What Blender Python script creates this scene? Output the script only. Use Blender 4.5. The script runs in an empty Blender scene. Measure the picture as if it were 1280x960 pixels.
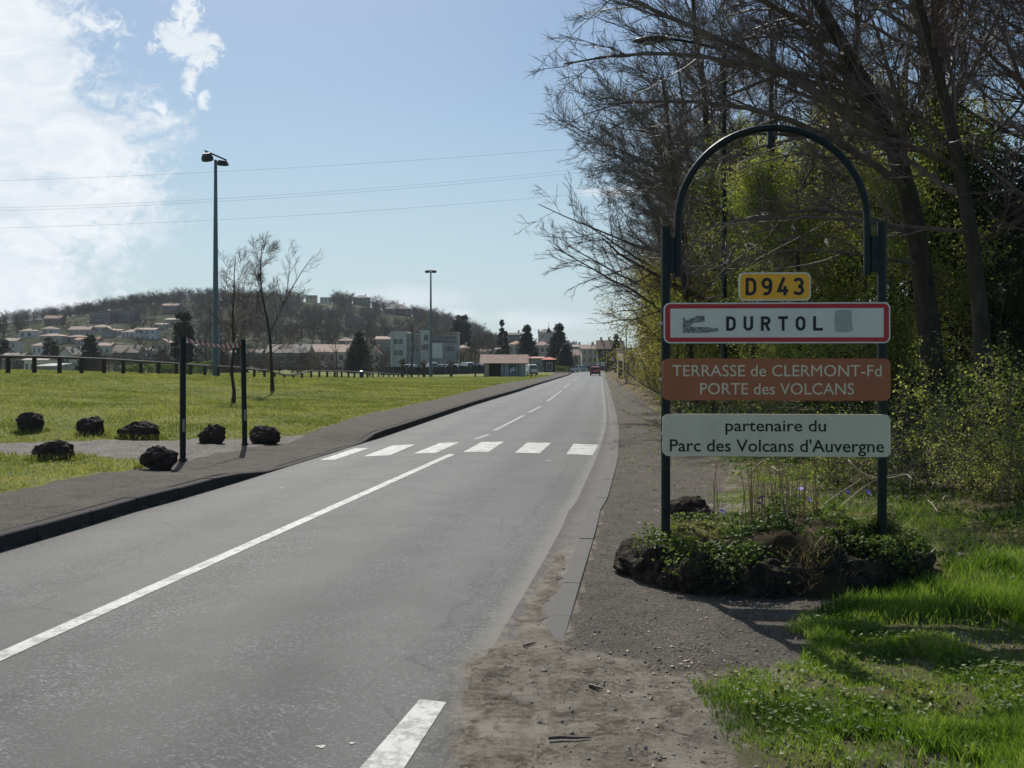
import bpy, math, random
import numpy as np
from mathutils import Vector, Matrix

C = bpy.context.scene.collection
R_ = math.radians
rng = np.random.default_rng(7)
random.seed(7)

# ------------------------------------------------------------------ camera
F = 1250.0; HY = 451.0; EYE = 1.8
cam_d = bpy.data.cameras.new('camera'); cam = bpy.data.objects.new('camera', cam_d); C.objects.link(cam)
cam.location = (0, 0, EYE); cam.rotation_euler = (R_(90), 0, 0)
cam_d.sensor_width = 36; cam_d.lens = 36 * F / 1280; cam_d.shift_y = -(480 - HY) / 1280
cam_d.clip_start = 0.05; cam_d.clip_end = 6000
bpy.context.scene.camera = cam
vs = bpy.context.scene.view_settings
vs.view_transform = 'Standard'; vs.look = 'None'; vs.exposure = EXPOSURE = 0.0; vs.gamma = 1
bpy.context.scene.cycles.max_bounces = 6
bpy.context.scene.cycles.diffuse_bounces = 3
bpy.context.scene.cycles.glossy_bounces = 2
bpy.context.scene.cycles.transmission_bounces = 3
bpy.context.scene.cycles.volume_bounces = 1
bpy.context.scene.cycles.use_denoising = True

# ------------------------------------------------------------------ node helper
class N:
    """small wrapper to write node trees"""
    def __init__(s, tree): s.t = tree; s.n = tree.nodes; s.l = tree.links
    def new(s, typ, **kw):
        n = s.n.new(typ)
        for k, v in kw.items():
            if not k.startswith('i_'): setattr(n, k, v)
        return n
    def put(s, sock, v):
        if isinstance(v, bpy.types.NodeSocket): s.l.new(v, sock)
        elif v is not None:
            if isinstance(v, (tuple, list)) and len(v) == 3 and sock.type == 'RGBA': v = (*v, 1)
            sock.default_value = v
    def math(s, op, a, b=None, c=None, clamp=False):
        n = s.n.new('ShaderNodeMath'); n.operation = op; n.use_clamp = clamp
        s.put(n.inputs[0], a); s.put(n.inputs[1], b)
        if c is not None: s.put(n.inputs[2], c)
        return n.outputs[0]
    def mix(s, fac, a, b, mode='MIX'):
        n = s.n.new('ShaderNodeMix'); n.data_type = 'RGBA'; n.blend_type = mode
        s.put(n.inputs[0], fac); s.put(n.inputs[6], a); s.put(n.inputs[7], b)
        return n.outputs[2]
    def noise(s, vec, scale, detail=3, rough=0.5, dist=0.0, col=False):
        n = s.n.new('ShaderNodeTexNoise')
        if vec is not None: s.l.new(vec, n.inputs['Vector'])
        n.inputs['Scale'].default_value = scale; n.inputs['Detail'].default_value = detail
        n.inputs['Roughness'].default_value = rough; n.inputs['Distortion'].default_value = dist
        return n.outputs['Color' if col else 'Fac']
    def voro(s, vec, scale, out='Distance', feature='F1', rnd=1.0):
        n = s.n.new('ShaderNodeTexVoronoi'); n.feature = feature
        if vec is not None: s.l.new(vec, n.inputs['Vector'])
        n.inputs['Scale'].default_value = scale; n.inputs['Randomness'].default_value = rnd
        return n.outputs[out]
    def ramp(s, fac, *stops):
        n = s.n.new('ShaderNodeValToRGB'); s.put(n.inputs[0], fac)
        e = n.color_ramp.elements
        while len(e) < len(stops): e.new(0.5)
        for i, (p, c) in enumerate(stops):
            e[i].position = p
            e[i].color = (c, c, c, 1) if isinstance(c, (int, float)) else (*c, 1)
        return n.outputs[0]
    def maprange(s, v, a, b, c=0.0, d=1.0, smooth=False):
        n = s.n.new('ShaderNodeMapRange'); n.interpolation_type = 'SMOOTHSTEP' if smooth else 'LINEAR'
        s.put(n.inputs[0], v)
        for i, q in enumerate((a, b, c, d)): s.put(n.inputs[i + 1], q)
        return n.outputs[0]
    def attr(s, name, out='Fac'):
        n = s.n.new('ShaderNodeAttribute'); n.attribute_name = name
        return n.outputs[out]
    def pos(s): return s.n.new('ShaderNodeNewGeometry').outputs['Position']
    def obj(s): return s.n.new('ShaderNodeTexCoord').outputs['Object']
    def scalev(s, v, sc):
        n = s.n.new('ShaderNodeMapping'); s.l.new(v, n.inputs[0]); n.inputs['Scale'].default_value = sc
        return n.outputs[0]
    def bump(s, h, strength=0.5, dist=0.02, normal=None):
        n = s.n.new('ShaderNodeBump'); s.put(n.inputs['Height'], h)
        n.inputs['Strength'].default_value = strength; n.inputs['Distance'].default_value = dist
        if normal is not None: s.l.new(normal, n.inputs['Normal'])
        return n.outputs[0]

def material(name):
    m = bpy.data.materials.new(name); m.use_nodes = True
    k = N(m.node_tree)
    b = m.node_tree.nodes['Principled BSDF']
    return m, k, b

# ------------------------------------------------------------------ world + sun
SUN_AZ, SUN_EL = R_(-14.5), R_(46)
world = bpy.data.worlds.new('World'); bpy.context.scene.world = world; world.use_nodes = True
k = N(world.node_tree)
bg = world.node_tree.nodes['Background']
sky = k.new('ShaderNodeTexSky', sky_type='NISHITA', sun_disc=False)
sky.sun_elevation = SUN_EL; sky.sun_rotation = SUN_AZ; sky.altitude = 500
sky.air_density = 1.0; sky.dust_density = 1.6; sky.ozone_density = 1.6
dirv = k.new('ShaderNodeTexCoord').outputs['Generated']
sp = k.new('ShaderNodeSeparateXYZ'); k.l.new(dirv, sp.inputs[0])
az = k.math('ARCTAN2', sp.outputs[0], sp.outputs[1])
el = k.math('ARCSINE', sp.outputs[2])
cmb = k.new('ShaderNodeCombineXYZ'); k.l.new(az, cmb.inputs[0]); k.l.new(el, cmb.inputs[1])
ae = cmb.outputs[0]
warp = k.noise(ae, 6.0, 5, 0.6, 0.6)
fine = k.noise(k.scalev(ae, (1.0, 1.6, 1)), 16.0, 7, 0.62, 0.9)
fine2 = k.noise(k.scalev(ae, (1.0, 1.25, 1)), 52.0, 8, 0.66, 1.2)
fine2 = k.maprange(fine2, .25, .75, 0, 1)
mid = k.noise(k.scalev(ae, (1.0, 1.5, 1)), 5.5, 6, 0.58, 0.7)
# broad cloud bank to the left: a soft eastern edge whose azimuth changes with height
edge = k.ramp(el, (0.0, 0.38), (0.10, 0.40), (0.20, 0.62), (0.235, 0.56), (0.33, 0.40), (0.40, 0.5), (1.0, 0.2))
edge_az = k.math('MULTIPLY_ADD', edge, 0.36, -0.555)
dd = k.math('SUBTRACT', edge_az, az)
dd = k.math('ADD', dd, k.math('MULTIPLY', k.math('SUBTRACT', mid, 0.5), 0.42))
dd = k.math('ADD', dd, k.math('MULTIPLY', k.math('SUBTRACT', fine2, 0.5), 0.07))
bank = k.maprange(dd, -0.03, 0.045, 0, 1, True)
bank = k.math('MULTIPLY', bank, k.maprange(k.math('ADD', mid, k.math('MULTIPLY', fine, 0.5)), 0.46, 0.78, 0.70, 1, True))
bank = k.math('MULTIPLY', bank, k.maprange(az, -1.5, -1.1, 0.0, 1, True))
def puff(px, py, rx, ry, thr=0.5, soft=0.25, amp=1.6, src=None):
    a0 = math.atan2((px - 640) / F, 1); e0 = math.atan2((HY - py) / F, math.hypot(1, (px - 640) / F))
    u = k.math('DIVIDE', k.math('SUBTRACT', az, a0), rx / F)
    v = k.math('DIVIDE', k.math('SUBTRACT', el, e0), ry / F)
    r = k.math('SQRT', k.math('ADD', k.math('MULTIPLY', u, u), k.math('MULTIPLY', v, v)))
    q = k.math('ADD', k.math('SUBTRACT', 1.0, r), k.math('MULTIPLY', k.math('SUBTRACT', src or fine2, 0.5), amp))
    return k.maprange(q, thr - soft, thr + soft, 0, 1, True)
clouds = bank
for a in ((222, 52, 34, 30, .38, .32, 1.5), (250, 62, 30, 28, .38, .32, 1.5), (232, 12, 24, 34, .38, .32, 1.4), (238, 98, 12, 26, .4, .35, 1.3), (254, 128, 10, 22, .5, .4, 1.3), (110, 30, 50, 22, .55, .5, 1.4),
          (60, 42, 80, 26, .5, .5, 1.6), (205, 140, 18, 20, .7, .5, 2.2)):
    clouds = k.math('MAXIMUM', clouds, k.math('MULTIPLY', puff(*a), .95))
for a in ((520, 372, 100, 26, .45, .45, 1.6), (690, 402, 120, 20, .35, .4, 1.8), (560, 393, 60, 12, .4, .4, 1.5), (770, 240, 60, 10, .3, .3, 1.6), (620, 425, 160, 18, .4, .5, 1.4)):
    clouds = k.math('MAXIMUM', clouds, k.math('MULTIPLY', puff(*a, src=mid), .62))
# the same sort of loose cloud carries on round the rest of the sky
rest = k.maprange(k.noise(dirv, 2.6, 8, 0.6, 0.5), 0.56, 0.74, 0, .85, True)
outside = k.maprange(k.math('ABSOLUTE', az), 0.75, 1.2, 0, 1, True)
high = k.maprange(el, 0.45, 0.8, 0, 1, True)
rest = k.math('MULTIPLY', rest, k.math('MAXIMUM', outside, high))
clouds = k.math('MAXIMUM', clouds, rest)
# pale band of vapour low over the horizon
vap = k.maprange(el, 0.0, 0.34, 0.72, 0.0, True)
cloudcol = k.mix(k.maprange(fine, .3, .7), (10.0, 11.0, 12.2), (13.5, 14.0, 14.4))
hsv = k.new('ShaderNodeHueSaturation'); k.l.new(sky.outputs[0], hsv.inputs['Color']); hsv.inputs['Saturation'].default_value = 1.12
hsv.inputs['Value'].default_value = 1.12
tinted = k.mix(1.0, hsv.outputs[0], (0.90, 1.02, 1.05), 'MULTIPLY')
base = k.mix(vap, tinted, (7.4, 9.6, 10.6))
col = k.mix(clouds, base, cloudcol)
k.l.new(col, bg.inputs['Color']); bg.inputs['Strength'].default_value = SKY_STRENGTH = 0.070

sun_d = bpy.data.lights.new('sun', 'SUN'); sun = bpy.data.objects.new('sun', sun_d); C.objects.link(sun)
sun_d.energy = 4.6; sun_d.angle = R_(0.53); sun_d.color = (1.0, 0.95, 0.87)
sv = Vector((math.sin(SUN_AZ) * math.cos(SUN_EL), math.cos(SUN_AZ) * math.cos(SUN_EL), math.sin(SUN_EL)))
sun.rotation_euler = sv.to_track_quat('Z', 'Y').to_euler(); sun.location = (0, 0, 40)

# ------------------------------------------------------------------ numpy noise
def _hash(i, j, l, seed):
    n = (i * 374761393 + j * 668265263 + l * 2147483647 + seed * 1274126177) & 0xffffffff
    n = ((n ^ (n >> 13)) * 1274126177) & 0xffffffff
    n = ((n ^ (n >> 16)) * 2246822519) & 0xffffffff
    return ((n ^ (n >> 15)) & 0xffffff) / float(0xffffff)
def vnoise(x, y, z=0.0, seed=0):
    x, y, z = np.broadcast_arrays(np.asarray(x, float), np.asarray(y, float), np.asarray(z, float))
    i, j, l = (np.floor(q).astype(np.int64) for q in (x, y, z))
    fx, fy, fz = x - i, y - j, z - l
    fx, fy, fz = (q * q * q * (q * (q * 6 - 15) + 10) for q in (fx, fy, fz))
    r = 0
    for a in (0, 1):
        for b in (0, 1):
            for c in (0, 1):
                w = (fx if a else 1 - fx) * (fy if b else 1 - fy) * (fz if c else 1 - fz)
                r = r + w * _hash(i + a, j + b, l + c, seed)
    return r * 2 - 1
def fbm(x, y, z=0.0, octv=4, seed=0, gain=0.5):
    a, s, t, f = 1.0, 0.0, 0.0, 1.0
    for o in range(octv):
        s = s + a * vnoise(np.asarray(x) * f, np.asarray(y) * f, np.asarray(z) * f, seed + o * 17); t += a; a *= gain; f *= 2.03
    return s / t * 1.35
def sstep(a, b, x):
    t = np.clip((np.asarray(x, float) - a) / (b - a), 0, 1); return t * t * (3 - 2 * t)

# ------------------------------------------------------------------ terrain functions
def zroad(Y): return -0.62 * sstep(38, 165, Y) - 0.2 * sstep(165, 260, Y)
def road_pt(px, py):
    lo, hi = 2.0, 400.0
    for _ in range(50):
        m = (lo + hi) / 2
        if EYE - float(zroad(m)) > (py - HY) / F * m: lo = m
        else: hi = m
    return ((px - 640) / F * m, m)
def table(pts, slope0, slope1):
    w = [road_pt(*p) for p in pts]; w.sort(key=lambda q: q[1])
    ys = np.array([q[1] for q in w]); xs = np.array([q[0] for q in w])
    Y = np.concatenate([np.linspace(-30, 12, 85), np.geomspace(12.2, 600, 200)])
    X = np.interp(Y, ys, xs)
    X = np.where(Y < ys[0], xs[0] + (Y - ys[0]) * slope0, X)
    X = np.where(Y > ys[-1], xs[-1] + (Y - ys[-1]) * slope1, X)
    for _ in range(14):
        X[1:-1] = X[1:-1] * .5 + .25 * (X[2:] + X[:-2])
    return lambda q: np.interp(q, Y, X)
XL = table([(0, 690), (170, 640), (340, 590), (400, 571), (462, 551.6), (519.7, 531.9), (591.5, 506.7), (645.4, 490.5), (699, 472.6), (712, 468.6)], .14, .075)
XG = table([(601, 833), (673, 714), (716, 637), (746, 571), (757.5, 535), (758, 515), (756, 496), (753.5, 480), (752.5, 471)], .14, .09)
XR = table([(704, 810), (740, 681), (758.7, 628), (772.8, 575), (775, 540.6), (770.2, 515.6), (763, 490.6), (758, 475), (756.5, 469)], .14, .09)
XP = table([(px_, HY + (py_ - HY) * 1.078) for px_, py_ in [(0, 616.7), (70, 602.6), (140.6, 588.6), (200, 579), (280, 560), (376, 546), (430, 525), (520, 505), (591.5, 488), (645, 476), (681, 470.2)]], .12, .08)
def kerb_h(Y):
    # full height, dropped where the crossing is
    return 0.15 - 0.135 * sstep(14.2, 16.6, Y) * (1 - sstep(21.5, 23.4, Y))

_ctrl = []
def cp(px, py, Y, z=None):
    _ctrl.append(((px - 640) / F * Y, Y, EYE - (py - HY) / F * Y if z is None else z))
for Y in (4, 8, 14, 20, 28, 40, 60, 90, 130, 165, 220, 300, 420):
    for off in (0.3, 2.5):
        _ctrl.append((float(XL(Y)) - off, Y, float(zroad(Y)) + .12))
    _ctrl.append((float(XL(Y)) + 2.5, Y, float(zroad(Y)) + .0))
    for off in (0.5, 2.5):
        _ctrl.append((float(XR(Y)) + off, Y, float(zroad(Y)) + .0))
for p in ((0, 560, 19.4), (100, 556, 20.2), (250, 555, 20.3), (-300, 565, 19), (0, 520, 26.5), (180, 515, 28.5), (350, 515, 31), (0, 490, 35), (150, 490, 37),
          (291, 503, 42), (340, 490, 48), (420, 492, 48), (450, 480, 66), (10, 466, 48), (130, 467.3, 55), (198, 469.5, 62), (238, 471.2, 67), (269, 472.3, 75), (318, 473, 76), (-250, 463, 44),
          (355, 474.5, 88), (389, 473, 98), (430, 473, 128), (465, 473.5, 156), (520, 473, 170), (538, 471, 156), (630, 471, 140), (580, 472, 150),
          (400, 466, 230), (560, 467, 200), (660, 466, 180), (300, 466, 150), (200, 470, 130), (480, 462, 250), (340, 463, 200)):
    cp(*p)
for p in ((-75, 110, -3.5), (-60, 85, -1.0), (-110, 120, -4), (-150, 60, -3), (-110, 170, -3), (-60, 170, -2.0), (-150, 220, -2), (-30, 10, .3), (-45, 25, .8), (-30, -15, 0), (0, -20, 0), (30, -20, .3),
          (4, 5, .0), (6, 8, .04), (5, 12, .08), (7, 18, .25), (10, 25, .6), (9, 14, .4), (12, 12, .7), (10, 40, .5), (20, 40, 1.2), (25, 80, 1.2), (20, 15, 1.2), (30, 25, 2), (40, 60, 2.5), (60, 120, 3), (40, 200, 1), (100, 60, 4),
          (-200, 350, 0), (0, 350, -1), (150, 350, 0), (300, 300, 4), (-400, 100, 0), (-400, 350, 0)):
    _ctrl.append(p)
_ct = np.array(_ctrl, float)
def _warp(X, Y):
    # compress distance so the spline is equally stiff near and far
    Yr = np.maximum(np.asarray(Y, float), -30) + 35
    return np.asarray(X, float) / Yr * 40, np.log(Yr) * 40
def _phi(r2): return np.where(r2 > 1e-12, r2 * np.log(np.maximum(r2, 1e-12)), 0)
_u, _v = _warp(_ct[:, 0], _ct[:, 1])
_n = len(_ct)
_K = _phi((_u[:, None] - _u[None]) ** 2 + (_v[:, None] - _v[None]) ** 2) + np.eye(_n) * 2.0
_Pm = np.stack([np.ones(_n), _u, _v], 1)
_A = np.block([[_K, _Pm], [_Pm.T, np.zeros((3, 3))]])
_sol = np.linalg.solve(_A, np.concatenate([_ct[:, 2], np.zeros(3)]))
def zfree(X, Y):
    X = np.asarray(X, float); Y = np.asarray(Y, float); sh = np.broadcast(X, Y).shape
    X, Y = (q.ravel() for q in np.broadcast_arrays(X, Y))
    out = np.empty(len(X))
    for s in range(0, len(X), 20000):
        u, v = _warp(X[s:s + 20000], Y[s:s + 20000])
        d2 = (u[:, None] - _u[None]) ** 2 + (v[:, None] - _v[None]) ** 2
        out[s:s + 20000] = _phi(d2) @ _sol[:_n] + _sol[_n] + _sol[_n + 1] * u + _sol[_n + 2] * v
    return np.clip(out, -5, 6).reshape(sh)
# the hill behind the town: crest height along X at Y = 650
_hc = np.array([(-500, 440), (-300, 425), (-150, 415), (-60, 411), (0, 410), (50, 404), (100, 401), (150, 394), (200, 386), (250, 377), (330, 378), (400, 379), (440, 381), (500, 393), (560, 404), (590, 416), (620, 430), (660, 441), (760, 444), (900, 444), (1400, 440)], float)
def zhill(X, Y):
    X = np.asarray(X, float); Y = np.asarray(Y, float)
    px = 640 + F * X / 650
    H = EYE + (HY - np.interp(px, _hc[:, 0], _hc[:, 1])) / F * 650
    s = .30 * sstep(235, 420, Y) + .70 * sstep(380, 650, Y)
    s = s * (1 - .6 * sstep(660, 1100, Y))
    n = fbm(X / 60, Y / 60, 0, 3, 5) * 2.0 * sstep(260, 400, Y)
    return H * s + n - 2.0 * (1 - sstep(240, 300, Y))
def zhard(X, Y):
    """ground level incl. hill, without the road cut"""
    X = np.asarray(X, float); Y = np.asarray(Y, float)
    g = zfree(X, Y)
    t = sstep(230, 330, Y)
    return g * (1 - t) + np.maximum(zhill(X, Y), -1.0) * t
def ground(X, Y):
    """ground surface: rises behind the left kerb, dips under the road sheet"""
    X = np.asarray(X, float); Y = np.asarray(Y, float)
    z = zhard(X, Y)
    zr = zroad(Y)
    dl = XL(Y) - X; dr = X - XR(Y)
    lvlL = zr + kerb_h(Y)
    tl = sstep(.3, 3.6, dl)
    tr = sstep(.05, 2.0, dr)
    far = sstep(228, 240, Y)
    zl = lvlL * (1 - tl) + z * tl
    zrr = (zr + .0) * (1 - tr) + z * tr
    out = np.where(dl > 0, zl, np.where(dr > 0, zrr, zr))
    endg = np.where(Y > 6.0, X - XR(Y) < -.11, X < .03)
    under = np.where((dl < .0) & endg, .10, 0) * (1 - far)
    under = np.where((dl > 0) & (dl < 1.0), .10 * (1 - sstep(.5, 1.0, dl)), under)
    out = (out - under) * (1 - far) + z * far
    # dust drifted over the end of the gutter and the asphalt edge, an uneven skin with a ragged rim
    dg = X - XG(Y); n = fbm(X * 3.1, Y * 2.0, 0, 4, 141)
    bias = sstep(9.6, 6.2, Y) * 1.5 - .75
    u = np.clip((X - XL(Y)) / (XG(Y) - XL(Y)), 0, 1)
    base = np.where(dg < 0, zr + .035 * (1 - (2 * u - 1) ** 2), zr - .002)
    drift = base + .018 * np.clip(n * 1.6 + bias, -1.5, .8)
    zone = (Y > 6.0) & (Y < 9.4) & (dg > .03) & (X < XR(Y) - .13)
    heap = (Y > 5.42 + .5 * n) & (Y < 6.3) & (X > XG(Y) - .06) & (X < .55)
    hz_ = zr + .014 * sstep(6.35, 6.2, Y) + .012 * n
    return np.where(heap, hz_, np.where(zone, drift, out))
def gz(X, Y): return float(ground(np.array([X]), np.array([Y]))[0])
def hit(px, py, y0=4.0, y1=700.0):
    """first point of the ground seen along a direction from the eye"""
    Ys = np.geomspace(y0, y1, 2500); Xs = (px - 640) / F * Ys
    zz = EYE - (py - HY) / F * Ys
    g = zhard(Xs, Ys)
    w = np.nonzero(zz <= g)[0]
    i = w[0] if len(w) else len(Ys) - 1
    return float(Xs[i]), float(Ys[i]), float(g[i])
def at(px, py, Y): return Vector(((px - 640) / F * Y, Y, EYE - (py - HY) / F * Y))

# ------------------------------------------------------------------ mesh helpers
def mesh_np(name, V, Fc, smooth=False, mat=None, mats=None, midx=None):
    """V (n,3); Fc list of (m,k) arrays"""
    me = bpy.data.meshes.new(name)
    V = np.asarray(V, np.float32)
    if not isinstance(Fc, (list, tuple)): Fc = [Fc]
    Fc = [np.asarray(f, np.int32) for f in Fc if len(f)]
    me.vertices.add(len(V)); me.vertices.foreach_set('co', V.ravel())
    nl = sum(f.size for f in Fc); nf = sum(len(f) for f in Fc)
    me.loops.add(nl); me.loops.foreach_set('vertex_index', np.concatenate([f.ravel() for f in Fc]))
    me.polygons.add(nf)
    sizes = np.concatenate([np.full(len(f), f.shape[1], np.int32) for f in Fc])
    starts = np.concatenate([[0], np.cumsum(sizes)[:-1]]).astype(np.int32)
    me.polygons.foreach_set('loop_start', starts)
    try: me.polygons.foreach_set('loop_total', sizes)
    except Exception: pass
    me.polygons.foreach_set('use_smooth', np.full(nf, bool(smooth)))
    if midx is not None: me.polygons.foreach_set('material_index', np.asarray(midx, np.int32))
    me.update(calc_edges=True); me.validate()
    for m in (mats or ([mat] if mat else [])):
        if m: me.materials.append(m)
    return me
def link(name, me, parent=None, loc=None, **props):
    o = bpy.data.objects.new(name, me); C.objects.link(o)
    if parent is not None: o.parent = parent
    if loc is not None: o.location = loc
    for kk, vv in props.items(): o[kk] = vv
    return o
def empty(name, loc=(0, 0, 0), rz=0.0, label=None, category=None, group=None):
    o = bpy.data.objects.new(name, None); C.objects.link(o)
    o.location = loc; o.rotation_euler = (0, 0, rz); o.empty_display_size = .2
    if label: o['label'] = label
    if category: o['category'] = category
    if group: o['group'] = group
    return o
def copy_tree(o, parent=None):
    c = o.copy(); C.objects.link(c)
    if parent is not None: c.parent = parent
    for ch in list(o.children): copy_tree(ch, c)
    return c
class MB:
    """collects simple solids, one mesh at the end"""
    def __init__(s): s.v = []; s.f = {}; s.n = 0
    def add(s, V, faces):
        V = np.asarray(V, float).reshape(-1, 3)
        for f in faces: s.f.setdefault(len(f), []).append([i + s.n for i in f])
        s.v.append(V); s.n += len(V)
    def box(s, c, d, rz=0.0, taper=1.0, top_shift=(0, 0)):
        x, y, z = d[0] / 2, d[1] / 2, d[2] / 2
        V = []
        for sz in (-1, 1):
            t = taper if sz > 0 else 1
            for sx, sy in ((-1, -1), (1, -1), (1, 1), (-1, 1)):
                V.append((sx * x * t + (top_shift[0] if sz > 0 else 0), sy * y * t + (top_shift[1] if sz > 0 else 0), sz * z))
        V = np.array(V); ca, sa = math.cos(rz), math.sin(rz)
        V = np.stack([V[:, 0] * ca - V[:, 1] * sa, V[:, 0] * sa + V[:, 1] * ca, V[:, 2]], 1) + np.array(c, float)
        s.add(V, [(3, 2, 1, 0), (4, 5, 6, 7), (0, 1, 5, 4), (1, 2, 6, 5), (2, 3, 7, 6), (3, 0, 4, 7)]); return s
    def tube(s, pts, r, n=10, cap=True):
        P = np.array(pts, float); m = len(P)
        rr = np.full(m, r) if np.isscalar(r) else np.array(r, float)
        T = np.gradient(P, axis=0); T /= np.linalg.norm(T, axis=1)[:, None] + 1e-9
        d = P[-1] - P[0]; d = d / (np.linalg.norm(d) + 1e-9)
        ref = np.array((0, 0, 1.0)) if abs(d[2]) < .8 else np.array((0, 1.0, 0))
        if abs(T[0] @ ref) > .95 or (np.abs(T @ ref) > .97).any(): ref = np.array((0.02, 1.0, 0))
        U = np.cross(T, ref); U /= np.linalg.norm(U, axis=1)[:, None] + 1e-9
        W = np.cross(T, U)
        a = np.arange(n) * 2 * math.pi / n
        V = P[:, None] + rr[:, None, None] * (np.cos(a)[None, :, None] * U[:, None] + np.sin(a)[None, :, None] * W[:, None])
        fs = [(i * n + j, i * n + (j + 1) % n, (i + 1) * n + (j + 1) % n, (i + 1) * n + j) for i in range(m - 1) for j in range(n)]
        if cap: fs += [tuple(range(n - 1, -1, -1)), tuple(range((m - 1) * n, m * n))]
        s.add(V.reshape(-1, 3), fs); return s
    def prism(s, poly, y0, y1, axis='y'):
        """closed outline (a,b) extruded along an axis"""
        m = len(poly)
        def mk(a, b, t): return {'y': (a, t, b), 'x': (t, a, b), 'z': (a, b, t)}[axis]
        V = [mk(a, b, y0) for a, b in poly] + [mk(a, b, y1) for a, b in poly]
        s.add(V, [tuple(range(m)), tuple(range(2 * m - 1, m - 1, -1))] + [(i, i + m, (i + 1) % m + m, (i + 1) % m) for i in range(m)]); return s
    def mesh(s, name, mat, smooth=False):
        return mesh_np(name, np.concatenate(s.v), [np.array(f) for f in s.f.values()], smooth, mat)
    def build(s, name, mat, parent=None, smooth=False, bevel=0.0, **props):
        o = link(name, s.mesh(name, mat, smooth), parent, **props)
        if bevel:
            b = o.modifiers.new('bevel', 'BEVEL'); b.width = bevel; b.segments = 2; b.limit_method = 'ANGLE'
        return o
def rounded(w, h, r, n=6, cx=0.0, cz=0.0):
    P = []
    for qx, qz, a0 in ((1, -1, -90), (1, 1, 0), (-1, 1, 90), (-1, -1, 180)):
        for i in range(n + 1):
            a = R_(a0 + 90 * i / n)
            P.append((cx + qx * (w / 2 - r) + r * math.cos(a), cz + qz * (h / 2 - r) + r * math.sin(a)))
    return P

# ------------------------------------------------------------------ materials
def plain(name, col, rough=.6, metal=0.0, var=.15, scale=20, bump=0.0, spec=.5, coord='obj', dirt=None):
    m, k, b = material(name)
    c = k.obj() if coord == 'obj' else k.pos()
    n = k.noise(c, scale, 5, .6)
    lo = tuple(q * (1 - var) for q in col); hi = tuple(min(1, q * (1 + var)) for q in col)
    cc = k.mix(n, lo, hi)
    if dirt:
        d = k.maprange(k.noise(c, dirt[1], 6, .7, .5), .5, .72, 0, dirt[2])
        cc = k.mix(d, cc, dirt[0])
    k.put(b.inputs['Base Color'], cc)
    b.inputs['Roughness'].default_value = rough; b.inputs['Metallic'].default_value = metal
    b.inputs['Specular IOR Level'].default_value = spec
    if bump: k.put(b.inputs['Normal'], k.bump(n, bump, .01))
    return m
def leafmat(name, cols, rough=.5, trans=.45, scale=3.0, spec=.25):
    """foliage with real clump-to-clump colour variation and light passing through"""
    m, k, b = material(name)
    n = k.noise(k.pos(), scale, 3, .6)
    r = k.attr('tint')
    f = k.math('ADD', k.math('MULTIPLY', n, .5), k.math('MULTIPLY', r, .5))
    st = [(.22 + .56 * i / max(1, len(cols) - 1), c) for i, c in enumerate(cols)]
    c = k.ramp(f, *st)
    k.put(b.inputs['Base Color'], c); b.inputs['Roughness'].default_value = rough
    b.inputs['Specular IOR Level'].default_value = spec
    t = k.new('ShaderNodeBsdfTranslucent'); k.l.new(k.mix(1.0, c, (1.0, 1.0, .62), 'MULTIPLY'), t.inputs['Color'])
    mx = k.new('ShaderNodeMixShader'); mx.inputs[0].default_value = trans
    out = m.node_tree.nodes['Material Output']
    k.l.new(b.outputs[0], mx.inputs[1]); k.l.new(t.outputs[0], mx.inputs[2]); k.l.new(mx.outputs[0], out.inputs['Surface'])
    return m

def asphalt_nodes(k, p, base, grit, scale=140.0):
    g = k.voro(p, scale, 'Color')
    sp = k.new('ShaderNodeSeparateColor'); k.l.new(g, sp.inputs[0])
    st = k.ramp(sp.outputs[0], (0.0, 0.12), (.35, .45), (.70, 1.2), (.9, 2.0), (1.0, 3.0))
    f = k.math('ADD', k.math('MULTIPLY', k.noise(p, 2.2, 6, .62), .6), k.math('MULTIPLY', k.noise(p, 22, 5, .8), .4))
    c = k.mix(k.maprange(f, .36, .64), tuple(q * .74 for q in base), tuple(q * 1.26 for q in base))
    c2 = k.mix(grit, c, k.mix(1.0, c, st, 'MULTIPLY'))
    return c2, sp.outputs[0]

def dirt_nodes(k, p):
    nA = k.noise(p, 3.2, 7, .7); nB = k.noise(p, 26, 6, .72); nD = k.noise(p, 120, 3, .7)
    d = k.mix(k.maprange(nB, .3, .7), (.060, .050, .038), (.23, .205, .165))
    d = k.mix(k.maprange(nA, .42, .66, 0, .75, True), d, k.mix(nD, (.20, .18, .15), (.36, .33, .28)))
    clod = k.maprange(k.math('ADD', k.noise(p, 5.5, 6, .75, .5), k.math('MULTIPLY', nD, .15)), .60, .70, 0, .75, True)
    d = k.mix(clod, d, (.050, .040, .030))
    return k.mix(k.maprange(nD, .62, .72, 0, .6), d, (.045, .035, .025))
# road surface
m_road, k, b = material('road_asphalt')
p = k.pos()
c, g = asphalt_nodes(k, p, (.086, .087, .085), 1.0, 72)
u = k.attr('lane')            # 0 at the left kerb, 1 at the gutter
wave = k.math('ABSOLUTE', k.math('SINE', k.math('MULTIPLY', u, 4 * math.pi)))
wn = k.math('ADD', wave, k.math('MULTIPLY', k.math('SUBTRACT', k.noise(k.scalev(p, (1.3, .12, 1)), 1.0, 4), .5), .9))
c = k.mix(k.maprange(wn, .2, 1.0, .0, .5), c, (.125, .125, .120))           # polished wheel tracks
c = k.mix(k.maprange(k.math('ABSOLUTE', k.math('SUBTRACT', u, .76)), .0, .10, .22, 0, True), c, (.045, .045, .045))  # oil line in each lane
c = k.mix(k.maprange(k.math('ABSOLUTE', k.math('SUBTRACT', u, .25)), .0, .10, .20, 0, True), c, (.060, .060, .060))
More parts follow.
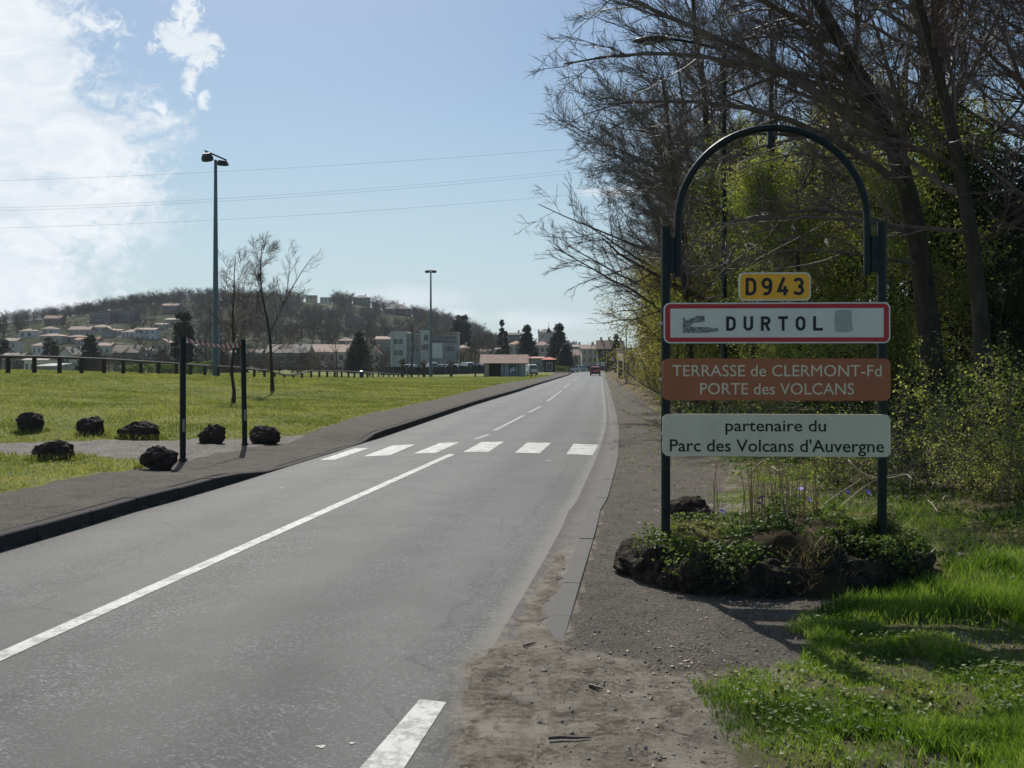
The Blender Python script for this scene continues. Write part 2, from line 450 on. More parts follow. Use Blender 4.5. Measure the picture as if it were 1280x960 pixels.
stain = k.maprange(k.noise(p, .55, 5, .6, .8), .48, .72, 0, .55)
c = k.mix(stain, c, (.040, .040, .040))
edge = k.math('ADD', u, k.math('MULTIPLY', k.math('SUBTRACT', k.noise(p, 7, 5, .7), .5), .055))
c = k.mix(k.maprange(edge, .955, .995, 0, .8, True), c, (.19, .18, .155))           # dust along the gutter
crack = k.math('ABSOLUTE', k.math('SUBTRACT', k.math('ADD', u, k.math('MULTIPLY', k.math('SUBTRACT', k.noise(p, 2.3, 6, .75), .5), .12)), .915))
cm = k.math('MULTIPLY', k.maprange(crack, .0, .0045, 1, 0), k.maprange(k.noise(p, .9, 2), .36, .46, 0, .9))
cm2v = k.voro(k.scalev(p, (1, .6, 1)), .42, 'Distance', 'DISTANCE_TO_EDGE')
nn = k.noise(p, 5, 5, .7)
cm2 = k.math('MULTIPLY', k.maprange(k.math('ADD', cm2v, k.math('MULTIPLY', k.math('SUBTRACT', nn, .5), .03)), .0, .006, .8, 0), k.maprange(k.noise(p, .35, 2), .50, .57, 0, .8))
c = k.mix(k.math('MAXIMUM', cm, cm2), c, (.035, .035, .034))
dn = k.math('ADD', k.attr('dirt'), k.math('MULTIPLY', k.math('SUBTRACT', k.noise(p, 7, 8, .8), .5), 1.5))
dirtc = dirt_nodes(k, p)
dmk = k.maprange(dn, .38, .75, 0, 1, True)
c = k.mix(dmk, c, dirtc)
k.put(b.inputs['Base Color'], c); k.put(b.inputs['Roughness'], k.math('MAXIMUM', k.maprange(g, 0, 1, .45, .70), k.math('MULTIPLY', dmk, .93))); k.put(b.inputs['Specular IOR Level'], k.maprange(dmk, 0, 1, .20, .10))
h = k.math('ADD', k.math('MULTIPLY', g, .7), k.math('MULTIPLY', k.noise(p, 60, 4, .7), .8))
k.put(b.inputs['Normal'], k.bump(h, .9, .010))

# one ground material: masks say where lawn, dust, footway or forest floor lies
m_ground, k, b = material('ground_cover')
p = k.pos()
nA = k.noise(p, 3.2, 7, .7); nB = k.noise(p, 26, 6, .72); nC = k.noise(p, .45, 4, .6); nD = k.noise(p, 120, 3, .7)
gr = k.mix(k.maprange(nB, .3, .7), (.090, .115, .026), (.165, .190, .052))
gr = k.mix(k.maprange(nC, .40, .62, 0, .75, True), gr, (.185, .200, .060))        # drier straw-coloured areas of lawn
gr = k.mix(k.maprange(nA, .52, .72, 0, .55, True), gr, (.09, .135, .03))
gr = k.mix(k.maprange(k.voro(p, 9, 'Distance'), .0, .08, .35, 0), gr, (.40, .40, .28))
foot, gg = asphalt_nodes(k, p, (.100, .090, .077), .6, 100)
foot = k.mix(k.maprange(nA, .45, .72, 0, .6), foot, (.15, .13, .105))
foot = k.mix(k.maprange(nC, .52, .7, 0, .30, True), foot, (.085, .078, .07))
pathc, _ = asphalt_nodes(k, p, (.185, .172, .152), .6, 70)
dirt = dirt_nodes(k, p)
litter = k.mix(nB, (.045, .034, .020), (.20, .15, .09))
litter = k.mix(k.maprange(k.voro(k.scalev(p, (1, .5, 1)), 30, 'Distance'), 0, .22, .7, 0), litter, (.33, .27, .18))
def mk(name, n, amp=.6):
    return k.maprange(k.math('ADD', k.attr(name), k.math('MULTIPLY', k.math('SUBTRACT', n, .5), amp)), .38, .62, 0, 1, True)
gr = k.mix(k.attr('verge'), gr, k.mix(nB, (.050, .050, .022), (.15, .135, .075)))
c = k.mix(mk('litter', nA, 1.2), gr, litter)
c = k.mix(mk('dirt', nA, 1.3), c, dirt)
c = k.mix(mk('path', nB, .5), c, pathc)
c = k.mix(mk('foot', nA, .45), c, foot)
c = k.mix(mk('far', nA, .3), c, k.mix(k.noise(p, .02, 6, .7), (.045, .055, .03), (.10, .095, .06)))
k.put(b.inputs['Base Color'], c); b.inputs['Roughness'].default_value = .92; b.inputs['Specular IOR Level'].default_value = .12
h = k.math('ADD', k.math('MULTIPLY', nB, .8), k.math('MULTIPLY', nD, .35))
k.put(b.inputs['Normal'], k.bump(h, .75, .03))

m_hill, k, b = material('hill_undergrowth')
p = k.pos(); n1 = k.noise(p, .05, 8, .7); n2 = k.noise(p, .5, 5, .7)
c = k.ramp(k.math('ADD', k.math('MULTIPLY', n1, .6), k.math('MULTIPLY', n2, .4)), (.32, (.024, .030, .014)), (.5, (.045, .048, .026)), (.62, (.050, .068, .022)), (.74, (.075, .068, .045)))
k.put(b.inputs['Base Color'], c); b.inputs['Roughness'].default_value = 1; b.inputs['Specular IOR Level'].default_value = .05
k.put(b.inputs['Normal'], k.bump(n2, 1, 1.0))

# road paint, worn through to the asphalt
m_paint, k, b = material('worn_road_paint')
p = k.pos(); n1 = k.noise(p, 18, 7, .75); n2 = k.noise(p, 4, 4, .6)
wear = k.maprange(k.math('ADD', k.math('MULTIPLY', n1, .7), k.math('MULTIPLY', n2, .45)), .52, .66, 0, .85, True)
ck = k.voro(p, 8, 'Distance', 'DISTANCE_TO_EDGE')
wear = k.math('MAXIMUM', wear, k.maprange(k.math('ADD', ck, k.math('MULTIPLY', n1, .05)), .028, .04, .55, 0))
c = k.mix(wear, k.mix(n2, (.42, .42, .40), (.52, .52, .50)), (.16, .16, .15))
k.put(b.inputs['Base Color'], c); b.inputs['Roughness'].default_value = .6; k.put(b.inputs['Normal'], k.bump(k.noise(p, 90, 3), .5, .004))
m_paint_faint, k, b = material('thin_worn_paint')
p = k.pos(); n1 = k.noise(p, 14, 7, .75)
c = k.mix(k.maprange(n1, .40, .62, .15, 1), (.24, .24, .23), (.14, .14, .135))
k.put(b.inputs['Base Color'], c); b.inputs['Roughness'].default_value = .6

m_kerb, k, b = material('dark_lava_kerb')
p = k.pos(); n1 = k.noise(p, 14, 6, .7); n3 = k.noise(p, 90, 3, .7)
c = k.mix(n1, (.030, .028, .027), (.075, .070, .066)); c = k.mix(k.maprange(n3, .55, .75, 0, .5), c, (.12, .11, .1))
k.put(b.inputs['Base Color'], c); b.inputs['Roughness'].default_value = .9; b.inputs['Specular IOR Level'].default_value = .2; k.put(b.inputs['Normal'], k.bump(n3, .5, .008))
m_gut, k, b = material('gutter_concrete')
p = k.pos(); n1 = k.noise(p, 8, 7, .7); n3 = k.noise(p, 70, 4, .7)
c = k.mix(n1, (.068, .067, .064), (.115, .112, .105)); c = k.mix(k.maprange(n3, .55, .75, 0, .5), c, (.13, .12, .11))
k.put(b.inputs['Base Color'], c); b.inputs['Roughness'].default_value = .85; k.put(b.inputs['Normal'], k.bump(n3, .4, .005))
m_gutbed, k, b = material('gutter_bed')
p = k.pos(); n1 = k.noise(p, 5, 8, .75, .6); n3 = k.noise(p, 60, 5, .75)
c = k.mix(k.noise(p, 2, 3), (.085, .083, .078), (.125, .121, .112))
c = k.mix(k.math('MULTIPLY', k.maprange(n1, .48, .58, 0, 1, True), k.attr('dirt')), c, k.mix(n3, (.07, .055, .038), (.34, .30, .24)))
k.put(b.inputs['Base Color'], c); b.inputs['Roughness'].default_value = .9; k.put(b.inputs['Normal'], k.bump(k.math('ADD', n3, n1), .6, .012))

# ------------------------------------------------------------------ masks
def seg_sd(X, Y, poly):
    """signed distance to a closed polygon, negative inside"""
    P = np.array(poly, float); d = np.full(X.shape, 1e9); ins = np.zeros(X.shape, bool)
    for i in range(len(P)):
        a, b_ = P[i], P[(i + 1) % len(P)]; e = b_ - a
        t = np.clip(((X - a[0]) * e[0] + (Y - a[1]) * e[1]) / (e @ e), 0, 1)
        d = np.minimum(d, np.hypot(X - a[0] - t * e[0], Y - a[1] - t * e[1]))
        c = (a[1] > Y) != (b_[1] > Y)
        with np.errstate(divide='ignore', invalid='ignore'):
            ins ^= c & (X < a[0] + (Y - a[1]) / (b_[1] - a[1]) * e[0])
    return np.where(ins, -d, d)
def g2(px, py):
    """ground point by direction for flat near ground at ~0 height"""
    Y = EYE * F / (py - HY); return ((px - 640) / F * Y, Y)
BED = [(1.10, 8.8), (1.08, 8.3), (1.28, 7.80), (1.75, 7.60), (2.3, 7.64), (2.85, 7.80), (3.2, 8.0), (3.42, 8.4), (3.42, 8.9), (3.1, 9.25), (2.3, 9.4), (1.5, 9.25)]
FOOT_R = [g2(706, 806), g2(790, 822), g2(860, 836), g2(985, 828), g2(1000, 790), g2(1040, 762), (2.9, 7.9), (2.9, 9), (2.35, 11.0), (2.75, 13.5), (3.5, 16.0), (3.9, 19), (4.1, 24), (4.6, 30), (5.6, 42), (7.3, 62), (11, 110), (15, 160), (18, 200),
          (14, 200)] + [(float(XR(y)) - .4, y) for y in (160, 110, 60, 42, 34, 30, 26, 22, 18, 14, 12, 10, 8, 6.6)]
DIRT_R = [g2(690, 800), g2(640, 830), g2(585, 850), (-.45, 5.2), (-.5, 4.2), (-.5, 3), (-.3, 0), (1.5, 0), (1.25, 3), g2(960, 960), g2(905, 900), g2(850, 850), g2(990, 822), g2(900, 800), g2(760, 790)]
_Z = 19.9
PATH_L = [(-40, 19.5), (-20, 20.3), (-13.5, 20.7), (-9.5, 20.8), (-6.9, 21.2), (-5.2, 22.6), (-3.9, 22.8), (-3.3, 22.3), (-3.2, 21.8), (-4.4, 15.5), (-4.9, 15.4), (-5.2, 16.1), (-5.9, 17.0), (-7.6, 17.9), (-10.5, 18.5), (-14, 18.6), (-20, 18.2), (-40, 17.5)]
def masks(X, Y):
    X = np.asarray(X, float); Y = np.asarray(Y, float)
    n = fbm(X * 1.3, Y * 1.3, 0, 3, 11) * .25
    foot_l = sstep(.14, -.14, (XP(Y) - X) + n * .35) * (X < XL(Y))
    foot_r = sstep(.18, -.18, seg_sd(X, Y, FOOT_R) + n * .6)
    foot = np.maximum(foot_l, foot_r * .95)
    path = sstep(.25, -.25, seg_sd(X, Y, PATH_L) + n)
    dirt = sstep(.35, -.35, seg_sd(X, Y, DIRT_R) + n * 1.6)
    # thin, patchy turf between the dust and the bed
    right = (X > XR(Y))
    patch = np.where(right & (Y < 12), .30 + .25 * fbm(X * 2, Y * 2, 0, 3, 3), 0)
    edge_r = sstep(.9, 0, seg_sd(X, Y, FOOT_R)) * right
    dirt = np.maximum(dirt, np.maximum(patch * .9, edge_r * .6 * (Y < 60)))
    forest = np.where(right, sstep(3.4, 6.5, X - np.interp(Y, [0, 10, 20, 40, 200], [2.2, .6, .5, 1.0, 8])) * sstep(2, 7, Y), 0)
    litter = np.where(right, np.clip(forest * .95 + .33 * (Y > 9), 0, 1), 0)
    dirt = dirt * (1 - forest)
    drift = (X < np.maximum(XR(Y) + .02, .25)) & (X > XL(Y) + 2) & (Y < 12)
    dirt = np.where(drift, 1.0, dirt); foot = np.where(drift, 0.0, foot)
    far = sstep(210, 330, Y)
    verge = right * (Y < 30) * 1.0
    return dict(verge=verge, foot=foot, path=path * (1 - foot_r), dirt=dirt, litter=litter, far=far)
def set_attrs(me, X, Y, extra=None):
    mm = dict(masks(X, Y)); mm.update(extra or {})
    for kk, vv in mm.items():
        a = me.attributes.new(kk, 'FLOAT', 'POINT'); a.data.foreach_set('value', np.asarray(vv, np.float32).ravel())

# ------------------------------------------------------------------ ground sheet
def grid_faces(nr, nc):
    i = np.arange(nr - 1)[:, None] * nc + np.arange(nc - 1)[None]
    return np.stack([i, i + 1, i + nc + 1, i + nc], -1).reshape(-1, 4)
ys = np.concatenate([np.linspace(-60, 2.5, 16), np.arange(2.6, 14, .085), np.geomspace(14, 1500, 330)[0:]])
xs = np.concatenate([-np.geomspace(9, 1500, 105)[::-1], np.arange(-8.9, 8.95, .085), np.geomspace(9, 1500, 105)])
GX, GY = np.meshgrid(xs, ys)
GZ = ground(GX, GY)
mm = masks(GX, GY)
off = (GX < XL(GY) - 1.0) | (GX > XR(GY) + .03)
rel = fbm(GX * 2.1, GY * 2.1, 0, 4, 21) * .035 + fbm(GX * 9, GY * 9, 0, 3, 22) * .010
rough = np.where(mm['foot'] > .5, .18, 1.0) * off
ramp_ = np.minimum(sstep(.0, .5, np.maximum(XL(GY) - 1.0 - GX, GX - XR(GY) - .02)), 1)
fld = fbm(GX / 9, GY / 9, 0, 3, 31) * .10 * sstep(12, 25, GY) * sstep(0, 4, XP(GY) - GX)
GZ = GZ + rel * rough * ramp_ * (GY < 60) + fld * (1 - mm['path'])
me = mesh_np('ground', np.stack([GX, GY, GZ], -1).reshape(-1, 3), grid_faces(*GX.shape), True, m_ground)
set_attrs(me, GX.ravel(), GY.ravel())
link('ground', me, kind='structure')
_gx, _gy, _gz = xs, ys, GZ
def gsurf(X, Y):
    """height of the built ground mesh (bilinear)"""
    X = np.asarray(X, float); Y = np.asarray(Y, float)
    i = np.clip(np.searchsorted(_gx, X) - 1, 0, len(_gx) - 2); j = np.clip(np.searchsorted(_gy, Y) - 1, 0, len(_gy) - 2)
    u = (X - _gx[i]) / (_gx[i + 1] - _gx[i]); v = (Y - _gy[j]) / (_gy[j + 1] - _gy[j])
    return (_gz[j, i] * (1 - u) + _gz[j, i + 1] * u) * (1 - v) + (_gz[j + 1, i] * (1 - u) + _gz[j + 1, i + 1] * u) * v
def gs(x, y): return float(gsurf(x, y))

# hill as its own terrain
hx = np.linspace(-760, 760, 190); hy = np.linspace(300, 1150, 90)
HX, HYY = np.meshgrid(hx, hy)
HZ = np.maximum(zhill(HX, HYY), -3) + .25 * sstep(300, 330, HYY) - .2
me = mesh_np('hill', np.stack([HX, HYY, HZ], -1).reshape(-1, 3), grid_faces(*HX.shape), True, m_hill)
link('hill', me, kind='structure')

# ------------------------------------------------------------------ road
ry = np.concatenate([np.arange(-12, 14, .25), np.geomspace(14, 236, 150)])
nu = 60
U = np.linspace(0, 1, nu)
RY = np.repeat(ry[:, None], nu, 1)
XGe = np.where(RY < 5.9, np.maximum(XG(RY), -.16) + .30, XG(RY) + .012)
RX = XL(RY) - .01 + (XGe - XL(RY) + .01) * U[None]
crown = .035 * (1 - (2 * np.clip((RX - XL(RY)) / (XG(RY) - XL(RY)), 0, 1) - 1) ** 2)
RZ = zroad(RY) + crown - .03 * (U[None] > .985) * (RY < 5.9)
me = mesh_np('road', np.stack([RX, RY, RZ], -1).reshape(-1, 3), grid_faces(len(ry), nu), True, m_road)
a = me.attributes.new('lane', 'FLOAT', 'POINT'); a.data.foreach_set('value', np.repeat(U[None], len(ry), 0).astype(np.float32).ravel())
dm = np.where(RY < 6.3, sstep(-.36, .14, RX + .02) * 1.6, 0) * sstep(6.4, 5.7, RY) + .42 * sstep(-.6, 0, RX - XG(RY)) * sstep(9.5, 6.0, RY)
a = me.attributes.new('dirt', 'FLOAT', 'POINT'); a.data.foreach_set('value', dm.astype(np.float32).ravel())
road = link('road', me, kind='structure')
def rz_at(x, y):
    u = (x - XL(y)) / (XG(y) - XL(y)); return float(zroad(y) + .035 * (1 - (2 * np.clip(u, 0, 1) - 1) ** 2))
def rpt(px, py): return road_pt(px, py)

def marking(name, quad, mat, nseg=2, ncross=4):
    """paint film following the camber; quad = (near-left, near-right, far-right, far-left) in metres"""
    q = np.array(quad, float); s = np.linspace(0, 1, nseg + 1)[:, None]; t = np.linspace(0, 1, ncross + 1)[None]
    L = q[0][None] * (1 - s) + q[3][None] * s; Rr = q[1][None] * (1 - s) + q[2][None] * s
    P = L[:, None] * (1 - t[..., None]) + Rr[:, None] * t[..., None]
    x, y = P[..., 0], P[..., 1]
    u = np.clip((x - XL(y)) / (XG(y) - XL(y)), 0, 1)
    z = zroad(y) + .035 * (1 - (2 * u - 1) ** 2) + .0035
    r, c = z.shape
    top = np.stack([x, y, z], -1).reshape(-1, 3)
    me = mesh_np(name, top, grid_faces(r, c), False, mat)
    return link(name, me, road)
def strip(name, pts, w, mat):
    """painted line through road points with a width in metres"""
    P = np.array(pts, float)
    out = []
    for a_, b_ in zip(P[:-1], P[1:]):
        n = max(1, int(np.hypot(*(b_ - a_)) / .8)); out += [a_ + (b_ - a_) * i / n for i in range(n)]
    out.append(P[-1]); P = np.array(out)
    T = np.gradient(P, axis=0); T /= np.linalg.norm(T, axis=1)[:, None]; Nn = np.stack([-T[:, 1], T[:, 0]], 1)
    t = np.linspace(-.5, .5, 3)
    Q = P[:, None] + Nn[:, None] * w * t[None, :, None]
    x, y = Q[..., 0], Q[..., 1]; u = np.clip((x - XL(y)) / (XG(y) - XL(y)), 0, 1)
    z = zroad(y) + .035 * (1 - (2 * u - 1) ** 2) + .0035
    return link(name, mesh_np(name, np.stack([x, y, z], -1).reshape(-1, 3), grid_faces(*z.shape), False, mat), road)
o = strip('centre_line', [(-4.9, -6), (-3.93, 0), rpt(-2, 829), rpt(280, 700), rpt(565, 570)], .13, m_paint)
for q in ([(400, 575.5), (419, 575.5), (461, 561), (443, 561)], [(454, 572), (487, 571), (519, 557.3), (491, 558)], [(517, 569), (545, 568.4), (574, 555), (550, 555.6)],
          [(579, 567.3), (610, 567.3), (630, 554.2), (602, 554.6)], [(643.5, 568), (674.5, 568.4), (689, 555), (659, 555)], [(708, 568.7), (741, 569.3), (748, 556.3), (717, 555.6)]):
    marking('crosswalk_stripe', [rpt(*c_) for c_ in q], m_paint)
marking('lane_edge_dash', [(-.83, 3.6), (-.60, 3.6), rpt(558, 879), rpt(525, 876)], m_paint, 6, 4)
for q in (((594, 551), (611, 545)), ((618, 540), (655, 520.5)), ((661, 517), (676, 509)), ((684, 503), (702, 489)), ((705, 486), (712, 480)), ((716, 477), (722, 473.3))):
    strip('centre_dash', [rpt(*q[0]), rpt(*q[1])], .12, m_paint_faint)
for px, py, r in ((401, 937, .018), (440, 932, .011), (352, 612, .03), (686, 577, .05)):
    x, y = rpt(px, py); aa = np.arange(9) * 2 * math.pi / 9
    rr = r * (1 + .3 * np.sin(aa * 3 + px))
    V = np.stack([x + rr * np.cos(aa) * 1.3, y + rr * np.sin(aa), np.full(9, rz_at(x, y) + .003)], 1)
    link('paint_fleck', mesh_np('paint_fleck', V, [np.arange(9)[None]], False, m_paint), road)

# ------------------------------------------------------------------ kerb stones (left)
def block_np(P0, P1, w0, w1, z0b, z0t, z1b, z1t, side, ch=.012):
    """a kerb/gutter block between two line points; w = width to the given side (+1 right, -1 left)"""
    a_, b_ = np.array(P0), np.array(P1); t = (b_ - a_) / np.linalg.norm(b_ - a_); n = np.array([t[1], -t[0]]) * side
    prof = []
    for (pp, zb, zt) in ((a_, z0b, z0t), (b_, z1b, z1t)):
        prof += [(*(pp), zb), (*(pp), zt - ch), (*(pp + n * ch), zt), (*(pp + n * (w0 - ch)), zt), (*(pp + n * w0), zt - ch), (*(pp + n * w0), zb)]
    f6 = [(0, 1, 2, 3, 4, 5), (11, 10, 9, 8, 7, 6)]
    f4 = [(i, i + 6, i + 7, i + 1) for i in range(5)]
    return np.array(prof), f6, f4
kerb = empty('kerb', (0, 0, 0)); kerb['kind'] = 'structure'
yy = -8.0; far_mb = MB(); cnt = 0
while yy < 234:
    L_ = 1.0 if yy < 70 else 4.0
    y2 = yy + L_ * .988
    a_, b_ = (float(XL(yy)) - .002, yy + .006), (float(XL(y2)) - .002, y2)
    j = random.uniform(-.004, .004)
    ha, hb = float(zroad(yy) + kerb_h(yy)) + .003 + j, float(zroad(y2) + kerb_h(y2)) + .003 + j
    V, f6, f4 = block_np(a_, b_, .16, .16, float(zroad(yy)) - .12, ha, float(zroad(y2)) - .12, hb, -1)
    if yy < 70:
        mb = MB(); mb.add(V, f6 + f4); mb.build('kerbstone', m_kerb, kerb); cnt += 1
    else: far_mb.add(V, f6 + f4)
    yy += L_
o = far_mb.build('kerbstone_run', m_kerb, kerb); o['kind'] = 'stuff'
# pavement sheet behind the kerb
pv = np.concatenate([np.arange(-10, 30, .25), np.geomspace(30, 234, 90)]); pu = np.linspace(.165, 1.15, 9)
PY = np.repeat(pv[:, None], 9, 1); PX = XL(PY) - pu[None]
PZ = zroad(PY) + kerb_h(PY) + .004
tt = sstep(.3, 3.6, pu)[None]; zz = zhard(PX, PY)
PZ = np.where(True, (zroad(PY) + kerb_h(PY)) * (1 - tt) + zz * tt, 0) + .006 - .02 * sstep(.95, 1.15, pu)[None]
me = mesh_np('pavement', np.stack([PX, PY, PZ], -1).reshape(-1, 3), grid_faces(*PX.shape), True, m_ground)
set_attrs(me, PX.ravel(), PY.ravel())
link('pavement', me, kind='structure')

# gutter (right): flush edging slabs and a shallow channel of old concrete
gutter = empty('gutter', (0, 0, 0)); gutter['kind'] = 'structure'
gv = np.concatenate([np.arange(5.98, 30, .2), np.geomspace(30, 234, 100)]); gu = np.linspace(0, 1, 7)
QY = np.repeat(gv[:, None], 7, 1); QX = XG(QY) + (XR(QY) - .15 - XG(QY)) * gu[None]
QZ = zroad(QY) + .004 - .018 * np.sin(gu * math.pi)[None]
me = mesh_np('channel', np.stack([QX, QY, QZ], -1).reshape(-1, 3), grid_faces(*QX.shape), True, m_gutbed)
a = me.attributes.new('dirt', 'FLOAT', 'POINT')
a.data.foreach_set('value', (sstep(12, 8, QY) * .9 + .25 * (fbm(QX, QY * .6, 0, 2, 9) > .1)).astype(np.float32).ravel())
link('channel', me, gutter)
yy = 6.05; far_mb = MB()
while yy < 234:
    L_ = 1.0 if yy < 75 else 4.0
    y2 = yy + L_ * .985
    j = random.uniform(-.004, .004)
    a_, b_ = (float(XR(yy)) - .150, yy), (float(XR(y2)) - .150, y2)
    V, f6, f4 = block_np(a_, b_, .145, .145, float(zroad(yy)) - .1, float(zroad(yy)) + .018 + j - .03 * float(sstep(7.6, 6.0, yy)), float(zroad(y2)) - .1, float(zroad(y2)) + .018 + j - .03 * float(sstep(7.6, 6.0, y2)), 1, .006)
    if yy < 75: mb = MB(); mb.add(V, f6 + f4); mb.build('edging_slab', m_gut, gutter)
    else: far_mb.add(V, f6 + f4)
    yy += L_
o = far_mb.build('edging_slab_run', m_gut, gutter); o['kind'] = 'stuff'

# ------------------------------------------------------------------ street furniture
m_green = plain('dark_green_paint', (.003, .012, .014), rough=.45, var=.25, scale=9, spec=.3, dirt=((.05, .055, .05), 16, .3))
m_green2 = plain('mast_paint', (.06, .12, .15), rough=.4, var=.15, scale=4, spec=.5, dirt=((.16, .17, .16), 5, .4))
m_black = plain('black_metal', (.015, .016, .017), rough=.5)
m_glass_lamp = plain('lamp_glass', (.35, .36, .34), rough=.15, spec=.6)
m_galv = plain('galvanised_steel', (.30, .31, .32), rough=.45, metal=.6)
def panelmat(name, col, rough=.38, grime=.25):
    m, k, b = material(name)
    o_ = k.obj(); n = k.noise(o_, 4, 7, .7); n2 = k.noise(k.scalev(o_, (9, 1, .8)), 4, 6, .7)
    c = k.mix(k.maprange(n, .45, .7, 0, grime), col, tuple(q * .6 for q in col))
    c = k.mix(k.maprange(n2, .55, .75, 0, grime * .8), c, tuple(q * .5 + .02 for q in col))
    k.put(b.inputs['Base Color'], c); b.inputs['Roughness'].default_value = rough
    return m
m_white_panel = panelmat('white_reflective_sheet', (.74, .75, .68), .35, .2)
m_red = panelmat('red_border_sheet', (.50, .012, .018), .4, .2)
m_yellow = panelmat('yellow_sheet', (.95, .46, .012), .4, .15)
m_brown = panelmat('terracotta_brown_sheet', (.42, .125, .045), .45, .3)
m_sage = panelmat('pale_sage_sheet', (.76, .70, .53), .45, .3)
m_ink = plain('black_lettering', (.010, .010, .010), rough=.5)
m_ink2 = plain('dark_green_lettering', (.010, .020, .013), rough=.6)
m_cream = plain('cream_lettering', (.75, .70, .52), rough=.5)
m_back = plain('panel_back_metal', (.28, .29, .29), rough=.5, metal=.5)
m_residue, k, b = material('sticker_residue')
n = k.noise(k.obj(), 55, 5, .7); k.put(b.inputs['Base Color'], k.mix(k.maprange(n, .42, .58), (.13, .14, .13), (.36, .38, .36))); b.inputs['Roughness'].default_value = .8

def flat_poly(name, poly, y0, y1, mat, parent, bevel=0):
    mb = MB().prism(poly, y0, y1, 'y'); return mb.build(name, mat, parent, bevel=bevel)
def ring_poly(name, outer, inner, y0, y1, mat, parent):
    """frame between two outlines with the same number of points"""
    m = len(outer); V = [(a_, y0, c_) for a_, c_ in outer] + [(a_, y0, c_) for a_, c_ in inner] + [(a_, y1, c_) for a_, c_ in outer] + [(a_, y1, c_) for a_, c_ in inner]
    f = []
    for i in range(m):
        j = (i + 1) % m
        f += [(i, j, m + j, m + i), (2 * m + i, 3 * m + i, 3 * m + j, 2 * m + j), (i, 2 * m + i, 2 * m + j, j), (m + i, m + j, 3 * m + j, 3 * m + i)]
    mb = MB(); mb.add(V, f); return mb.build(name, mat, parent)
def strokes(name, chars, h, w, gap, t, mat, parent, cx, cz, y, serif=False):
    """condensed road-sign capitals built from flat strokes (rounded bends, square ends)"""
    def arc(cx_, cz_, rx, rz, a0, a1, n=10): return [(cx_ + rx * math.cos(R_(a0 + (a1 - a0) * i / n)), cz_ + rz * math.sin(R_(a0 + (a1 - a0) * i / n))) for i in range(n + 1)]
    a = t / (2 * w) ; b_ = t / (2 * h)   # half stroke in unit box
    x0, x1, z0, z1 = a, 1 - a, b_, 1 - b_
    r = .36
    G = {'D': [[(x0, z0), (.45, z0)] + arc(.45, z0 + .26, x1 - .45, .26, -90, 0) + arc(.45, z1 - .26, x1 - .45, .26, 0, 90) + [(x0, z1), (x0, z0)]],
         'U': [[(x0, 1)] + arc(.5, z0 + .24, .5 - x0, .24, 180, 360) + [(x1, 1)]],
         'R': [[(x0, 0), (x0, z1), (.55, z1)] + arc(.55, (z1 + .5) / 2, x1 - .55, (z1 - .5) / 2, 90, -90) + [(x0, .5)], [(.5, .5), (x1, 0)]],
         'T': [[(0, z1), (1, z1)], [(.5, z1), (.5, 0)]],
         'O': [arc(.5, z1 - .26, .5 - x0, .26, 0, 180) + arc(.5, z0 + .26, .5 - x0, .26, 180, 360) + [(x1, z1 - .26)]],
         'L': [[(x0, 1), (x0, z0), (1, z0)]],
         '9': [arc(.5, z1 - .23, .5 - x0, .23, 0, 360, 18), arc(.5, z1 - .23, .5 - x0, .23, 0, 0, 1) + [(x1, .5)] + arc(.45, .5, x1 - .45, .5 - z0, 0, -80)[1:] + [(.2, z0)]],
         '4': [[(1, .26), (x0 * .8, .26), (.62, 1)], [(.70, .52), (.70, 0)]],
         '3': [arc(.46, z1 - (z1 - z0) / 4, .5 - x0, (z1 - z0) / 4, 155, -90, 14), arc(.46, z0 + (z1 - z0) / 4, x1 - .46, (z1 - z0) / 4, 90, -155, 14)]}
    tot = len(chars) * w + (len(chars) - 1) * gap; x = cx - tot / 2
    for ch in chars:
        mb = MB()
        for pl in G[ch]:
            P = np.array([(x + q[0] * w, cz - h / 2 + q[1] * h) for q in pl])
            keep = [0] + [i for i in range(1, len(P)) if np.hypot(*(P[i] - P[i - 1])) > 1e-4]; P = P[keep]
            closed = np.hypot(*(P[0] - P[-1])) < 1e-3
            n_ = len(P); D = []
            for i in range(n_):
                if closed:
                    pa = P[i - 1] if i > 0 else P[-2]; pb = P[i + 1] if i < n_ - 1 else P[1]
                else: pa = P[max(0, i - 1)]; pb = P[min(n_ - 1, i + 1)]
                d1 = P[i] - pa; d2 = pb - P[i]
                l1, l2 = np.hypot(*d1), np.hypot(*d2)
                if l1 < 1e-9: d1, l1 = d2, l2
                if l2 < 1e-9: d2, l2 = d1, l1
                d1, d2 = d1 / l1, d2 / l2; nn = np.array([-(d1 + d2)[1], (d1 + d2)[0]]); L_ = np.hypot(*nn)
                nn = nn / max(L_, 1e-6); cosh = max(.45, nn @ np.array([-d1[1], d1[0]])); D.append(nn / cosh * t / 2)
            D = np.array(D); A_, B_ = P + D, P - D
            for i in range(n_ - 1):
                q = [A_[i], A_[i + 1], B_[i + 1], B_[i]]
                mb.add([(c_[0], y, c_[1]) for c_ in q] + [(c_[0], y + .0012, c_[1]) for c_ in q],
                       [(0, 1, 2, 3), (7, 6, 5, 4), (0, 4, 5, 1), (1, 5, 6, 2), (2, 6, 7, 3), (3, 7, 4, 0)])
        mb.build(name, mat, parent); x += w + gap
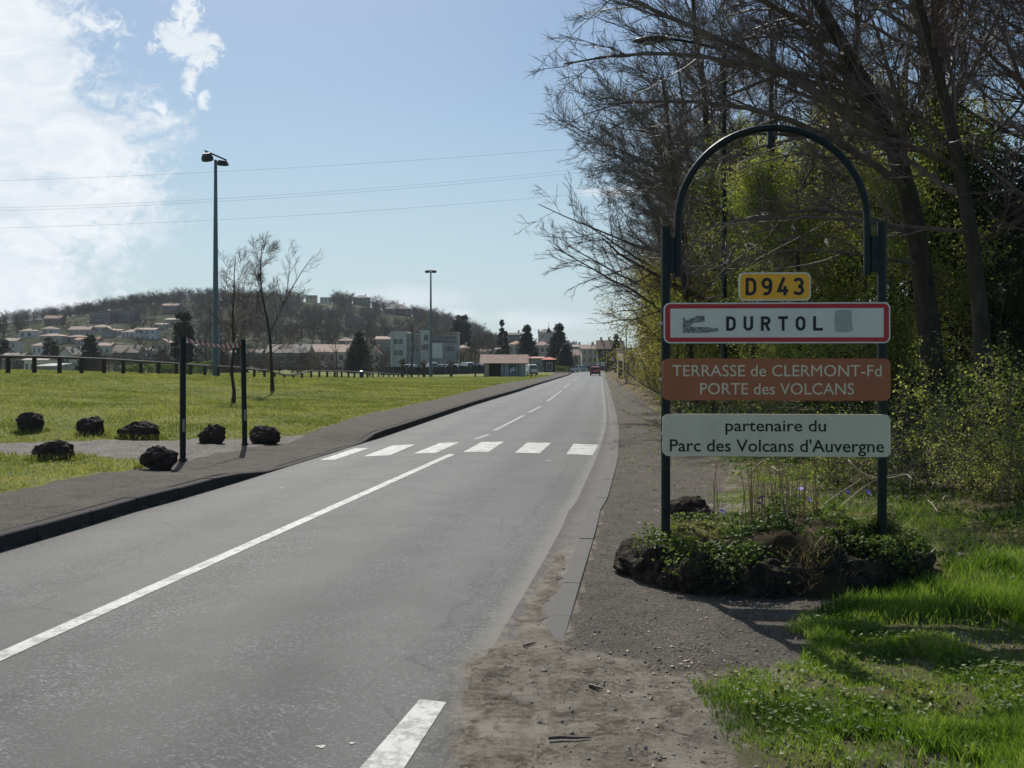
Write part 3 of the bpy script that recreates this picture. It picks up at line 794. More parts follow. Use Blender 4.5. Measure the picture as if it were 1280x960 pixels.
def lettering(name, body, width, height, mat, parent, cx, cz, y, bold=0.0, spacing=1.0):
    cu = bpy.data.curves.new('t', 'FONT'); cu.body = body; cu.align_x = 'CENTER'; cu.extrude = .0006; cu.offset = bold; cu.space_character = spacing; cu.size = 1
    cu.resolution_u = 3
    to = bpy.data.objects.new('t', cu); C.objects.link(to)
    bpy.context.view_layer.update()
    dg = bpy.context.evaluated_depsgraph_get(); me = bpy.data.meshes.new_from_object(to.evaluated_get(dg))
    bpy.data.objects.remove(to); me.name = name
    co = np.empty(len(me.vertices) * 3, np.float32); me.vertices.foreach_get('co', co); co = co.reshape(-1, 3)
    mn, mx = co.min(0), co.max(0)
    sx = width / (mx[0] - mn[0]); sz = sx if height is None else height / .73
    out = np.stack([(co[:, 0] - (mn[0] + mx[0]) / 2) * sx + cx, y - co[:, 2] * 1.0, co[:, 1] * sz + cz], 1)
    me.vertices.foreach_set('co', out.astype(np.float32).ravel()); me.materials.clear(); me.materials.append(mat); me.update()
    # one object per letter: join islands that overlap along the line (dots, accents)
    par = list(range(len(out)))
    def find(i):
        while par[i] != i: par[i] = par[par[i]]; i = par[i]
        return i
    polys = [tuple(q.vertices) for q in me.polygons]
    for q in polys:
        r0 = find(q[0])
        for v_ in q[1:]: par[find(v_)] = r0
    isl = {}
    for i in range(len(out)): isl.setdefault(find(i), []).append(i)
    rng_ = sorted([(out[v_, 0].min(), out[v_, 0].max(), r) for r, v_ in isl.items()]); grp = []
    for a_, b_, r in rng_:
        if grp and a_ < grp[-1][1] - .3 * min(b_ - a_, grp[-1][1] - grp[-1][0]): grp[-1][1] = max(b_, grp[-1][1]); grp[-1][2].append(r)
        else: grp.append([a_, b_, [r]])
    of = {r: gi for gi, g_ in enumerate(grp) for r in g_[2]}
    for gi in range(len(grp)):
        fs = [q for q in polys if of[find(q[0])] == gi]; used = sorted({v_ for q in fs for v_ in q}); mp = {v_: i for i, v_ in enumerate(used)}
        m2 = bpy.data.meshes.new('letter'); m2.from_pydata([tuple(out[v_]) for v_ in used], [], [[mp[v_] for v_ in q] for q in fs]); m2.materials.append(mat); link('letter', m2, parent)
    bpy.data.meshes.remove(me)

# ---- the village entrance sign
SY = 8.22; S = SY / F
sc_ = lambda px: (px - 966) * S                       # local x
szz = lambda py: EYE - (py - HY) * S
sign = empty('village_entrance_sign', ((966 - 640) * S, SY, 0.0), R_(-3.0), 'dark green arched tube frame carrying four name panels above the rock bed', 'road sign')
xl, xr = sc_(833), sc_(1100)
for x_, zt in ((xl, szz(284)), (xr, szz(280))):
    p_ = MB().tube([(x_, 0, .12), (x_, 0, zt - .004)], .038, 20); p_.build('post', m_green, sign, smooth=False)
    MB().tube([(x_, 0, zt - .004), (x_, 0, zt + .006)], .041, 20).build('post_cap', m_green, sign)
rad = (sc_(1082) - sc_(848)) / 2; acx = (sc_(1082) + sc_(848)) / 2; zc = szz(160) - rad
pts = [(acx - rad, 0, szz(346))] + [(acx - rad, 0, szz(320) + (zc - szz(320)) * i / 3) for i in range(3)] + [(acx + rad * math.cos(R_(180 - 180 * i / 36)), 0, zc + rad * math.sin(R_(180 - 180 * i / 36))) for i in range(37)] + [(acx + rad, 0, zc - (zc - szz(320)) * i / 3) for i in range(1, 3)] + [(acx + rad, 0, szz(344))]
MB().tube(pts, .030, 16).build('arch_tube', m_green, sign, smooth=False)
for x0_, x1_ in ((xl, acx - rad), (acx + rad, xr)):
    MB().box(((x0_ + x1_) / 2, 0, szz(318)), (abs(x1_ - x0_) - .055, .05, .30)).build('joining_plate', m_green, sign, bevel=.004)
MB().box((sc_(962), 0, szz(173)), (.034, .05, .11)).box((sc_(962), 0, szz(183)), (.05, .012, .03)).build('hanging_bracket', m_green, sign)
def post_clamps(z, parent):
    for x_ in (xl, xr):
        mb = MB().box((x_, -.045, z), (.095, .022, .03)).box((x_, .047, z), (.10, .012, .03)).tube([(x_ - .043, -.05, z), (x_ - .043, .055, z)], .005, 6).tube([(x_ + .043, -.05, z), (x_ + .043, .055, z)], .005, 6)
        mb.build('clamp', m_galv, parent)
PY0 = -.075
# D943 plate
cx0 = sc_(966); cz0 = szz(359)
w_, h_ = 88 * S, 35 * S
pn = flat_poly('route_number_panel', rounded(w_, h_, .045, 6, cx0, cz0), PY0, PY0 + .018, m_back, sign)
flat_poly('white_rim', rounded(w_, h_, .045, 6, cx0, cz0), PY0 - .002, PY0 - .0005, m_white_panel, pn)
flat_poly('yellow_field', rounded(w_ - .020, h_ - .020, .037, 6, cx0, cz0), PY0 - .0035, PY0 - .0022, m_yellow, pn)
strokes('letter', 'D943', .145, .088, .040, .026, m_ink, pn, cx0, cz0, PY0 - .0050)
for x_ in (cx0 - .12, cx0 + .12): MB().box((x_, PY0 + .03, cz0 - .06), (.03, .014, .30)).build('bracket', m_galv, pn)
# DURTOL plate
w_, h_ = 277 * S, 50.5 * S; cz0 = szz(404.0); cx0 = sc_(968)
pn = flat_poly('place_name_panel', rounded(w_, h_, .05, 6, cx0, cz0), PY0, PY0 + .02, m_back, sign)
flat_poly('white_field', rounded(w_, h_, .05, 6, cx0, cz0), PY0 - .002, PY0 - .0005, m_white_panel, pn)
ring_poly('red_border', rounded(w_ - .022, h_ - .022, .042, 6, cx0, cz0), rounded(w_ - .105, h_ - .095, .004, 6, cx0, cz0), PY0 - .0036, PY0 - .0022, m_red, pn)
strokes('letter', 'DURTOL', .118, .078, .062, .023, m_ink, pn, sc_(965.5), szz(404.8), PY0 - .0050)
st = [(853, 412), (853, 396), (858, 401), (863, 397.5), (867, 397.5), (869, 395), (880, 395), (880, 402), (872, 403.5), (866, 404), (862, 408), (868, 409), (884, 409), (890, 411), (896, 410), (897, 414), (890, 415), (884, 416), (853, 416.5)]
flat_poly('torn_sticker', [(sc_(a_), szz(b_)) for a_, b_ in st], PY0 - .0042, PY0 - .0028, m_residue, pn)
st = [(1040, 389.5), (1048, 388), (1060, 388.8), (1059.5, 400), (1061, 414), (1052, 416), (1040, 415.5), (1038.5, 402)]
flat_poly('sticker_patch', [(sc_(a_), szz(b_)) for a_, b_ in st], PY0 - .0042, PY0 - .0028, plain('faded_sticker', (.40, .43, .40), rough=.7, var=.3, scale=60), pn)
post_clamps(cz0, pn)
# brown plate
w_, h_ = 279 * S, 52 * S; cz0 = szz(474.2); cx0 = sc_(967.5)
pn = flat_poly('brown_tourism_panel', rounded(w_, h_, .05, 6, cx0, cz0), PY0, PY0 + .02, m_brown, sign)
lettering('tourism_lettering', 'TERRASSE de CLERMONT-Fd', 256 * S, .098, m_cream, pn, sc_(968), szz(470.2), PY0 - .0018, 0)
lettering('tourism_lettering', 'PORTE des VOLCANS', 188 * S, .098, m_cream, pn, sc_(968.5), szz(492.6), PY0 - .0018, 0)
post_clamps(cz0, pn)
# sage plate
w_, h_ = 279 * S, 52.5 * S; cz0 = szz(543.4)
pn = flat_poly('pale_partner_panel', rounded(w_, h_, .05, 6, cx0, cz0), PY0, PY0 + .02, m_sage, sign)
lettering('partner_lettering', 'partenaire du', 123 * S, .098, m_ink2, pn, sc_(967), szz(538.2), PY0 - .0018, .008)
lettering('partner_lettering', "Parc des Volcans d'Auvergne", 262 * S, .104, m_ink2, pn, sc_(968), szz(563.6), PY0 - .0018, .008)
post_clamps(cz0, pn)

# ------------------------------------------------------------------ rocks
def ico(sub):
    me = bpy.data.meshes.new('tmp'); import bmesh
    bm = bmesh.new(); bmesh.ops.create_icosphere(bm, subdivisions=sub, radius=1.0); bm.to_mesh(me); bm.free()
    V = np.empty(len(me.vertices) * 3); me.vertices.foreach_get('co', V)
    Fc = np.empty(len(me.loops), np.int32); me.loops.foreach_get('vertex_index', Fc)
    bpy.data.meshes.remove(me)
    return V.reshape(-1, 3), Fc.reshape(-1, 3)
_ico = {s_: ico(s_) for s_ in (1, 2, 3, 5)}
def lavamat(name, lo, hi, moss=None):
    m, k, b = material(name)
    p = k.obj(); n1 = k.noise(p, 5, 7, .7, .3); n2 = k.noise(p, 38, 6, .75); v = k.voro(p, 26, 'Distance')
    c = k.mix(n1, lo, hi); c = k.mix(k.maprange(n2, .55, .75, 0, .5), c, tuple(q * 2.4 for q in hi))
    if moss: c = k.mix(k.maprange(k.math('ADD', n1, k.math('MULTIPLY', n2, .3)), .62, .78, 0, .8), c, moss)
    k.put(b.inputs['Base Color'], c); b.inputs['Roughness'].default_value = .95; b.inputs['Specular IOR Level'].default_value = .15
    hh = k.math('ADD', k.math('MULTIPLY', n2, .7), k.math('MULTIPLY', v, .9))
    k.put(b.inputs['Normal'], k.bump(hh, .9, .03))
    return m
m_lava = lavamat('black_lava_rock', (.026, .021, .018), (.080, .064, .056))
m_lava2 = lavamat('brown_lava_rock', (.018, .015, .013), (.055, .045, .038), (.10, .085, .055))
def rock_mesh(name, dims, seed, mat, sub=5, angular=.5, pits=1.0):
    V, Fc = _ico[sub]; V = V.copy(); r0 = np.random.default_rng(seed)
    # cut by random planes for flat facets
    for _ in range(9):
        d = r0.normal(size=3); d /= np.linalg.norm(d); h = r0.uniform(.62, .92); q = V @ d
        V = V - np.outer(np.maximum(q - h, 0) * (.55 + .45 * angular), d)
    n = V / np.linalg.norm(V, axis=1)[:, None]; s_ = seed * 3.7
    d = fbm(V[:, 0] * 1.5 + s_, V[:, 1] * 1.5, V[:, 2] * 1.5, 3, seed) * .20 + fbm(V[:, 0] * 5 + s_, V[:, 1] * 5, V[:, 2] * 5, 3, seed + 1) * .085 * pits
    rg = 1 - np.abs(fbm(V[:, 0] * 3 + s_, V[:, 1] * 3, V[:, 2] * 3, 3, seed + 5)); d = d + (rg - .8) * .16 * pits
    if sub > 4: d = d + fbm(V[:, 0] * 14 + s_, V[:, 1] * 14, V[:, 2] * 14, 2, seed + 2) * .035 * pits
    V = V + n * d[:, None]
    V = (V - (V.max(0) + V.min(0)) / 2) / (V.max(0) - V.min(0)) * np.array(dims)
    z = V[:, 2]; V[:, 2] = np.where(z < -dims[2] * .34, -dims[2] * .34 + (z + dims[2] * .34) * .3, z)
    V[:, 2] -= V[:, 2].min()
    return mesh_np(name, V, [Fc], True, mat)
BOULD = []
def boulder(px, py, wpx, hpx, seed, label, Y=None, mat=m_lava, group='lava boulders beside the left footway', sub=5, ang=.5):
    if Y is None: x, y, z = hit(px, py, 8)
    else: x, y = (px - 640) / F * Y, Y
    w = wpx / F * y; h = hpx / F * y
    y += w * .3; x = (px - 640) / F * y; z = gs(x, y)
    BOULD.append((x, y, w))
    me = rock_mesh('lava_boulder', (w * 1.04, w * .85, h * 1.10), seed, mat, sub, ang)
    o = link('lava_boulder', me, None, (x, y, z - .05 * h))
    o['label'] = label; o['category'] = 'boulder'
    if group: o['group'] = group
    return o
boulder(37, 541, 36, 27, 1, 'round black lava boulder in the grass, farthest left of the row behind the path')
boulder(113.5, 547, 36, 27, 2, 'nearly square black boulder, second from the left behind the path')
boulder(175.5, 550, 50, 25, 3, 'widest and lowest black boulder, behind the path')
boulder(67, 577, 52, 29, 4, 'jagged humped lava boulder standing in front of the path among yellow flowers', ang=1)
boulder(199, 585, 46, 33, 5, 'large blocky lava boulder at the footway edge beside the taller left post')
boulder(265.5, 554, 34, 27, 6, 'pointed lava boulder sloping down to the left, between the two dark posts')
boulder(331, 552, 39, 25, 7, 'flat topped boulder just right of the right dark post')
boulder(862, 656, 60, 44, 8, 'grey brown rough rock on the gravel behind the left sign post', 10.7, m_lava2, 'loose rocks behind the sign')
boulder(882, 652, 32, 32, 9, 'smaller pointed rock leaning against the rough rock behind the sign', 10.5, m_lava2, 'loose rocks behind the sign')

# ---- raised rock bed under the sign
bed = empty('rockery_bed', (2.35, 8.7, 0), 0, 'raised planting bed edged with dark lava rocks at the foot of the sign', 'flower bed')
m_soil, k, b = material('bed_soil')
p = k.pos(); n1 = k.noise(p, 14, 7, .75); n2 = k.noise(p, 60, 5, .75)
c = k.mix(n2, (.020, .014, .009), (.085, .062, .040)); c = k.mix(k.maprange(n1, .5, .62, 0, .7), c, (.055, .07, .025))
k.put(b.inputs['Base Color'], c); b.inputs['Roughness'].default_value = 1; b.inputs['Specular IOR Level'].default_value = .1; k.put(b.inputs['Normal'], k.bump(n2, 1, .02))
bx_, by_ = np.meshgrid(np.arange(.7, 4.1, .035), np.arange(7.2, 10.5, .035))
def bedz(x, y):
    x = np.asarray(x, float); y = np.asarray(y, float)
    d = -seg_sd(x, y, BED) + fbm(x * 2.5, y * 2.5, 0, 2, 77) * .10
    hgt = (.36 + .07 * sstep(1.8, 2.6, x)) * sstep(-.02, .34, d) * (1 - .85 * sstep(8.35, 9.1, y) * sstep(2.6, 1.8, x))
    return hgt + fbm(x * 5, y * 5, 0, 3, 78) * .045 * sstep(0, .2, d) - .08 * (d < -.03)
bz = bedz(bx_, by_) + gsurf(bx_, by_) * .6
me = mesh_np('soil_mound', np.stack([bx_ - 2.35, by_ - 8.7, bz], -1).reshape(-1, 3), grid_faces(*bx_.shape), True, m_soil)
link('soil_mound', me, bed)
bp = np.array(BED + [BED[0]]); cum = np.concatenate([[0], np.cumsum(np.hypot(*np.diff(bp, axis=0).T))])
s_ = .0; kk = 0
rmesh = [rock_mesh('rock', (1, .8, .85), 40 + q, m_lava2, 5 if q < 5 else 3, 1.0, .45 + .15 * (q % 3)) for q in range(8)]
while s_ < cum[-1] - .15:
    w = random.uniform(.30, .58); m_ = s_ + w / 2
    x = np.interp(m_, cum, bp[:, 0]); y = np.interp(m_, cum, bp[:, 1])
    front = y < 8.9
    o = link('rock', rmesh[kk % 5 if front else 5 + kk % 3], bed, (x - 2.35 + random.uniform(-.03, .03), y - 8.7 + (.14 if front else -.10), gs(x, y) - .06))
    hh = random.uniform(.38, .48) if front else random.uniform(.20, .28)
    i = min(np.searchsorted(cum, m_), len(bp) - 1); t_ = bp[i] - bp[i - 1]
    o.scale = (w * 1.2, w * .95, hh); o.rotation_euler = (random.uniform(-.15, .15), random.uniform(-.12, .12), math.atan2(t_[1], t_[0]) + (math.pi if kk % 2 else 0))
    s_ += w * .74; kk += 1
for x, y, w, hh in ((1.45, 7.80, .40, .50), (1.20, 8.15, .42, .46), (1.95, 7.72, .30, .36), (2.55, 7.86, .26, .46), (3.25, 8.3, .4, .42)):
    o = link('rock', rmesh[kk % 5], bed, (x - 2.35, y - 8.7, gs(x, y) - .04)); kk += 1
    o.scale = (w * 1.15, w, hh); o.rotation_euler = (random.uniform(-.2, .2), random.uniform(-.2, .2), random.uniform(0, 6))

# ------------------------------------------------------------------ two dark posts with barrier tape
def dark_post(px, ptop, pbase, label, lean=0.0):
    x, y, z = hit(px, pbase, 8); z = gs(x, y)
    H = (pbase - ptop) / F * y
    t = empty('dark_post', (x, y, z), 0, label, 'post', 'tall dark posts beside the left footway')
    t.rotation_euler = (0, lean, 0)
    MB().tube([(0, 0, -.15), (0, 0, H)], .052, 16).build('shaft', m_green, t)
    MB().tube([(0, 0, H), (0, 0, H + .012)], .056, 16).build('cap', m_black, t)
    MB().tube([(0, 0, 0.01), (0, 0, .05)], .075, 16).build('collar', m_black, t)
    MB().box((.03, -.05, .62), (.035, .012, .22)).build('sticker_strip', plain('pale_strip', (.25, .25, .24)), t)
    return Vector((x, y, z)), H
pA, HA = dark_post(228.5, 418, 573, 'left and nearer of two tall dark green posts joined by striped tape')
pB, HB = dark_post(306, 423, 555, 'right and farther of two tall dark green posts joined by striped tape', R_(-1.0))
m_tape, k, b = material('red_white_tape')
u_ = k.attr('u'); w__ = k.math('FRACT', k.math('ADD', k.math('MULTIPLY', u_, 11), k.math('MULTIPLY', k.attr('v'), .45)))
k.put(b.inputs['Base Color'], k.mix(k.math('GREATER_THAN', w__, .5), (.80, .80, .78), (.50, .03, .03))); b.inputs['Roughness'].default_value = .4
nt = 60; tu = np.linspace(0, 1, nt); a0 = np.array(pA + Vector((.055, .02, HA - .05))); b0 = np.array(pB + Vector((-.06, -.02, HB - .10)))
cp_ = a0[None] * (1 - tu[:, None]) + b0[None] * tu[:, None]; cp_[:, 2] -= .09 * 4 * tu * (1 - tu) * .6
tw = R_(20) + tu * 2.0 + .5 * np.sin(tu * 9)
hw = .058
offv = np.stack([np.zeros(nt), np.cos(np.pi / 2 * np.sin(tw * 1.2) * .4) * 0 + .015 * np.sin(tw * 3), hw * (.75 + .25 * np.cos(tw * 3))], 1)
V = np.concatenate([cp_ - offv, cp_ + offv]); i = np.arange(nt - 1)
me = mesh_np('barrier_tape', V, [np.stack([i, i + 1, nt + i + 1, nt + i], 1)], True, m_tape)
for nm, vals in (('u', np.tile(tu, 2)), ('v', np.repeat([0., 1.], nt))):
    a = me.attributes.new(nm, 'FLOAT', 'POINT'); a.data.foreach_set('value', vals.astype(np.float32))
o = link('barrier_tape', me); o['label'] = 'red and white striped barrier tape strung between the two dark posts'; o['category'] = 'tape'

# ------------------------------------------------------------------ floodlight masts
def mast(px, pbase, ptop, Y, headpx, label, rz, tilt=0):
    x = (px - 640) / F * Y; z = gs(x, Y); H = EYE - (ptop - HY) / F * Y - z
    t = empty('light_mast', (x, Y, z), rz, label, 'light mast', 'twin headed light masts on the lawn')
    zz = np.linspace(0, H, 14)
    MB().tube([(0, 0, q) for q in zz], np.interp(zz, [0, H * .4, H], [.29, .20, .11]), 16).build('pole', m_green2, t, smooth=True)
    MB().tube([(0, 0, -.1), (0, 0, .10)], .52, 16).build('footing', plain('pale_concrete', (.5, .49, .46), rough=.9), t)
    for b4 in range(4): MB().tube([(.40 * math.cos(b4 * 1.571 + .6), .40 * math.sin(b4 * 1.571 + .6), .1), (.40 * math.cos(b4 * 1.571 + .6), .40 * math.sin(b4 * 1.571 + .6), .17)], .03, 6).build('bolt', m_galv, t)
    s_ = headpx / F * Y
    ca = MB().box((0, 0, 0), (s_ * 1.0, .12, .12)).build('cross_arm', m_black, t); ca.location = (0, 0, H + .22 * tilt + .12); ca.rotation_euler = (0, R_(24) * tilt, 0)
    for sd in (-1, 1):
        mb = MB(); L_ = s_ * .50; hh = .30
        prof = [(-L_ / 2, -.5, 0), (L_ / 2, -.5, 0)]
        # shallow shell: wide rim below, domed lid above
        rim = [(L_ / 2 * math.cos(a_ * math.pi / 8), .42 * math.sin(a_ * math.pi / 8)) for a_ in range(16)]
        V = [(a_, b_, -.10) for a_, b_ in rim] + [(a_ * .98, b_, .06) for a_, b_ in rim] + [(a_ * .62, b_ * .6, .28) for a_, b_ in rim]
        f = [tuple(range(15, -1, -1)), tuple(range(32, 48))] + [(r * 16 + j, r * 16 + (j + 1) % 16, (r + 1) * 16 + (j + 1) % 16, (r + 1) * 16 + j) for r in range(2) for j in range(16)]
        mb.add(V, f)
        h = mb.build('lamp_head', m_black, t, smooth=False); h.location = (sd * s_ * .32, -.12, H - .12 - sd * .22 * tilt); h.rotation_euler = (R_(12 + 10 * tilt * (sd < 0)), R_(7) * tilt, R_(-18) * tilt * (sd < 0)); h.scale = (1, 1, 1.5) if (tilt and sd < 0) else (1, 1, 1)
        g = MB().tube([(0, 0, -.135), (0, 0, -.103)], .36, 16); gl = g.build('lens', m_glass_lamp, h); gl.scale = (L_ * .95, .9, 1)
    return t
mast(269.5, 472, 200, 75, 31, 'taller nearer mast with twin lamp heads rising left of the two thin trees', R_(-8), 1)
mast(538.5, 471, 339, 156, 13, 'smaller distant mast with twin lamp heads in front of the pale building', R_(0))

# ---- street lamp among the roadside trees
def street_lamp(x, y, H, arm, label, head=1.0, col=None, r=.075, kind='street_lamp', rz=0):
    t = empty(kind, (x, y, gs(x, y)), rz, label, 'street lamp', 'street lamps along the right footway')
    MB().tube([(0, 0, -.1), (0, 0, H * .3), (0, 0, H)], [r, r * .85, r * .6], 12).build('pole', col or m_green, t)
    MB().box((0, 0, .35), (r * 2.6, r * 2.6, .7)).build('base_box', col or m_green, t, bevel=.01)
    P = [(-arm * s, 0, H - .02 + arm * .20 * math.sin(s * 1.5)) for s in np.linspace(0, 1, 8)]
    MB().tube(P, r * .38, 8).build('arm', col or m_green, t)
    hd = MB()
    L_ = .62 * head; V = []; n = 12
    for s in np.linspace(0, 1, 9):
        w = .15 * head * math.sin(math.pi * min(1, (.12 + s * .86))) ** .6; hgt = .09 * head * (1 - .35 * s) * (math.sin(math.pi * (.12 + .8 * s))) ** .5
        V += [(-s * L_, w * math.cos(j * 2 * math.pi / n), hgt * math.sin(j * 2 * math.pi / n) * (1 if math.sin(j * 2 * math.pi / n) > 0 else .5)) for j in range(n)]
    hd.add(V, [tuple(range(n)), tuple(range(8 * n, 9 * n))] + [(i * n + j, i * n + (j + 1) % n, (i + 1) * n + (j + 1) % n, (i + 1) * n + j) for i in range(8) for j in range(n)])
    h = hd.build('lamp_head', m_black if head > .8 else m_galv, t, smooth=True); h.location = (P[-1][0] + .05, 0, P[-1][2]); h.rotation_euler = (0, R_(-4), 0)
    g = MB().tube([(-.33 * head, 0, -.06 * head), (-.33 * head, 0, -.045 * head)], .11 * head, 12).build('lens', m_glass_lamp, h)
    return t
Yl = 22.7
street_lamp((905 - 640) / F * Yl, Yl, (HY - 60) / F * Yl + 1.8 - .1, 1.35, 'dark green street lamp half hidden in the bare trees, its pole behind the sign', 1.25)

# ------------------------------------------------------------------ wooden rail fence across the lawn
m_wood = plain('weathered_dark_wood', (.045, .036, .030), rough=.9, var=.4, scale=12)
m_rail = plain('weathered_rail', (.075, .066, .058), rough=.75, var=.3, scale=8)
fence = empty('rail_fence', tuple(at(269, 472, 70)), 0, 'long low wooden post and rail fence running across the lawn', 'fence')
fpts = [(-23, 465, 46, 19.5), (10, 466, 48, 19.5), (43, 466, 50, 19), (74.5, 466.3, 51.5, 18.5), (102, 466.8, 53, 18), (130, 467.4, 55, 17.5), (154, 468.2, 57.5, 17), (176, 468.8, 60, 16), (198, 469.5, 62, 15.5), (220, 470.5, 64.5, 15.2),
        (238, 471.2, 67, 14.6), (256, 472, 70, 14.2), (273, 472.4, 73, 13.6), (289, 472.6, 75, 13.2), (304, 472.7, 78, 12), (317.8, 472.8, 82, 10.3), (330.6, 473, 86, 9.8), (343, 473.5, 89, 7.5), (355.4, 474, 92, 5), (366.8, 474, 95, 5), (377.5, 473.8, 98, 6.6), (389, 473.5, 101, 9.6), (399.2, 473.5, 104, 9.4),
        (409, 473.5, 107, 9.2), (418.4, 473.4, 110, 9), (427, 473.3, 114, 8.8), (435.5, 473.3, 118, 8.6), (443, 473.4, 122, 8.2), (459, 473.5, 130, 7.6), (466, 473.5, 134, 7.2), (473, 473.5, 138, 6.9), (479.5, 473.6, 143, 6.6), (486, 473.6, 148, 6.3), (492, 473.6, 153, 6), (498, 473.6, 158, 5.6), (504, 473.6, 163, 5.2), (510, 473.6, 168, 4.6)]
fx0 = fence.location; prev = None
for px, pb, Y, hp in fpts:
    x = (px - 640) / F * Y; top = EYE - (pb - hp - HY) / F * Y; zb = gs(x, Y) - .1
    if top - zb < .35: zb = top - .5
    MB().tube([(x - fx0.x, Y - fx0.y, zb - fx0.z), (x - fx0.x, Y - fx0.y, top - fx0.z)], .115, 8).build('fence_post', m_wood, fence)
    q = (x - fx0.x, Y - fx0.y, top + .035 - fx0.z)
    if prev: MB().tube([prev, q], .07, 8).build('rail', m_rail, fence)
    prev = q

# litter bin and distant walker
x = (452 - 640) / F * 126; t = empty('litter_bin', (x, 126, gs(x, 126)), 0, 'small dark litter bin with a pale lid standing at the low rail fence', 'litter bin')
MB().tube([(0, 0, 0), (0, 0, .85)], [.26, .30], 14).build('barrel', m_black, t); MB().tube([(0, 0, .85), (0, 0, .92), (0, 0, 1.0)], [.31, .31, .12], 14).build('lid', m_galv, t)
MB().tube([(0, .32, -.1), (0, .32, 1.05)], .03, 8).build('support_post', m_black, t)

# ------------------------------------------------------------------ trees
def unit(v): return v / (np.linalg.norm(v, axis=-1, keepdims=True) + 1e-9)
def tubes(P, Rr, n):
    """P (N,k,3), Rr (N,k) -> verts, quads"""
    Nn, k_, _ = P.shape
    d = unit(P[:, -1] - P[:, 0]); ref = np.where(np.abs(d[:, 2:3]) < .8, np.array([[0, 0, 1.0]]), np.array([[0, 1.0, 0]]))
    U_ = unit(np.cross(d, ref)); W_ = np.cross(d, U_)
    a_ = np.arange(n) * 2 * math.pi / n
    ring = np.cos(a_)[None, :, None] * U_[:, None] + np.sin(a_)[None, :, None] * W_[:, None]
    V = P[:, :, None] + Rr[:, :, None, None] * ring[:, None]
    base = (np.arange(Nn) * k_ * n)[:, None, None]; i = (np.arange(k_ - 1) * n)[None, :, None]; j = np.arange(n)[None, None]; j2 = (j + 1) % n
    Fq = np.stack([base + i + j, base + i + j2, base + i + n + j2, base + i + n + j], -1).reshape(-1, 4)
    return V.reshape(-1, 3), Fq
def cones(P, r):
    """straight 3-sided tapered twigs P (N,2,3)"""
    Nn = len(P); d = unit(P[:, 1] - P[:, 0]); ref = np.where(np.abs(d[:, 2:3]) < .8, np.array([[0, 0, 1.0]]), np.array([[0, 1.0, 0]]))
    U_ = unit(np.cross(d, ref)); W_ = np.cross(d, U_)
    V = np.concatenate([P[:, 0, None] + r[:, None, None] * (math.cos(t) * U_ + math.sin(t) * W_)[:, None] for t in (0, 2.094, 4.189)] + [P[:, 1, None]], 1)
    b_ = (np.arange(Nn) * 4)[:, None]
    Fq = np.concatenate([b_ + np.array([[0, 1, 3]]), b_ + np.array([[1, 2, 3]]), b_ + np.array([[2, 0, 3]])], 0)
    return V.reshape(-1, 3), Fq
def spawn(P, Rr, m, t0, t1, lf, ang, ang_sd, k_, wander, up, rr, g, end=.3, bias=(0, 0, 0), lmin=0.0, shape=.5):
    Nn, kk_, _ = P.shape
    L_ = np.linalg.norm(np.diff(P, axis=1), axis=2).sum(1)
    idx = np.repeat(np.arange(Nn), m); M = len(idx)
    t = t0 + (t1 - t0) * ((np.tile(np.arange(m), Nn) + g.uniform(0, 1, M)) / m)
    f = t * (kk_ - 1); i = np.minimum(f.astype(int), kk_ - 2); u_ = (f - i)[:, None]
    base = P[idx, i] * (1 - u_) + P[idx, i + 1] * u_
    r = (Rr[idx, i] * (1 - u_[:, 0]) + Rr[idx, i + 1] * u_[:, 0]) * rr * g.uniform(.7, 1.1, M)
    T = unit(P[idx, i + 1] - P[idx, i])
    ref = unit(g.normal(size=(M, 3))); A_ = unit(np.cross(T, ref))
    an = np.radians(g.normal(ang, ang_sd, M))[:, None]
    d = unit(T * np.cos(an) + A_ * np.sin(an) + np.array(bias))
    L = np.maximum(L_[idx] * lf * (1 - shape * t) * g.uniform(.6, 1.2, M), lmin)
    out = [base]; step = (L / (k_ - 1))[:, None]
    for s in range(k_ - 1):
        out.append(out[-1] + d * step)
        d = unit(d + g.normal(size=(M, 3)) * wander + np.array([[0, 0, up]]) + np.array(bias) * .3)
    Q = np.stack(out, 1); R2 = r[:, None] * np.linspace(1, end, k_)[None]
    return Q, R2
def merge(parts):
    Vs, Fs, o = [], {}, 0
    for V, Fq in parts:
        Vs.append(V); Fs.setdefault(Fq.shape[1], []).append(Fq + o); o += len(V)
    return np.concatenate(Vs), [np.concatenate(f) for f in Fs.values()]
def smooth_line(P, n=14):
    P = np.array(P, float); t = np.linspace(0, 1, len(P)); tt = np.linspace(0, 1, n)
    Q = np.stack([np.interp(tt, t, P[:, i]) for i in range(3)], 1)
    for _ in range(3): Q[1:-1] = Q[1:-1] * .5 + .25 * (Q[2:] + Q[:-2])
    return Q

def barkmat(name, lo, hi, scale=8, moss=None, far=False):
    m, k, b = material(name)
    p = k.obj(); n = k.noise(k.scalev(p, (1, 1, .25)), scale, 6, .7, .4)
    c = k.mix(k.maprange(n, .3, .7), lo, hi)
    if moss: c = k.mix(k.maprange(k.noise(p, 1.3, 5, .7), .5, .66, 0, .7), c, moss)
    k.put(b.inputs['Base Color'], c); b.inputs['Roughness'].default_value = .6 if (far and name != 'far_wood') else .9; b.inputs['Specular IOR Level'].default_value = .35 if (far and name != 'far_wood') else .15
    if not far: k.put(b.inputs['Normal'], k.bump(n, .9, .03))
    return m
m_bark = barkmat('grey_bark', (.030, .025, .020), (.085, .072, .058), 9, (.050, .056, .028))
m_twig = barkmat('twig_bark', (.055, .042, .034), (.200, .165, .135), 5, far=True)
m_twig_red = barkmat('reddish_twig_bark', (.060, .042, .036), (.200, .150, .125), 5, far=True)
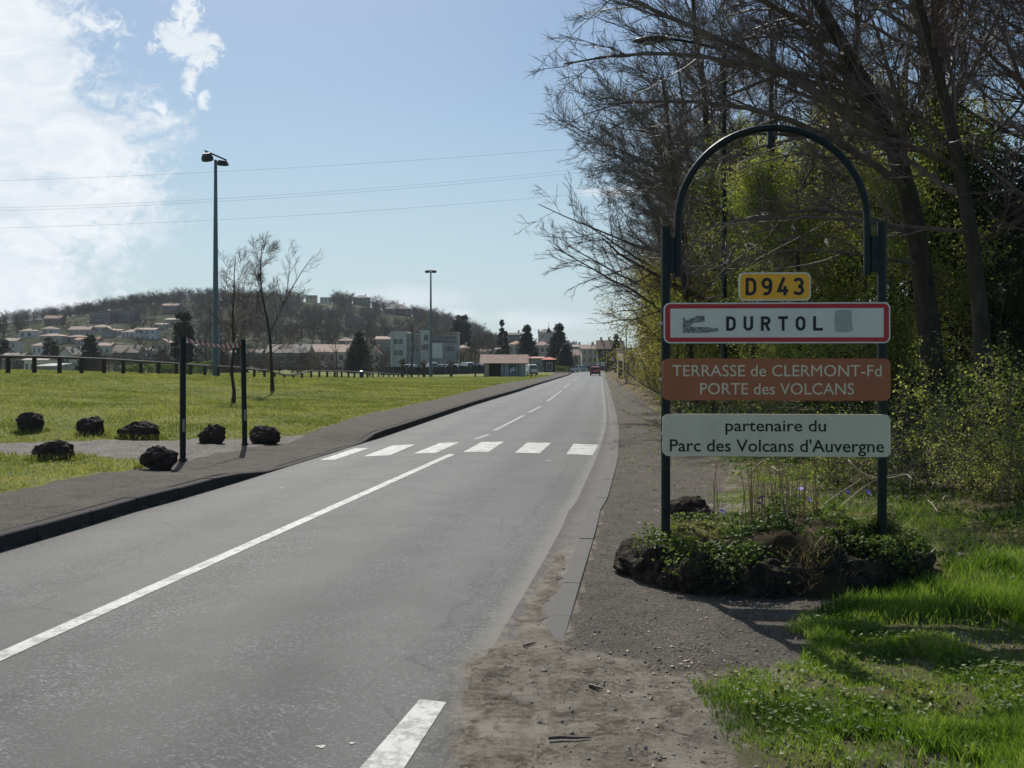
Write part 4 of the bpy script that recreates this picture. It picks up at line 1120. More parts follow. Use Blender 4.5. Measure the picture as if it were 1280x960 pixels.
m_young = barkmat('young_tree_bark', (.070, .050, .038), (.150, .115, .088), 12, far=True)
m_leaf_spring = leafmat('spring_leaf', [(.12, .17, .04), (.25, .32, .08), (.42, .47, .14), (.50, .49, .20)], trans=.62, scale=1.1)
m_leaf_yellow = leafmat('yellow_bud_leaf', [(.20, .19, .05), (.34, .31, .08), (.46, .39, .12)], trans=.45, scale=1.5)
m_leaf_dark = leafmat('evergreen_leaf', [(.012, .022, .010), (.026, .045, .015), (.05, .075, .022)], trans=.22, scale=1.2, rough=.4)
m_leaf_bramble = leafmat('bramble_leaf', [(.035, .065, .015), (.080, .135, .028), (.16, .23, .05), (.27, .26, .10)], trans=.45, scale=2.4)
m_needle = leafmat('conifer_needles', [(.006, .014, .008), (.014, .028, .014), (.03, .05, .022)], trans=.12, scale=.6)

def leaf_quads(c, size, g, flat=.0, aspect=.55):
    """diamond leaves folded a little along the midrib: 4 verts / 2 tris each"""
    Nn = len(c); d = unit(g.normal(size=(Nn, 3)) * np.array([1, 1, 1 - flat]) + 1e-6); s_ = unit(np.cross(d, g.normal(size=(Nn, 3)) * np.array([1 - flat, 1 - flat, 1]) + np.array([0, 0, flat * 2])))
    sz = (size * g.uniform(.6, 1.3, Nn))[:, None]
    up = np.cross(d, s_) * sz * .12
    V = np.stack([c - d * sz * .5, c + s_ * sz * aspect * .5 + up, c + d * sz * .5, c - s_ * sz * aspect * .5 + up], 1).reshape(-1, 3)
    b_ = (np.arange(Nn) * 4)[:, None]
    Fq = np.concatenate([b_ + np.array([[0, 1, 2]]), b_ + np.array([[0, 2, 3]])], 0)
    return V, Fq
def leaf_mesh(name, c, size, mat, g, flat=0.0, aspect=.55, tint=None):
    V, Fq = leaf_quads(c, size, g, flat, aspect)
    me = mesh_np(name, V, [Fq], False, mat)
    t = np.repeat(g.uniform(0, 1, len(c)) if tint is None else tint, 4)
    a = me.attributes.new('tint', 'FLOAT', 'POINT'); a.data.foreach_set('value', t.astype(np.float32))
    return me

def bare_tree(seed, H=12, r=.17, lean=(0, 0), crown0=.25, nl=(16, 10, 7, 5), lf=(.48, .45, .45, .45), bias=(0, 0, 0), wander=.12, trunkpts=None, limbs=None, twig_r=.006, ang=48, up=.05, twigmat=None, name='bare'):
    g = np.random.default_rng(seed)
    if trunkpts is None:
        n = 12; zz = np.linspace(0, H, n)
        tr = np.stack([lean[0] * (zz / H) ** 1.3 + np.cumsum(g.normal(size=n)) * .006 * H, lean[1] * (zz / H) + np.cumsum(g.normal(size=n)) * .006 * H, zz], 1)
        tr[0, :2] = 0
    else: tr = smooth_line(trunkpts, 14)
    kk_ = len(tr); T = tr[None]; TR = (r * (1 - .80 * np.linspace(0, 1, kk_)))[None]; TR[:, 0] *= 1.35; TR[:, 1] *= 1.08
    trunk = tubes(T, TR, 12)
    parts = []
    P1, R1 = spawn(T, TR, nl[0], crown0, .97, lf[0], ang, 14, 8, wander * .8, up, .50, g, .22, bias, shape=.45)
    if limbs:
        for lp, lr in limbs:
            q = smooth_line(lp, 8)[None]; P1 = np.concatenate([P1, q]); R1 = np.concatenate([R1, (lr * np.linspace(1, .2, 8))[None]])
    parts.append(tubes(P1, R1, 6))
    P2, R2 = spawn(P1, R1, nl[1], .15, .98, lf[1], 42, 14, 5, wander, up * .8, .6, g, .3, tuple(q * .4 for q in bias))
    parts.append(tubes(P2, np.maximum(R2, twig_r), 4))
    P3, R3 = spawn(P2, R2, nl[2], .12, .98, lf[2] * 1.1, 36, 13, 5, wander * 1.0, .10, .6, g, .35, lmin=.25)
    parts.append(tubes(P3, np.maximum(R3, twig_r * .8), 3))
    P4, R4 = spawn(P3, R3, nl[3], .1, 1.0, lf[3], 30, 12, 2, 0, .1, .7, g, .3, lmin=.24)
    parts.append(cones(P4, np.maximum(R4[:, 0], twig_r * .75)))
    tips = P4[:, 1]
    V, Fq = trunk; tm = mesh_np(name + '_trunk', V, [Fq], True, m_bark)
    V, Fs = merge(parts); cm = mesh_np(name + '_crown', V, Fs, False, twigmat or m_twig)
    return tm, cm, tips
def place_tree(name, meshes, loc, label, group, rz=0, s=1.0, cat='tree', sz=None):
    t = empty(name, loc, rz, label, cat, group); t.scale = (s, s, sz or s)
    link('trunk', meshes[0], t); link('crown', meshes[1], t)
    if len(meshes) > 2 and isinstance(meshes[2], bpy.types.Mesh): link('leaves', meshes[2], t)
    return t

# ---- big trees beside the sign: first the forked leaning one
def L3(px, py, Y, o): q = at(px, py, Y); return tuple(np.array(q) - np.array(o))
o1 = np.array([(1175 - 640) / F * 17.5, 17.5, 0.]); o1[2] = gs(o1[0], o1[1])
tp = [(0, 0, 0), L3(1160, 380, 17.5, o1), L3(1142, 244, 17.3, o1), L3(1110, 150, 17.1, o1), L3(1064, 70, 17, o1), L3(1017, 0, 16.8, o1), L3(975, -90, 16.6, o1), L3(950, -200, 16.4, o1)]
limbs = [([L3(1125, 180, 17.2, o1), L3(1040, 130, 16.8, o1), L3(950, 70, 16.5, o1), L3(850, 25, 16.2, o1), L3(740, -20, 16, o1)], .085),
         ([L3(1100, 130, 17.1, o1), L3(1020, 110, 17.5, o1), L3(900, 60, 18, o1), L3(790, 60, 18, o1), L3(705, 80, 18, o1)], .07),
         ([L3(1140, 240, 17.3, o1), L3(1060, 175, 16.2, o1), L3(960, 130, 15.8, o1), L3(860, 120, 15.5, o1), L3(760, 130, 15.4, o1)], .07),
         ([L3(1150, 300, 17.4, o1), L3(1060, 250, 17, o1), L3(960, 268, 17, o1), L3(860, 290, 17, o1)], .05),
         ([L3(1152, 330, 17.4, o1), L3(1080, 320, 16.5, o1), L3(960, 300, 16.2, o1), L3(870, 345, 16, o1)], .04),
         ([L3(1060, 60, 17, o1), L3(1000, 30, 17.5, o1), L3(890, -40, 18, o1), L3(800, -60, 18, o1)], .07)]
me1 = bare_tree(101, r=.21, trunkpts=tp, limbs=limbs, crown0=.30, nl=(15, 12, 8, 6), lf=(.35, .42, .40, .45), bias=(-.30, -.05, 0), up=.0, wander=.13, twig_r=.0055, name='a')
place_tree('bare_tree', me1, tuple(o1), 'thickest leaning forked bare tree, its limbs reaching left over the sign', 'bare trees of the roadside wood')
o2 = np.array([(1235 - 640) / F * 15.5, 15.5, 0.]); o2[2] = gs(o2[0], o2[1])
tp = [(0, 0, 0), L3(1228, 352, 15.5, o2), L3(1200, 211, 15.5, o2), L3(1181, 117, 15.5, o2), L3(1153, 23, 15.4, o2), L3(1130, -70, 15.3, o2), L3(1120, -190, 15.2, o2)]
limbs = [([L3(1200, 211, 15.5, o2), L3(1110, 160, 15, o2), L3(1000, 165, 14.6, o2), L3(900, 200, 14.3, o2)], .045),
         ([L3(1215, 290, 15.5, o2), L3(1120, 285, 14.6, o2), L3(1010, 262, 14.2, o2), L3(880, 282, 14, o2)], .035)]
me2 = bare_tree(102, r=.135, trunkpts=tp, limbs=limbs, crown0=.3, nl=(16, 11, 7, 5), lf=(.32, .42, .42, .45), bias=(-.15, -.05, 0), wander=.13, twig_r=.005, twigmat=m_twig_red, name='b')
place_tree('bare_tree', me2, tuple(o2), 'slimmer bare trunk curving left just right of the forked tree', 'bare trees of the roadside wood')

T_A = bare_tree(11, 13, .20, (-2.0, -.5), .18, (20, 10, 7, 5), (.48, .44, .42, .45), (-.12, 0, 0), up=.03, twig_r=.0062, name='c')
T_B = bare_tree(12, 14, .17, (-.6, 0), .22, (21, 9, 6, 5), (.38, .42, .42, .45), (-.05, 0, 0), up=.08, twig_r=.0062, twigmat=m_twig_red, name='d')
T_C = bare_tree(13, 11, .13, (-1.2, -1), .30, (23, 11, 8, 7), (.52, .46, .42, .45), (-.14, -.03, 0), up=.02, twig_r=.0060, name='e')
TT = (T_A, T_B, T_C)
wood = [ # x, y, kind, scale, label
 (5.6, 23.5, 2, .95, 'low spreading bare tree whose twigs reach out over the footway left of the arch'),
 (4.9, 26.5, 2, .85, 'bare tree whose lowest twigs hang over the footway just left of the lamp'),
 (6.2, 33.5, 2, 1.0, 'bare tree whose purple brown twigs fill the edge of the wood above the yellow shrub'),
 (7.4, 47.5, 2, 1.05, 'bare tree at the footway between the midpoint trees'),
 (10.2, 24.5, 1, 1.15, 'slender straight bare tree above the right shoulder of the arch'),
 (12.0, 21.5, 2, 1.3, 'dense twiggy tree filling the upper right of the wood'),
 (8.6, 21.0, 0, 1.0, 'bare tree directly behind the right half of the arch'),
 (10.8, 19.5, 1, 1.05, 'straight bare tree in the upper right corner of the wood'),
 (8.9, 14.6, 1, .80, 'nearest thin bare tree at the right edge of the picture'),
 (13.5, 22.0, 0, 1.1, 'bare tree deep in the wood at far right'),
 (6.4, 29.0, 0, 1.0, 'bare tree behind the street lamp with wide outer twigs'),
 (9.6, 30.0, 1, 1.0, 'bare tree deep behind the arch top'),
 (12.5, 33.0, 0, 1.05, 'tall bare tree in the third rank of the wood'),
 (16.5, 28.0, 1, 1.1, 'tall bare tree glimpsed behind the right sign post'),
 (7.0, 36.0, 2, 1.15, 'spreading bare tree over the footway beyond the street lamp'),
 (8.8, 43.0, 0, 1.0, 'bare tree at the wood edge midway along the footway'),
 (12.0, 44.0, 1, 1.05, 'bare tree behind the wood edge midway along'),
 (9.0, 52.0, 2, 1.1, 'spreading bare tree over the footway beyond the midpoint'),
 (11.2, 60.0, 0, .95, 'bare tree at the wood edge in the far half'),
 (15.0, 57.0, 1, 1.05, 'tall bare tree in the far half, second rank'),
 (12.2, 72.0, 2, 1.1, 'bare tree leaning over the far footway'),
 (14.6, 84.0, 0, .95, 'bare tree near the far end of the wood'),
 (16.0, 98.0, 2, 1.0, 'last but one bare tree towards the town'),
 (18.0, 112.0, 1, .8, 'last bare tree of the wood, before the tan roadside building'),
 (19.5, 36.0, 0, 1.1, 'bare tree in the dark back of the wood'),
 (22.0, 30.0, 1, 1.15, 'bare tree farthest back on the right'),
 (15.5, 18.0, 0, .95, 'bare tree at the right border, behind the dark undergrowth')]
for i, (x, y, kd, s_, lb) in enumerate(wood):
    place_tree('bare_tree', TT[kd], (x, y, gs(x, y) - .05), lb, 'bare trees of the roadside wood', random.uniform(-.5, .5) + (0 if i % 3 else .9), s_)

# ---- leafing trees behind the arch
def leafy_tree(seed, H, r, nleaf, size, mat, spread=.5, name='leafy', crown0=.05, squash=1.0, up=.06, jitter=.22, levels=(20, 9, 6, 4)):
    g = np.random.default_rng(seed)
    tm, cm, tips = bare_tree(seed, H, r, (g.normal() * .3, g.normal() * .3), crown0, levels, (spread, .45, .42, .4), up=up, twig_r=.006, name=name, ang=62)
    idx = g.integers(0, len(tips), nleaf); c = tips[idx] + g.normal(size=(nleaf, 3)) * jitter * np.array([1, 1, .6])
    tint = np.clip(.5 + .5 * fbm(c[:, 0] * .9, c[:, 1] * .9, c[:, 2] * .9, 2, seed) * 1.6 + g.normal(size=nleaf) * .15, 0, 1)
    lm = leaf_mesh(name + '_leaves', c, size, mat, g, 0, .5, tint)
    return tm, cm, lm
K1 = leafy_tree(31, 7.5, .12, 34000, .085, m_leaf_spring, .42, 'g1', jitter=.28)
K2 = leafy_tree(32, 4.6, .07, 16000, .07, m_leaf_yellow, .55, 'g2', jitter=.20)
K3 = leafy_tree(33, 5.5, .10, 26000, .085, m_leaf_dark, .48, 'g3', jitter=.30)
for x, y, K, s_, nm, lb, gp in [
 (5.9, 20.5, K1, .70, 'leafing_tree', 'lower yellow green leafing tree nearest behind the arch', 'leafing trees behind the arch'),
 (7.9, 19.8, K1, .80, 'leafing_tree', 'leafing tree between the arch and the forked trunk', 'leafing trees behind the arch'),
 (6.0, 25.5, K1, .95, 'leafing_tree', 'bright yellow green leafing tree framed by the left half of the arch', 'leafing trees behind the arch'),
 (8.2, 27.5, K1, 1.10, 'leafing_tree', 'taller yellow green leafing tree framed by the right half of the arch', 'leafing trees behind the arch'),
 (7.2, 33.5, K1, .95, 'leafing_tree', 'leafing tree deeper in the wood, left behind the arch', 'leafing trees behind the arch'),
 (11.2, 34.0, K1, 1.05, 'leafing_tree', 'leafing tree in the back of the wood behind the right post', 'leafing trees behind the arch'),
 (5.9, 31.5, K2, .95, 'budding_shrub', 'yellow budding tall shrub left of the sign at the footway', 'budding shrubs along the right footway'),
 (5.9, 36.0, K2, 1.1, 'budding_shrub', 'fuller yellow budding shrub overhanging the footway left of the left sign post', 'budding shrubs along the right footway'),
 (7.1, 44.0, K2, 1.15, 'budding_shrub', 'tall budding shrub next along the footway towards the town', 'budding shrubs along the right footway'),
 (8.5, 51.0, K2, 1.15, 'budding_shrub', 'budding shrub overhanging the footway half way to the town', 'budding shrubs along the right footway'),
 (4.9, 29.0, K2, .95, 'budding_shrub', 'budding shrub just behind the left sign post', 'budding shrubs along the right footway'),
 (11.6, 70.0, K2, 1.2, 'budding_shrub', 'last budding shrub before the tan roadside block', 'budding shrubs along the right footway'),
 (7.0, 39.5, K2, 1.1, 'budding_shrub', 'yellow budding tall shrub farther along the footway', 'budding shrubs along the right footway'),
 (9.8, 58.0, K2, .9, 'budding_shrub', 'budding shrub where the footway narrows in the distance', 'budding shrubs along the right footway'),
 (11.0, 23.0, K3, .9, 'evergreen_shrub', 'dark evergreen shrub behind the right sign post', 'dark evergreens in the wood'),
 (9.2, 18.0, K3, .55, 'evergreen_shrub', 'low dark evergreen shrub right of the sign', 'dark evergreens in the wood'),
 (12.2, 17.5, K3, .8, 'evergreen_shrub', 'dark evergreen shrub at the right border', 'dark evergreens in the wood'),
 (9.6, 20.5, K3, .95, 'evergreen_shrub', 'dark evergreen shrub between the forked trunk and the curved trunk', 'dark evergreens in the wood'),
 (13.0, 21.0, K3, 1.0, 'evergreen_shrub', 'dark evergreen shrub filling the gap right of the curved trunk', 'dark evergreens in the wood'),
 (8.6, 24.0, K3, .9, 'evergreen_shrub', 'dark evergreen shrub low behind the right half of the arch', 'dark evergreens in the wood'),
 (16.0, 19.5, K3, 1.15, 'evergreen_shrub', 'dark evergreen shrub high at the right border', 'dark evergreens in the wood'),
 (14.5, 26.0, K3, 1.1, 'evergreen_shrub', 'tall dark evergreen in the back of the wood', 'dark evergreens in the wood'),
 (17.0, 22.0, K3, 1.1, 'evergreen_shrub', 'tall dark evergreen at far right', 'dark evergreens in the wood'),
 (9.5, 38.0, K3, .95, 'evergreen_shrub', 'dark evergreen behind the street lamp pole', 'dark evergreens in the wood'),
 (12.5, 50.0, K3, 1.1, 'evergreen_shrub', 'dark evergreen midway along the wood', 'dark evergreens in the wood'),
 (20.0, 44.0, K3, 1.4, 'evergreen_shrub', 'large dark evergreen in the deep wood', 'dark evergreens in the wood'),
 (14.5, 70.0, K3, 1.0, 'evergreen_shrub', 'dark evergreen in the far half of the wood', 'dark evergreens in the wood')]:
    place_tree(nm, K, (x, y, gs(x, y) - .05), lb, gp, random.uniform(0, 6), s_, 'tree' if nm != 'budding_shrub' and nm != 'evergreen_shrub' else 'shrub')

# ---- bushes along the wood edge (brambles, hedge growth)
def bush_mesh(seed, n_stem, h, spread, nleaf, size, mat, name):
    g = np.random.default_rng(seed)
    b0 = np.zeros((n_stem, 3)); b0[:, :2] = g.normal(size=(n_stem, 2)) * spread * .35
    d = unit(np.stack([g.normal(size=n_stem) * .5, g.normal(size=n_stem) * .5, np.ones(n_stem)], 1))
    out = [b0]
    for s in range(6):
        out.append(out[-1] + d * h / 6 * g.uniform(.7, 1.2, (n_stem, 1))); d = unit(d + g.normal(size=(n_stem, 3)) * .22 + np.array([0, 0, -.10]))
    P = np.stack(out, 1); Rr = np.repeat(np.linspace(.012, .004, 7)[None], n_stem, 0)
    P2, R2 = spawn(P, Rr, 7, .15, 1, .38, 45, 18, 4, .2, -.02, .6, g, .4)
    P3, R3 = spawn(P2, R2, 5, .1, 1, .45, 45, 18, 2, .2, 0, .7, g, .4, lmin=.08)
    V, Fs = merge([tubes(P, Rr, 4), tubes(P2, np.maximum(R2, .003), 3), cones(P3, np.maximum(R3[:, 0], .003))])
    sm = mesh_np(name + '_stems', V, Fs, False, m_twig)
    pool = np.concatenate([P2[:, 1:].reshape(-1, 3), P3.reshape(-1, 3)])
    c = pool[g.integers(0, len(pool), nleaf)] + g.normal(size=(nleaf, 3)) * .07
    c[:, 2] = np.maximum(c[:, 2], .02)
    tint = np.clip(.5 + fbm(c[:, 0] * 2, c[:, 1] * 2, c[:, 2] * 2, 2, seed) * .8 + g.normal(size=nleaf) * .18, 0, 1)
    return sm, leaf_mesh(name + '_leaves', c, size, mat, g, .2, .6, tint)
B1 = bush_mesh(41, 34, 1.7, 1.0, 5200, .055, m_leaf_bramble, 'b1')
B2 = bush_mesh(42, 30, 2.2, .9, 4200, .06, m_leaf_spring, 'b2')
B3 = bush_mesh(43, 40, 1.1, 1.1, 5200, .05, m_leaf_dark, 'b3')
B4 = bush_mesh(44, 36, 2.2, 1.2, 3800, .045, m_leaf_bramble, 'b4')
def place_bush(K, x, y, s_, lb, gp='bushes at the foot of the wood', nm='bush'):
    t = empty(nm, (x, y, gs(x, y) - .04), random.uniform(0, 6), lb, 'bush', gp); t.scale = (s_, s_, s_ * random.uniform(.85, 1.1))
    link('stems', K[0], t); link('leaves', K[1], t)
bl = [('low dense bramble bush', B1), ('light green leafy bush', B2), ('dark leaved low bush', B3), ('twiggy half bare bush', B4)]
spots = [(5.5, 13.2, 3, .7, 'right of the sign in the second rank'), (4.6, 14.5, 1, .6, 'behind the pale panel at the path edge'), (5.9, 11.9, 1, .5, 'low, right of the right sign post'), (7.0, 12.0, 1, .6, 'low at the right border of the picture'), (6.9, 13.8, 1, .8, 'right of the sign, in front of the dark wood'), (8.1, 13.0, 3, .9, 'at the right border of the picture'), (6.3, 16.0, 2, 1.1, 'under the forked tree'),
 (4.9, 18.5, 3, 1.0, 'behind the right half of the sign'), (7.8, 17.2, 1, 1.0, 'between the two big trunks'), (9.6, 16.0, 2, 1.2, 'deep right behind the undergrowth'), (5.0, 22.0, 0, .9, 'beside the street lamp pole'), (6.4, 20.5, 1, 1.0, 'behind the brown panel'),
 (7.4, 23.5, 2, 1.3, 'in the shade behind the place name panel'), (9.0, 21.5, 3, 1.3, 'in the shade behind the right post'), (5.4, 26.5, 3, .9, 'at the footway edge beyond the lamp'), (5.9, 30.0, 0, 1.1, 'at the footway edge left of the sign'), (6.5, 34.5, 3, 1.2, 'at the footway edge, twenty steps beyond the lamp'),
 (7.2, 39.0, 0, 1.2, 'half way along the footway'), (7.9, 44.0, 1, 1.0, 'half way along, next to the bramble'), (8.6, 49.0, 3, 1.3, 'past the midpoint of the footway'), (9.2, 55.0, 0, 1.2, 'in the far half of the footway'), (8.7, 60.0, 1, .75, 'bright at the bend of the far footway'), (10.2, 66.0, 3, 1.4, 'behind the bright far bush'),
 (11.5, 75.0, 0, 1.4, 'along the far footway'), (13.0, 86.0, 3, 1.5, 'near the far end of the footway'), (15.0, 100.0, 0, 1.5, 'last before the town'), (8.5, 27.0, 2, 1.4, 'in the deep shade behind the arch'), (11.5, 26.0, 0, 1.5, 'in the back of the wood'), (11.5, 14.5, 2, 1.3, 'at the far right border'),
 (13.5, 19.5, 2, 1.5, 'in the dark right background'), (10.3, 19.0, 3, 1.4, 'in front of the dark evergreens'), (7.5, 30.5, 2, 1.5, 'behind the leafing trees'), (8.7, 35.0, 0, 1.5, 'in the second rank past the lamp'), (7.6, 15.0, 2, .9, 'right of the sign at trunk level'), (10.2, 40.0, 2, 1.7, 'in the second rank near the midpoint'), (12, 55, 2, 1.7, 'in the second rank of the far half')]
for x, y, kd, s_, w_ in spots: place_bush(bl[kd][1], x, y, s_, bl[kd][0] + ' ' + w_)
# saplings: thin upright shoots right of the sign
g = np.random.default_rng(55)
def shoot_mesh(seed, h, n=7):
    g = np.random.default_rng(seed); P = np.cumsum(np.concatenate([np.zeros((1, 3)), unit(g.normal(size=(7, 3)) * .12 + np.array([0, 0, 1])) * h / 7]), 0)[None]
    Rr = np.linspace(.018, .006, 8)[None]; P2, R2 = spawn(P, Rr, n, .3, 1, .22, 40, 10, 4, .15, .1, .5, g, .4)
    V, Fs = merge([tubes(P, Rr, 6), tubes(P2, np.maximum(R2, .003), 3)])
    pool = np.concatenate([P2[:, 1:].reshape(-1, 3), P[:, 3:].reshape(-1, 3)]); c = pool[g.integers(0, len(pool), 260)] + g.normal(size=(260, 3)) * .05
    return mesh_np('shoot', V, Fs, False, m_young), leaf_mesh('shoot_leaves', c, .045, m_leaf_spring, g, .2, .6)
SH = [shoot_mesh(60 + i, 1.9 + .3 * i) for i in range(3)]
sl = ['beside the right post', 'with the tallest leafy tip right of the panels', 'leaning left', 'leaning right', 'in front of the big trunk', 'among the brambles', 'bare at its foot', 'near the right border', 'at the right border', 'between two taller shoots', 'in the second row', 'behind the others']
for i in range(12):
    x = 5.3 + i * .28 + g.uniform(-.1, .1); y = 11.8 + g.uniform(-.3, 1.9)
    t = empty('sapling', (x, y, gs(x, y)), g.uniform(0, 6), 'thin upright sapling ' + sl[i], 'sapling', 'saplings right of the sign'); s_ = g.uniform(.6, .95); t.scale = (s_,) * 3
    t.rotation_euler = (g.normal() * .1, g.normal() * .1, g.uniform(0, 6))
    link('stem', SH[i % 3][0], t); link('leaves', SH[i % 3][1], t)

# ------------------------------------------------------------------ grass and ground plants
def blades(c, z, h, w, lean, g, mat, name, tint=None):
    Nn = len(c); a_ = g.uniform(0, 2 * math.pi, Nn); side = np.stack([np.cos(a_), np.sin(a_), np.zeros(Nn)], 1)
    b2 = g.uniform(0, 2 * math.pi, Nn); ln = np.stack([np.cos(b2), np.sin(b2), np.zeros(Nn)], 1) * (lean * g.uniform(.2, 1.3, Nn) * h)[:, None]
    base = np.stack([c[:, 0], c[:, 1], z - .01], 1); hh = h[:, None] * np.array([[0, 0, 1]])
    wv = side * w[:, None] * .5
    V = np.stack([base - wv, base + wv, base + hh * .55 + ln * .35 + wv * .8, base + hh * .55 + ln * .35 - wv * .8, base + hh + ln], 1).reshape(-1, 3)
    b_ = (np.arange(Nn) * 5)[:, None]
    me = mesh_np(name, V, [b_ + np.array([[0, 1, 2, 3]]), b_ + np.array([[3, 2, 4]])], False, mat)
    t = np.repeat(g.uniform(0, 1, Nn) if tint is None else tint, 5)
    a = me.attributes.new('tint', 'FLOAT', 'POINT'); a.data.foreach_set('value', t.astype(np.float32))
    return me
m_blade = leafmat('grass_blade', [(.065, .12, .018), (.155, .27, .035), (.27, .40, .06), (.40, .40, .14)], trans=.5, scale=1.2, rough=.38, spec=.35)
m_lawn = leafmat('lawn_blade', [(.16, .19, .045), (.235, .265, .070), (.31, .33, .10), (.42, .40, .17)], trans=.45, scale=.6, rough=.5, spec=.25)
m_dry = leafmat('dry_grass', [(.16, .11, .055), (.30, .23, .13), (.46, .38, .24)], trans=.3, scale=2, rough=.6)
g = np.random.default_rng(71)
def sample(n, x0, x1, y0, y1, dens):
    x = g.uniform(x0, x1, n); y = g.uniform(y0, y1, n); keep = g.uniform(0, 1, n) < dens(x, y)
    return np.stack([x[keep], y[keep]], 1)
def stuff(name, me, label, cat='grass'):
    o = link(name, me); o['kind'] = 'stuff'; o['label'] = label; o['category'] = cat; return o
inbed = lambda x, y: seg_sd(x, y, BED) < .05
def d_right(x, y):
    m_ = masks(x, y); lush = sstep(0, .8, seg_sd(x, y, [(1.55, 4.0), g2(900, 905), g2(860, 870), g2(890, 840), g2(975, 830), g2(995, 785), g2(1030, 765), (2.8, 7.5), (3.4, 8.0), (4.2, 9.0), (9, 9.2), (9, 2.5), (1.6, 2.5)]) * -1 + .25)
    n = sstep(-.22, .26, fbm(x * 2.2, y * 2.2, 0, 4, 91))
    return np.clip(lush * (.10 + .90 * n), 0, 1) * ~inbed(x, y) * (m_['foot'] < .6)
c = sample(560000, 1.0, 6.0, 3.4, 9.2, d_right)
lush = sstep(-.35, .35, fbm(c[:, 0] * 1.1, c[:, 1] * 1.1, 0, 3, 92)); lush *= sstep(1.2, 2.6, c[:, 0])
hh = (.040 + .085 * lush) * g.uniform(.5, 1.3, len(c))
tint = np.clip(.45 + .6 * fbm(c[:, 0] * 2.2, c[:, 1] * 2.2, 0, 3, 93) + g.normal(size=len(c)) * .2 - .15 * lush, 0, 1)
stuff('verge_grass', blades(c, gsurf(c[:, 0], c[:, 1]), hh, .0050 + .003 * lush * g.uniform(.6, 1.4, len(c)), .55 + 0 * hh, g, m_blade, 'verge_grass', tint), 'bright green tufted grass on the verge in front of the rock bed')
# sparse tufts along the footway, round the bed and behind it
def d_behind(x, y):
    m_ = masks(x, y); n = sstep(.0, .45, fbm(x * 1.3, y * 1.3, 0, 4, 95))
    return np.clip((1 - m_['foot']) * (1 - m_['path']) * (.15 + .85 * n) * (.35 + .65 * sstep(13, 10, y)), 0, 1) * (x > XR(y) + .1) * ~inbed(x, y)
c = sample(300000, 2.0, 12, 8.0, 22, d_behind)
hh = .05 + .09 * g.uniform(0, 1, len(c)) ** 2
stuff('wood_edge_grass', blades(c, gsurf(c[:, 0], c[:, 1]), hh, .007 + 0 * hh, .8 + 0 * hh, g, m_blade, 'wood_edge_grass'), 'patchy grass behind the rock bed at the edge of the wood')
# lawn on the left
def d_lawn(x, y):
    m_ = masks(x, y); base = (1 - np.clip(m_['foot'] * 1.6, 0, 1)) * (1 - np.clip(m_['path'] * 1.5, 0, 1)) * (x < XP(y) + .12)
    vis = (np.abs(x / y + .26) < .30) & (x > -y * .56)
    return base * vis * np.clip(14 / y, .0, 1) ** .8
c = sample(620000, -32, .5, 10.5, 58, d_lawn)
dist = c[:, 1]; hh = (.03 + .035 * g.uniform(0, 1, len(c))) * (1 + .8 * sstep(.2, .6, fbm(c[:, 0], c[:, 1], 0, 3, 96)))
tint = np.clip(.45 + .55 * fbm(c[:, 0] * .5, c[:, 1] * .5, 0, 3, 97) + g.normal(size=len(c)) * .2, 0, 1)
stuff('lawn_grass', blades(c, gsurf(c[:, 0], c[:, 1]), hh, .010 + dist * .0006, .7 + 0 * hh, g, m_lawn, 'lawn_grass', tint), 'short sunlit lawn grass with pale specks, left of the footway')
cc = []
for bx0, by0, bw0 in BOULD[:7]:
    a_ = g.uniform(0, 6.28, 420); r_ = bw0 * (.50 + .16 * g.uniform(0, 1, 420)); cc.append(np.stack([bx0 + np.cos(a_) * r_, by0 + np.sin(a_) * r_ * .9], 1))
cc = np.concatenate(cc); mk_ = masks(cc[:, 0], cc[:, 1]); cc = cc[(mk_['foot'] < .5) & (mk_['path'] < .6)]
stuff('boulder_grass', blades(cc, gsurf(cc[:, 0], cc[:, 1]), .06 + .12 * g.uniform(0, 1, len(cc)), .012 + 0 * cc[:, 0], .6 + 0 * cc[:, 0], g, m_lawn, 'boulder_grass'), 'longer uncut grass growing round the feet of the black boulders')
c = sample(420000, -75, 9, 56, 165, lambda x, y: (1 - np.clip(masks(x, y)['foot'] * 1.6, 0, 1)) * (x < XP(y) + .1) * (x > -y * .54) * (60 / y) ** .7)
tint = np.clip(.45 + .55 * fbm(c[:, 0] * .3, c[:, 1] * .3, 0, 3, 97) + g.normal(size=len(c)) * .2, 0, 1)
stuff('far_lawn_grass', blades(c, gsurf(c[:, 0], c[:, 1]), .07 + 0 * c[:, 0], .06 + c[:, 1] * .0008, .9 + 0 * c[:, 0], g, m_lawn, 'far_lawn_grass', tint), 'far part of the sunlit lawn round the rail fence and the hut')
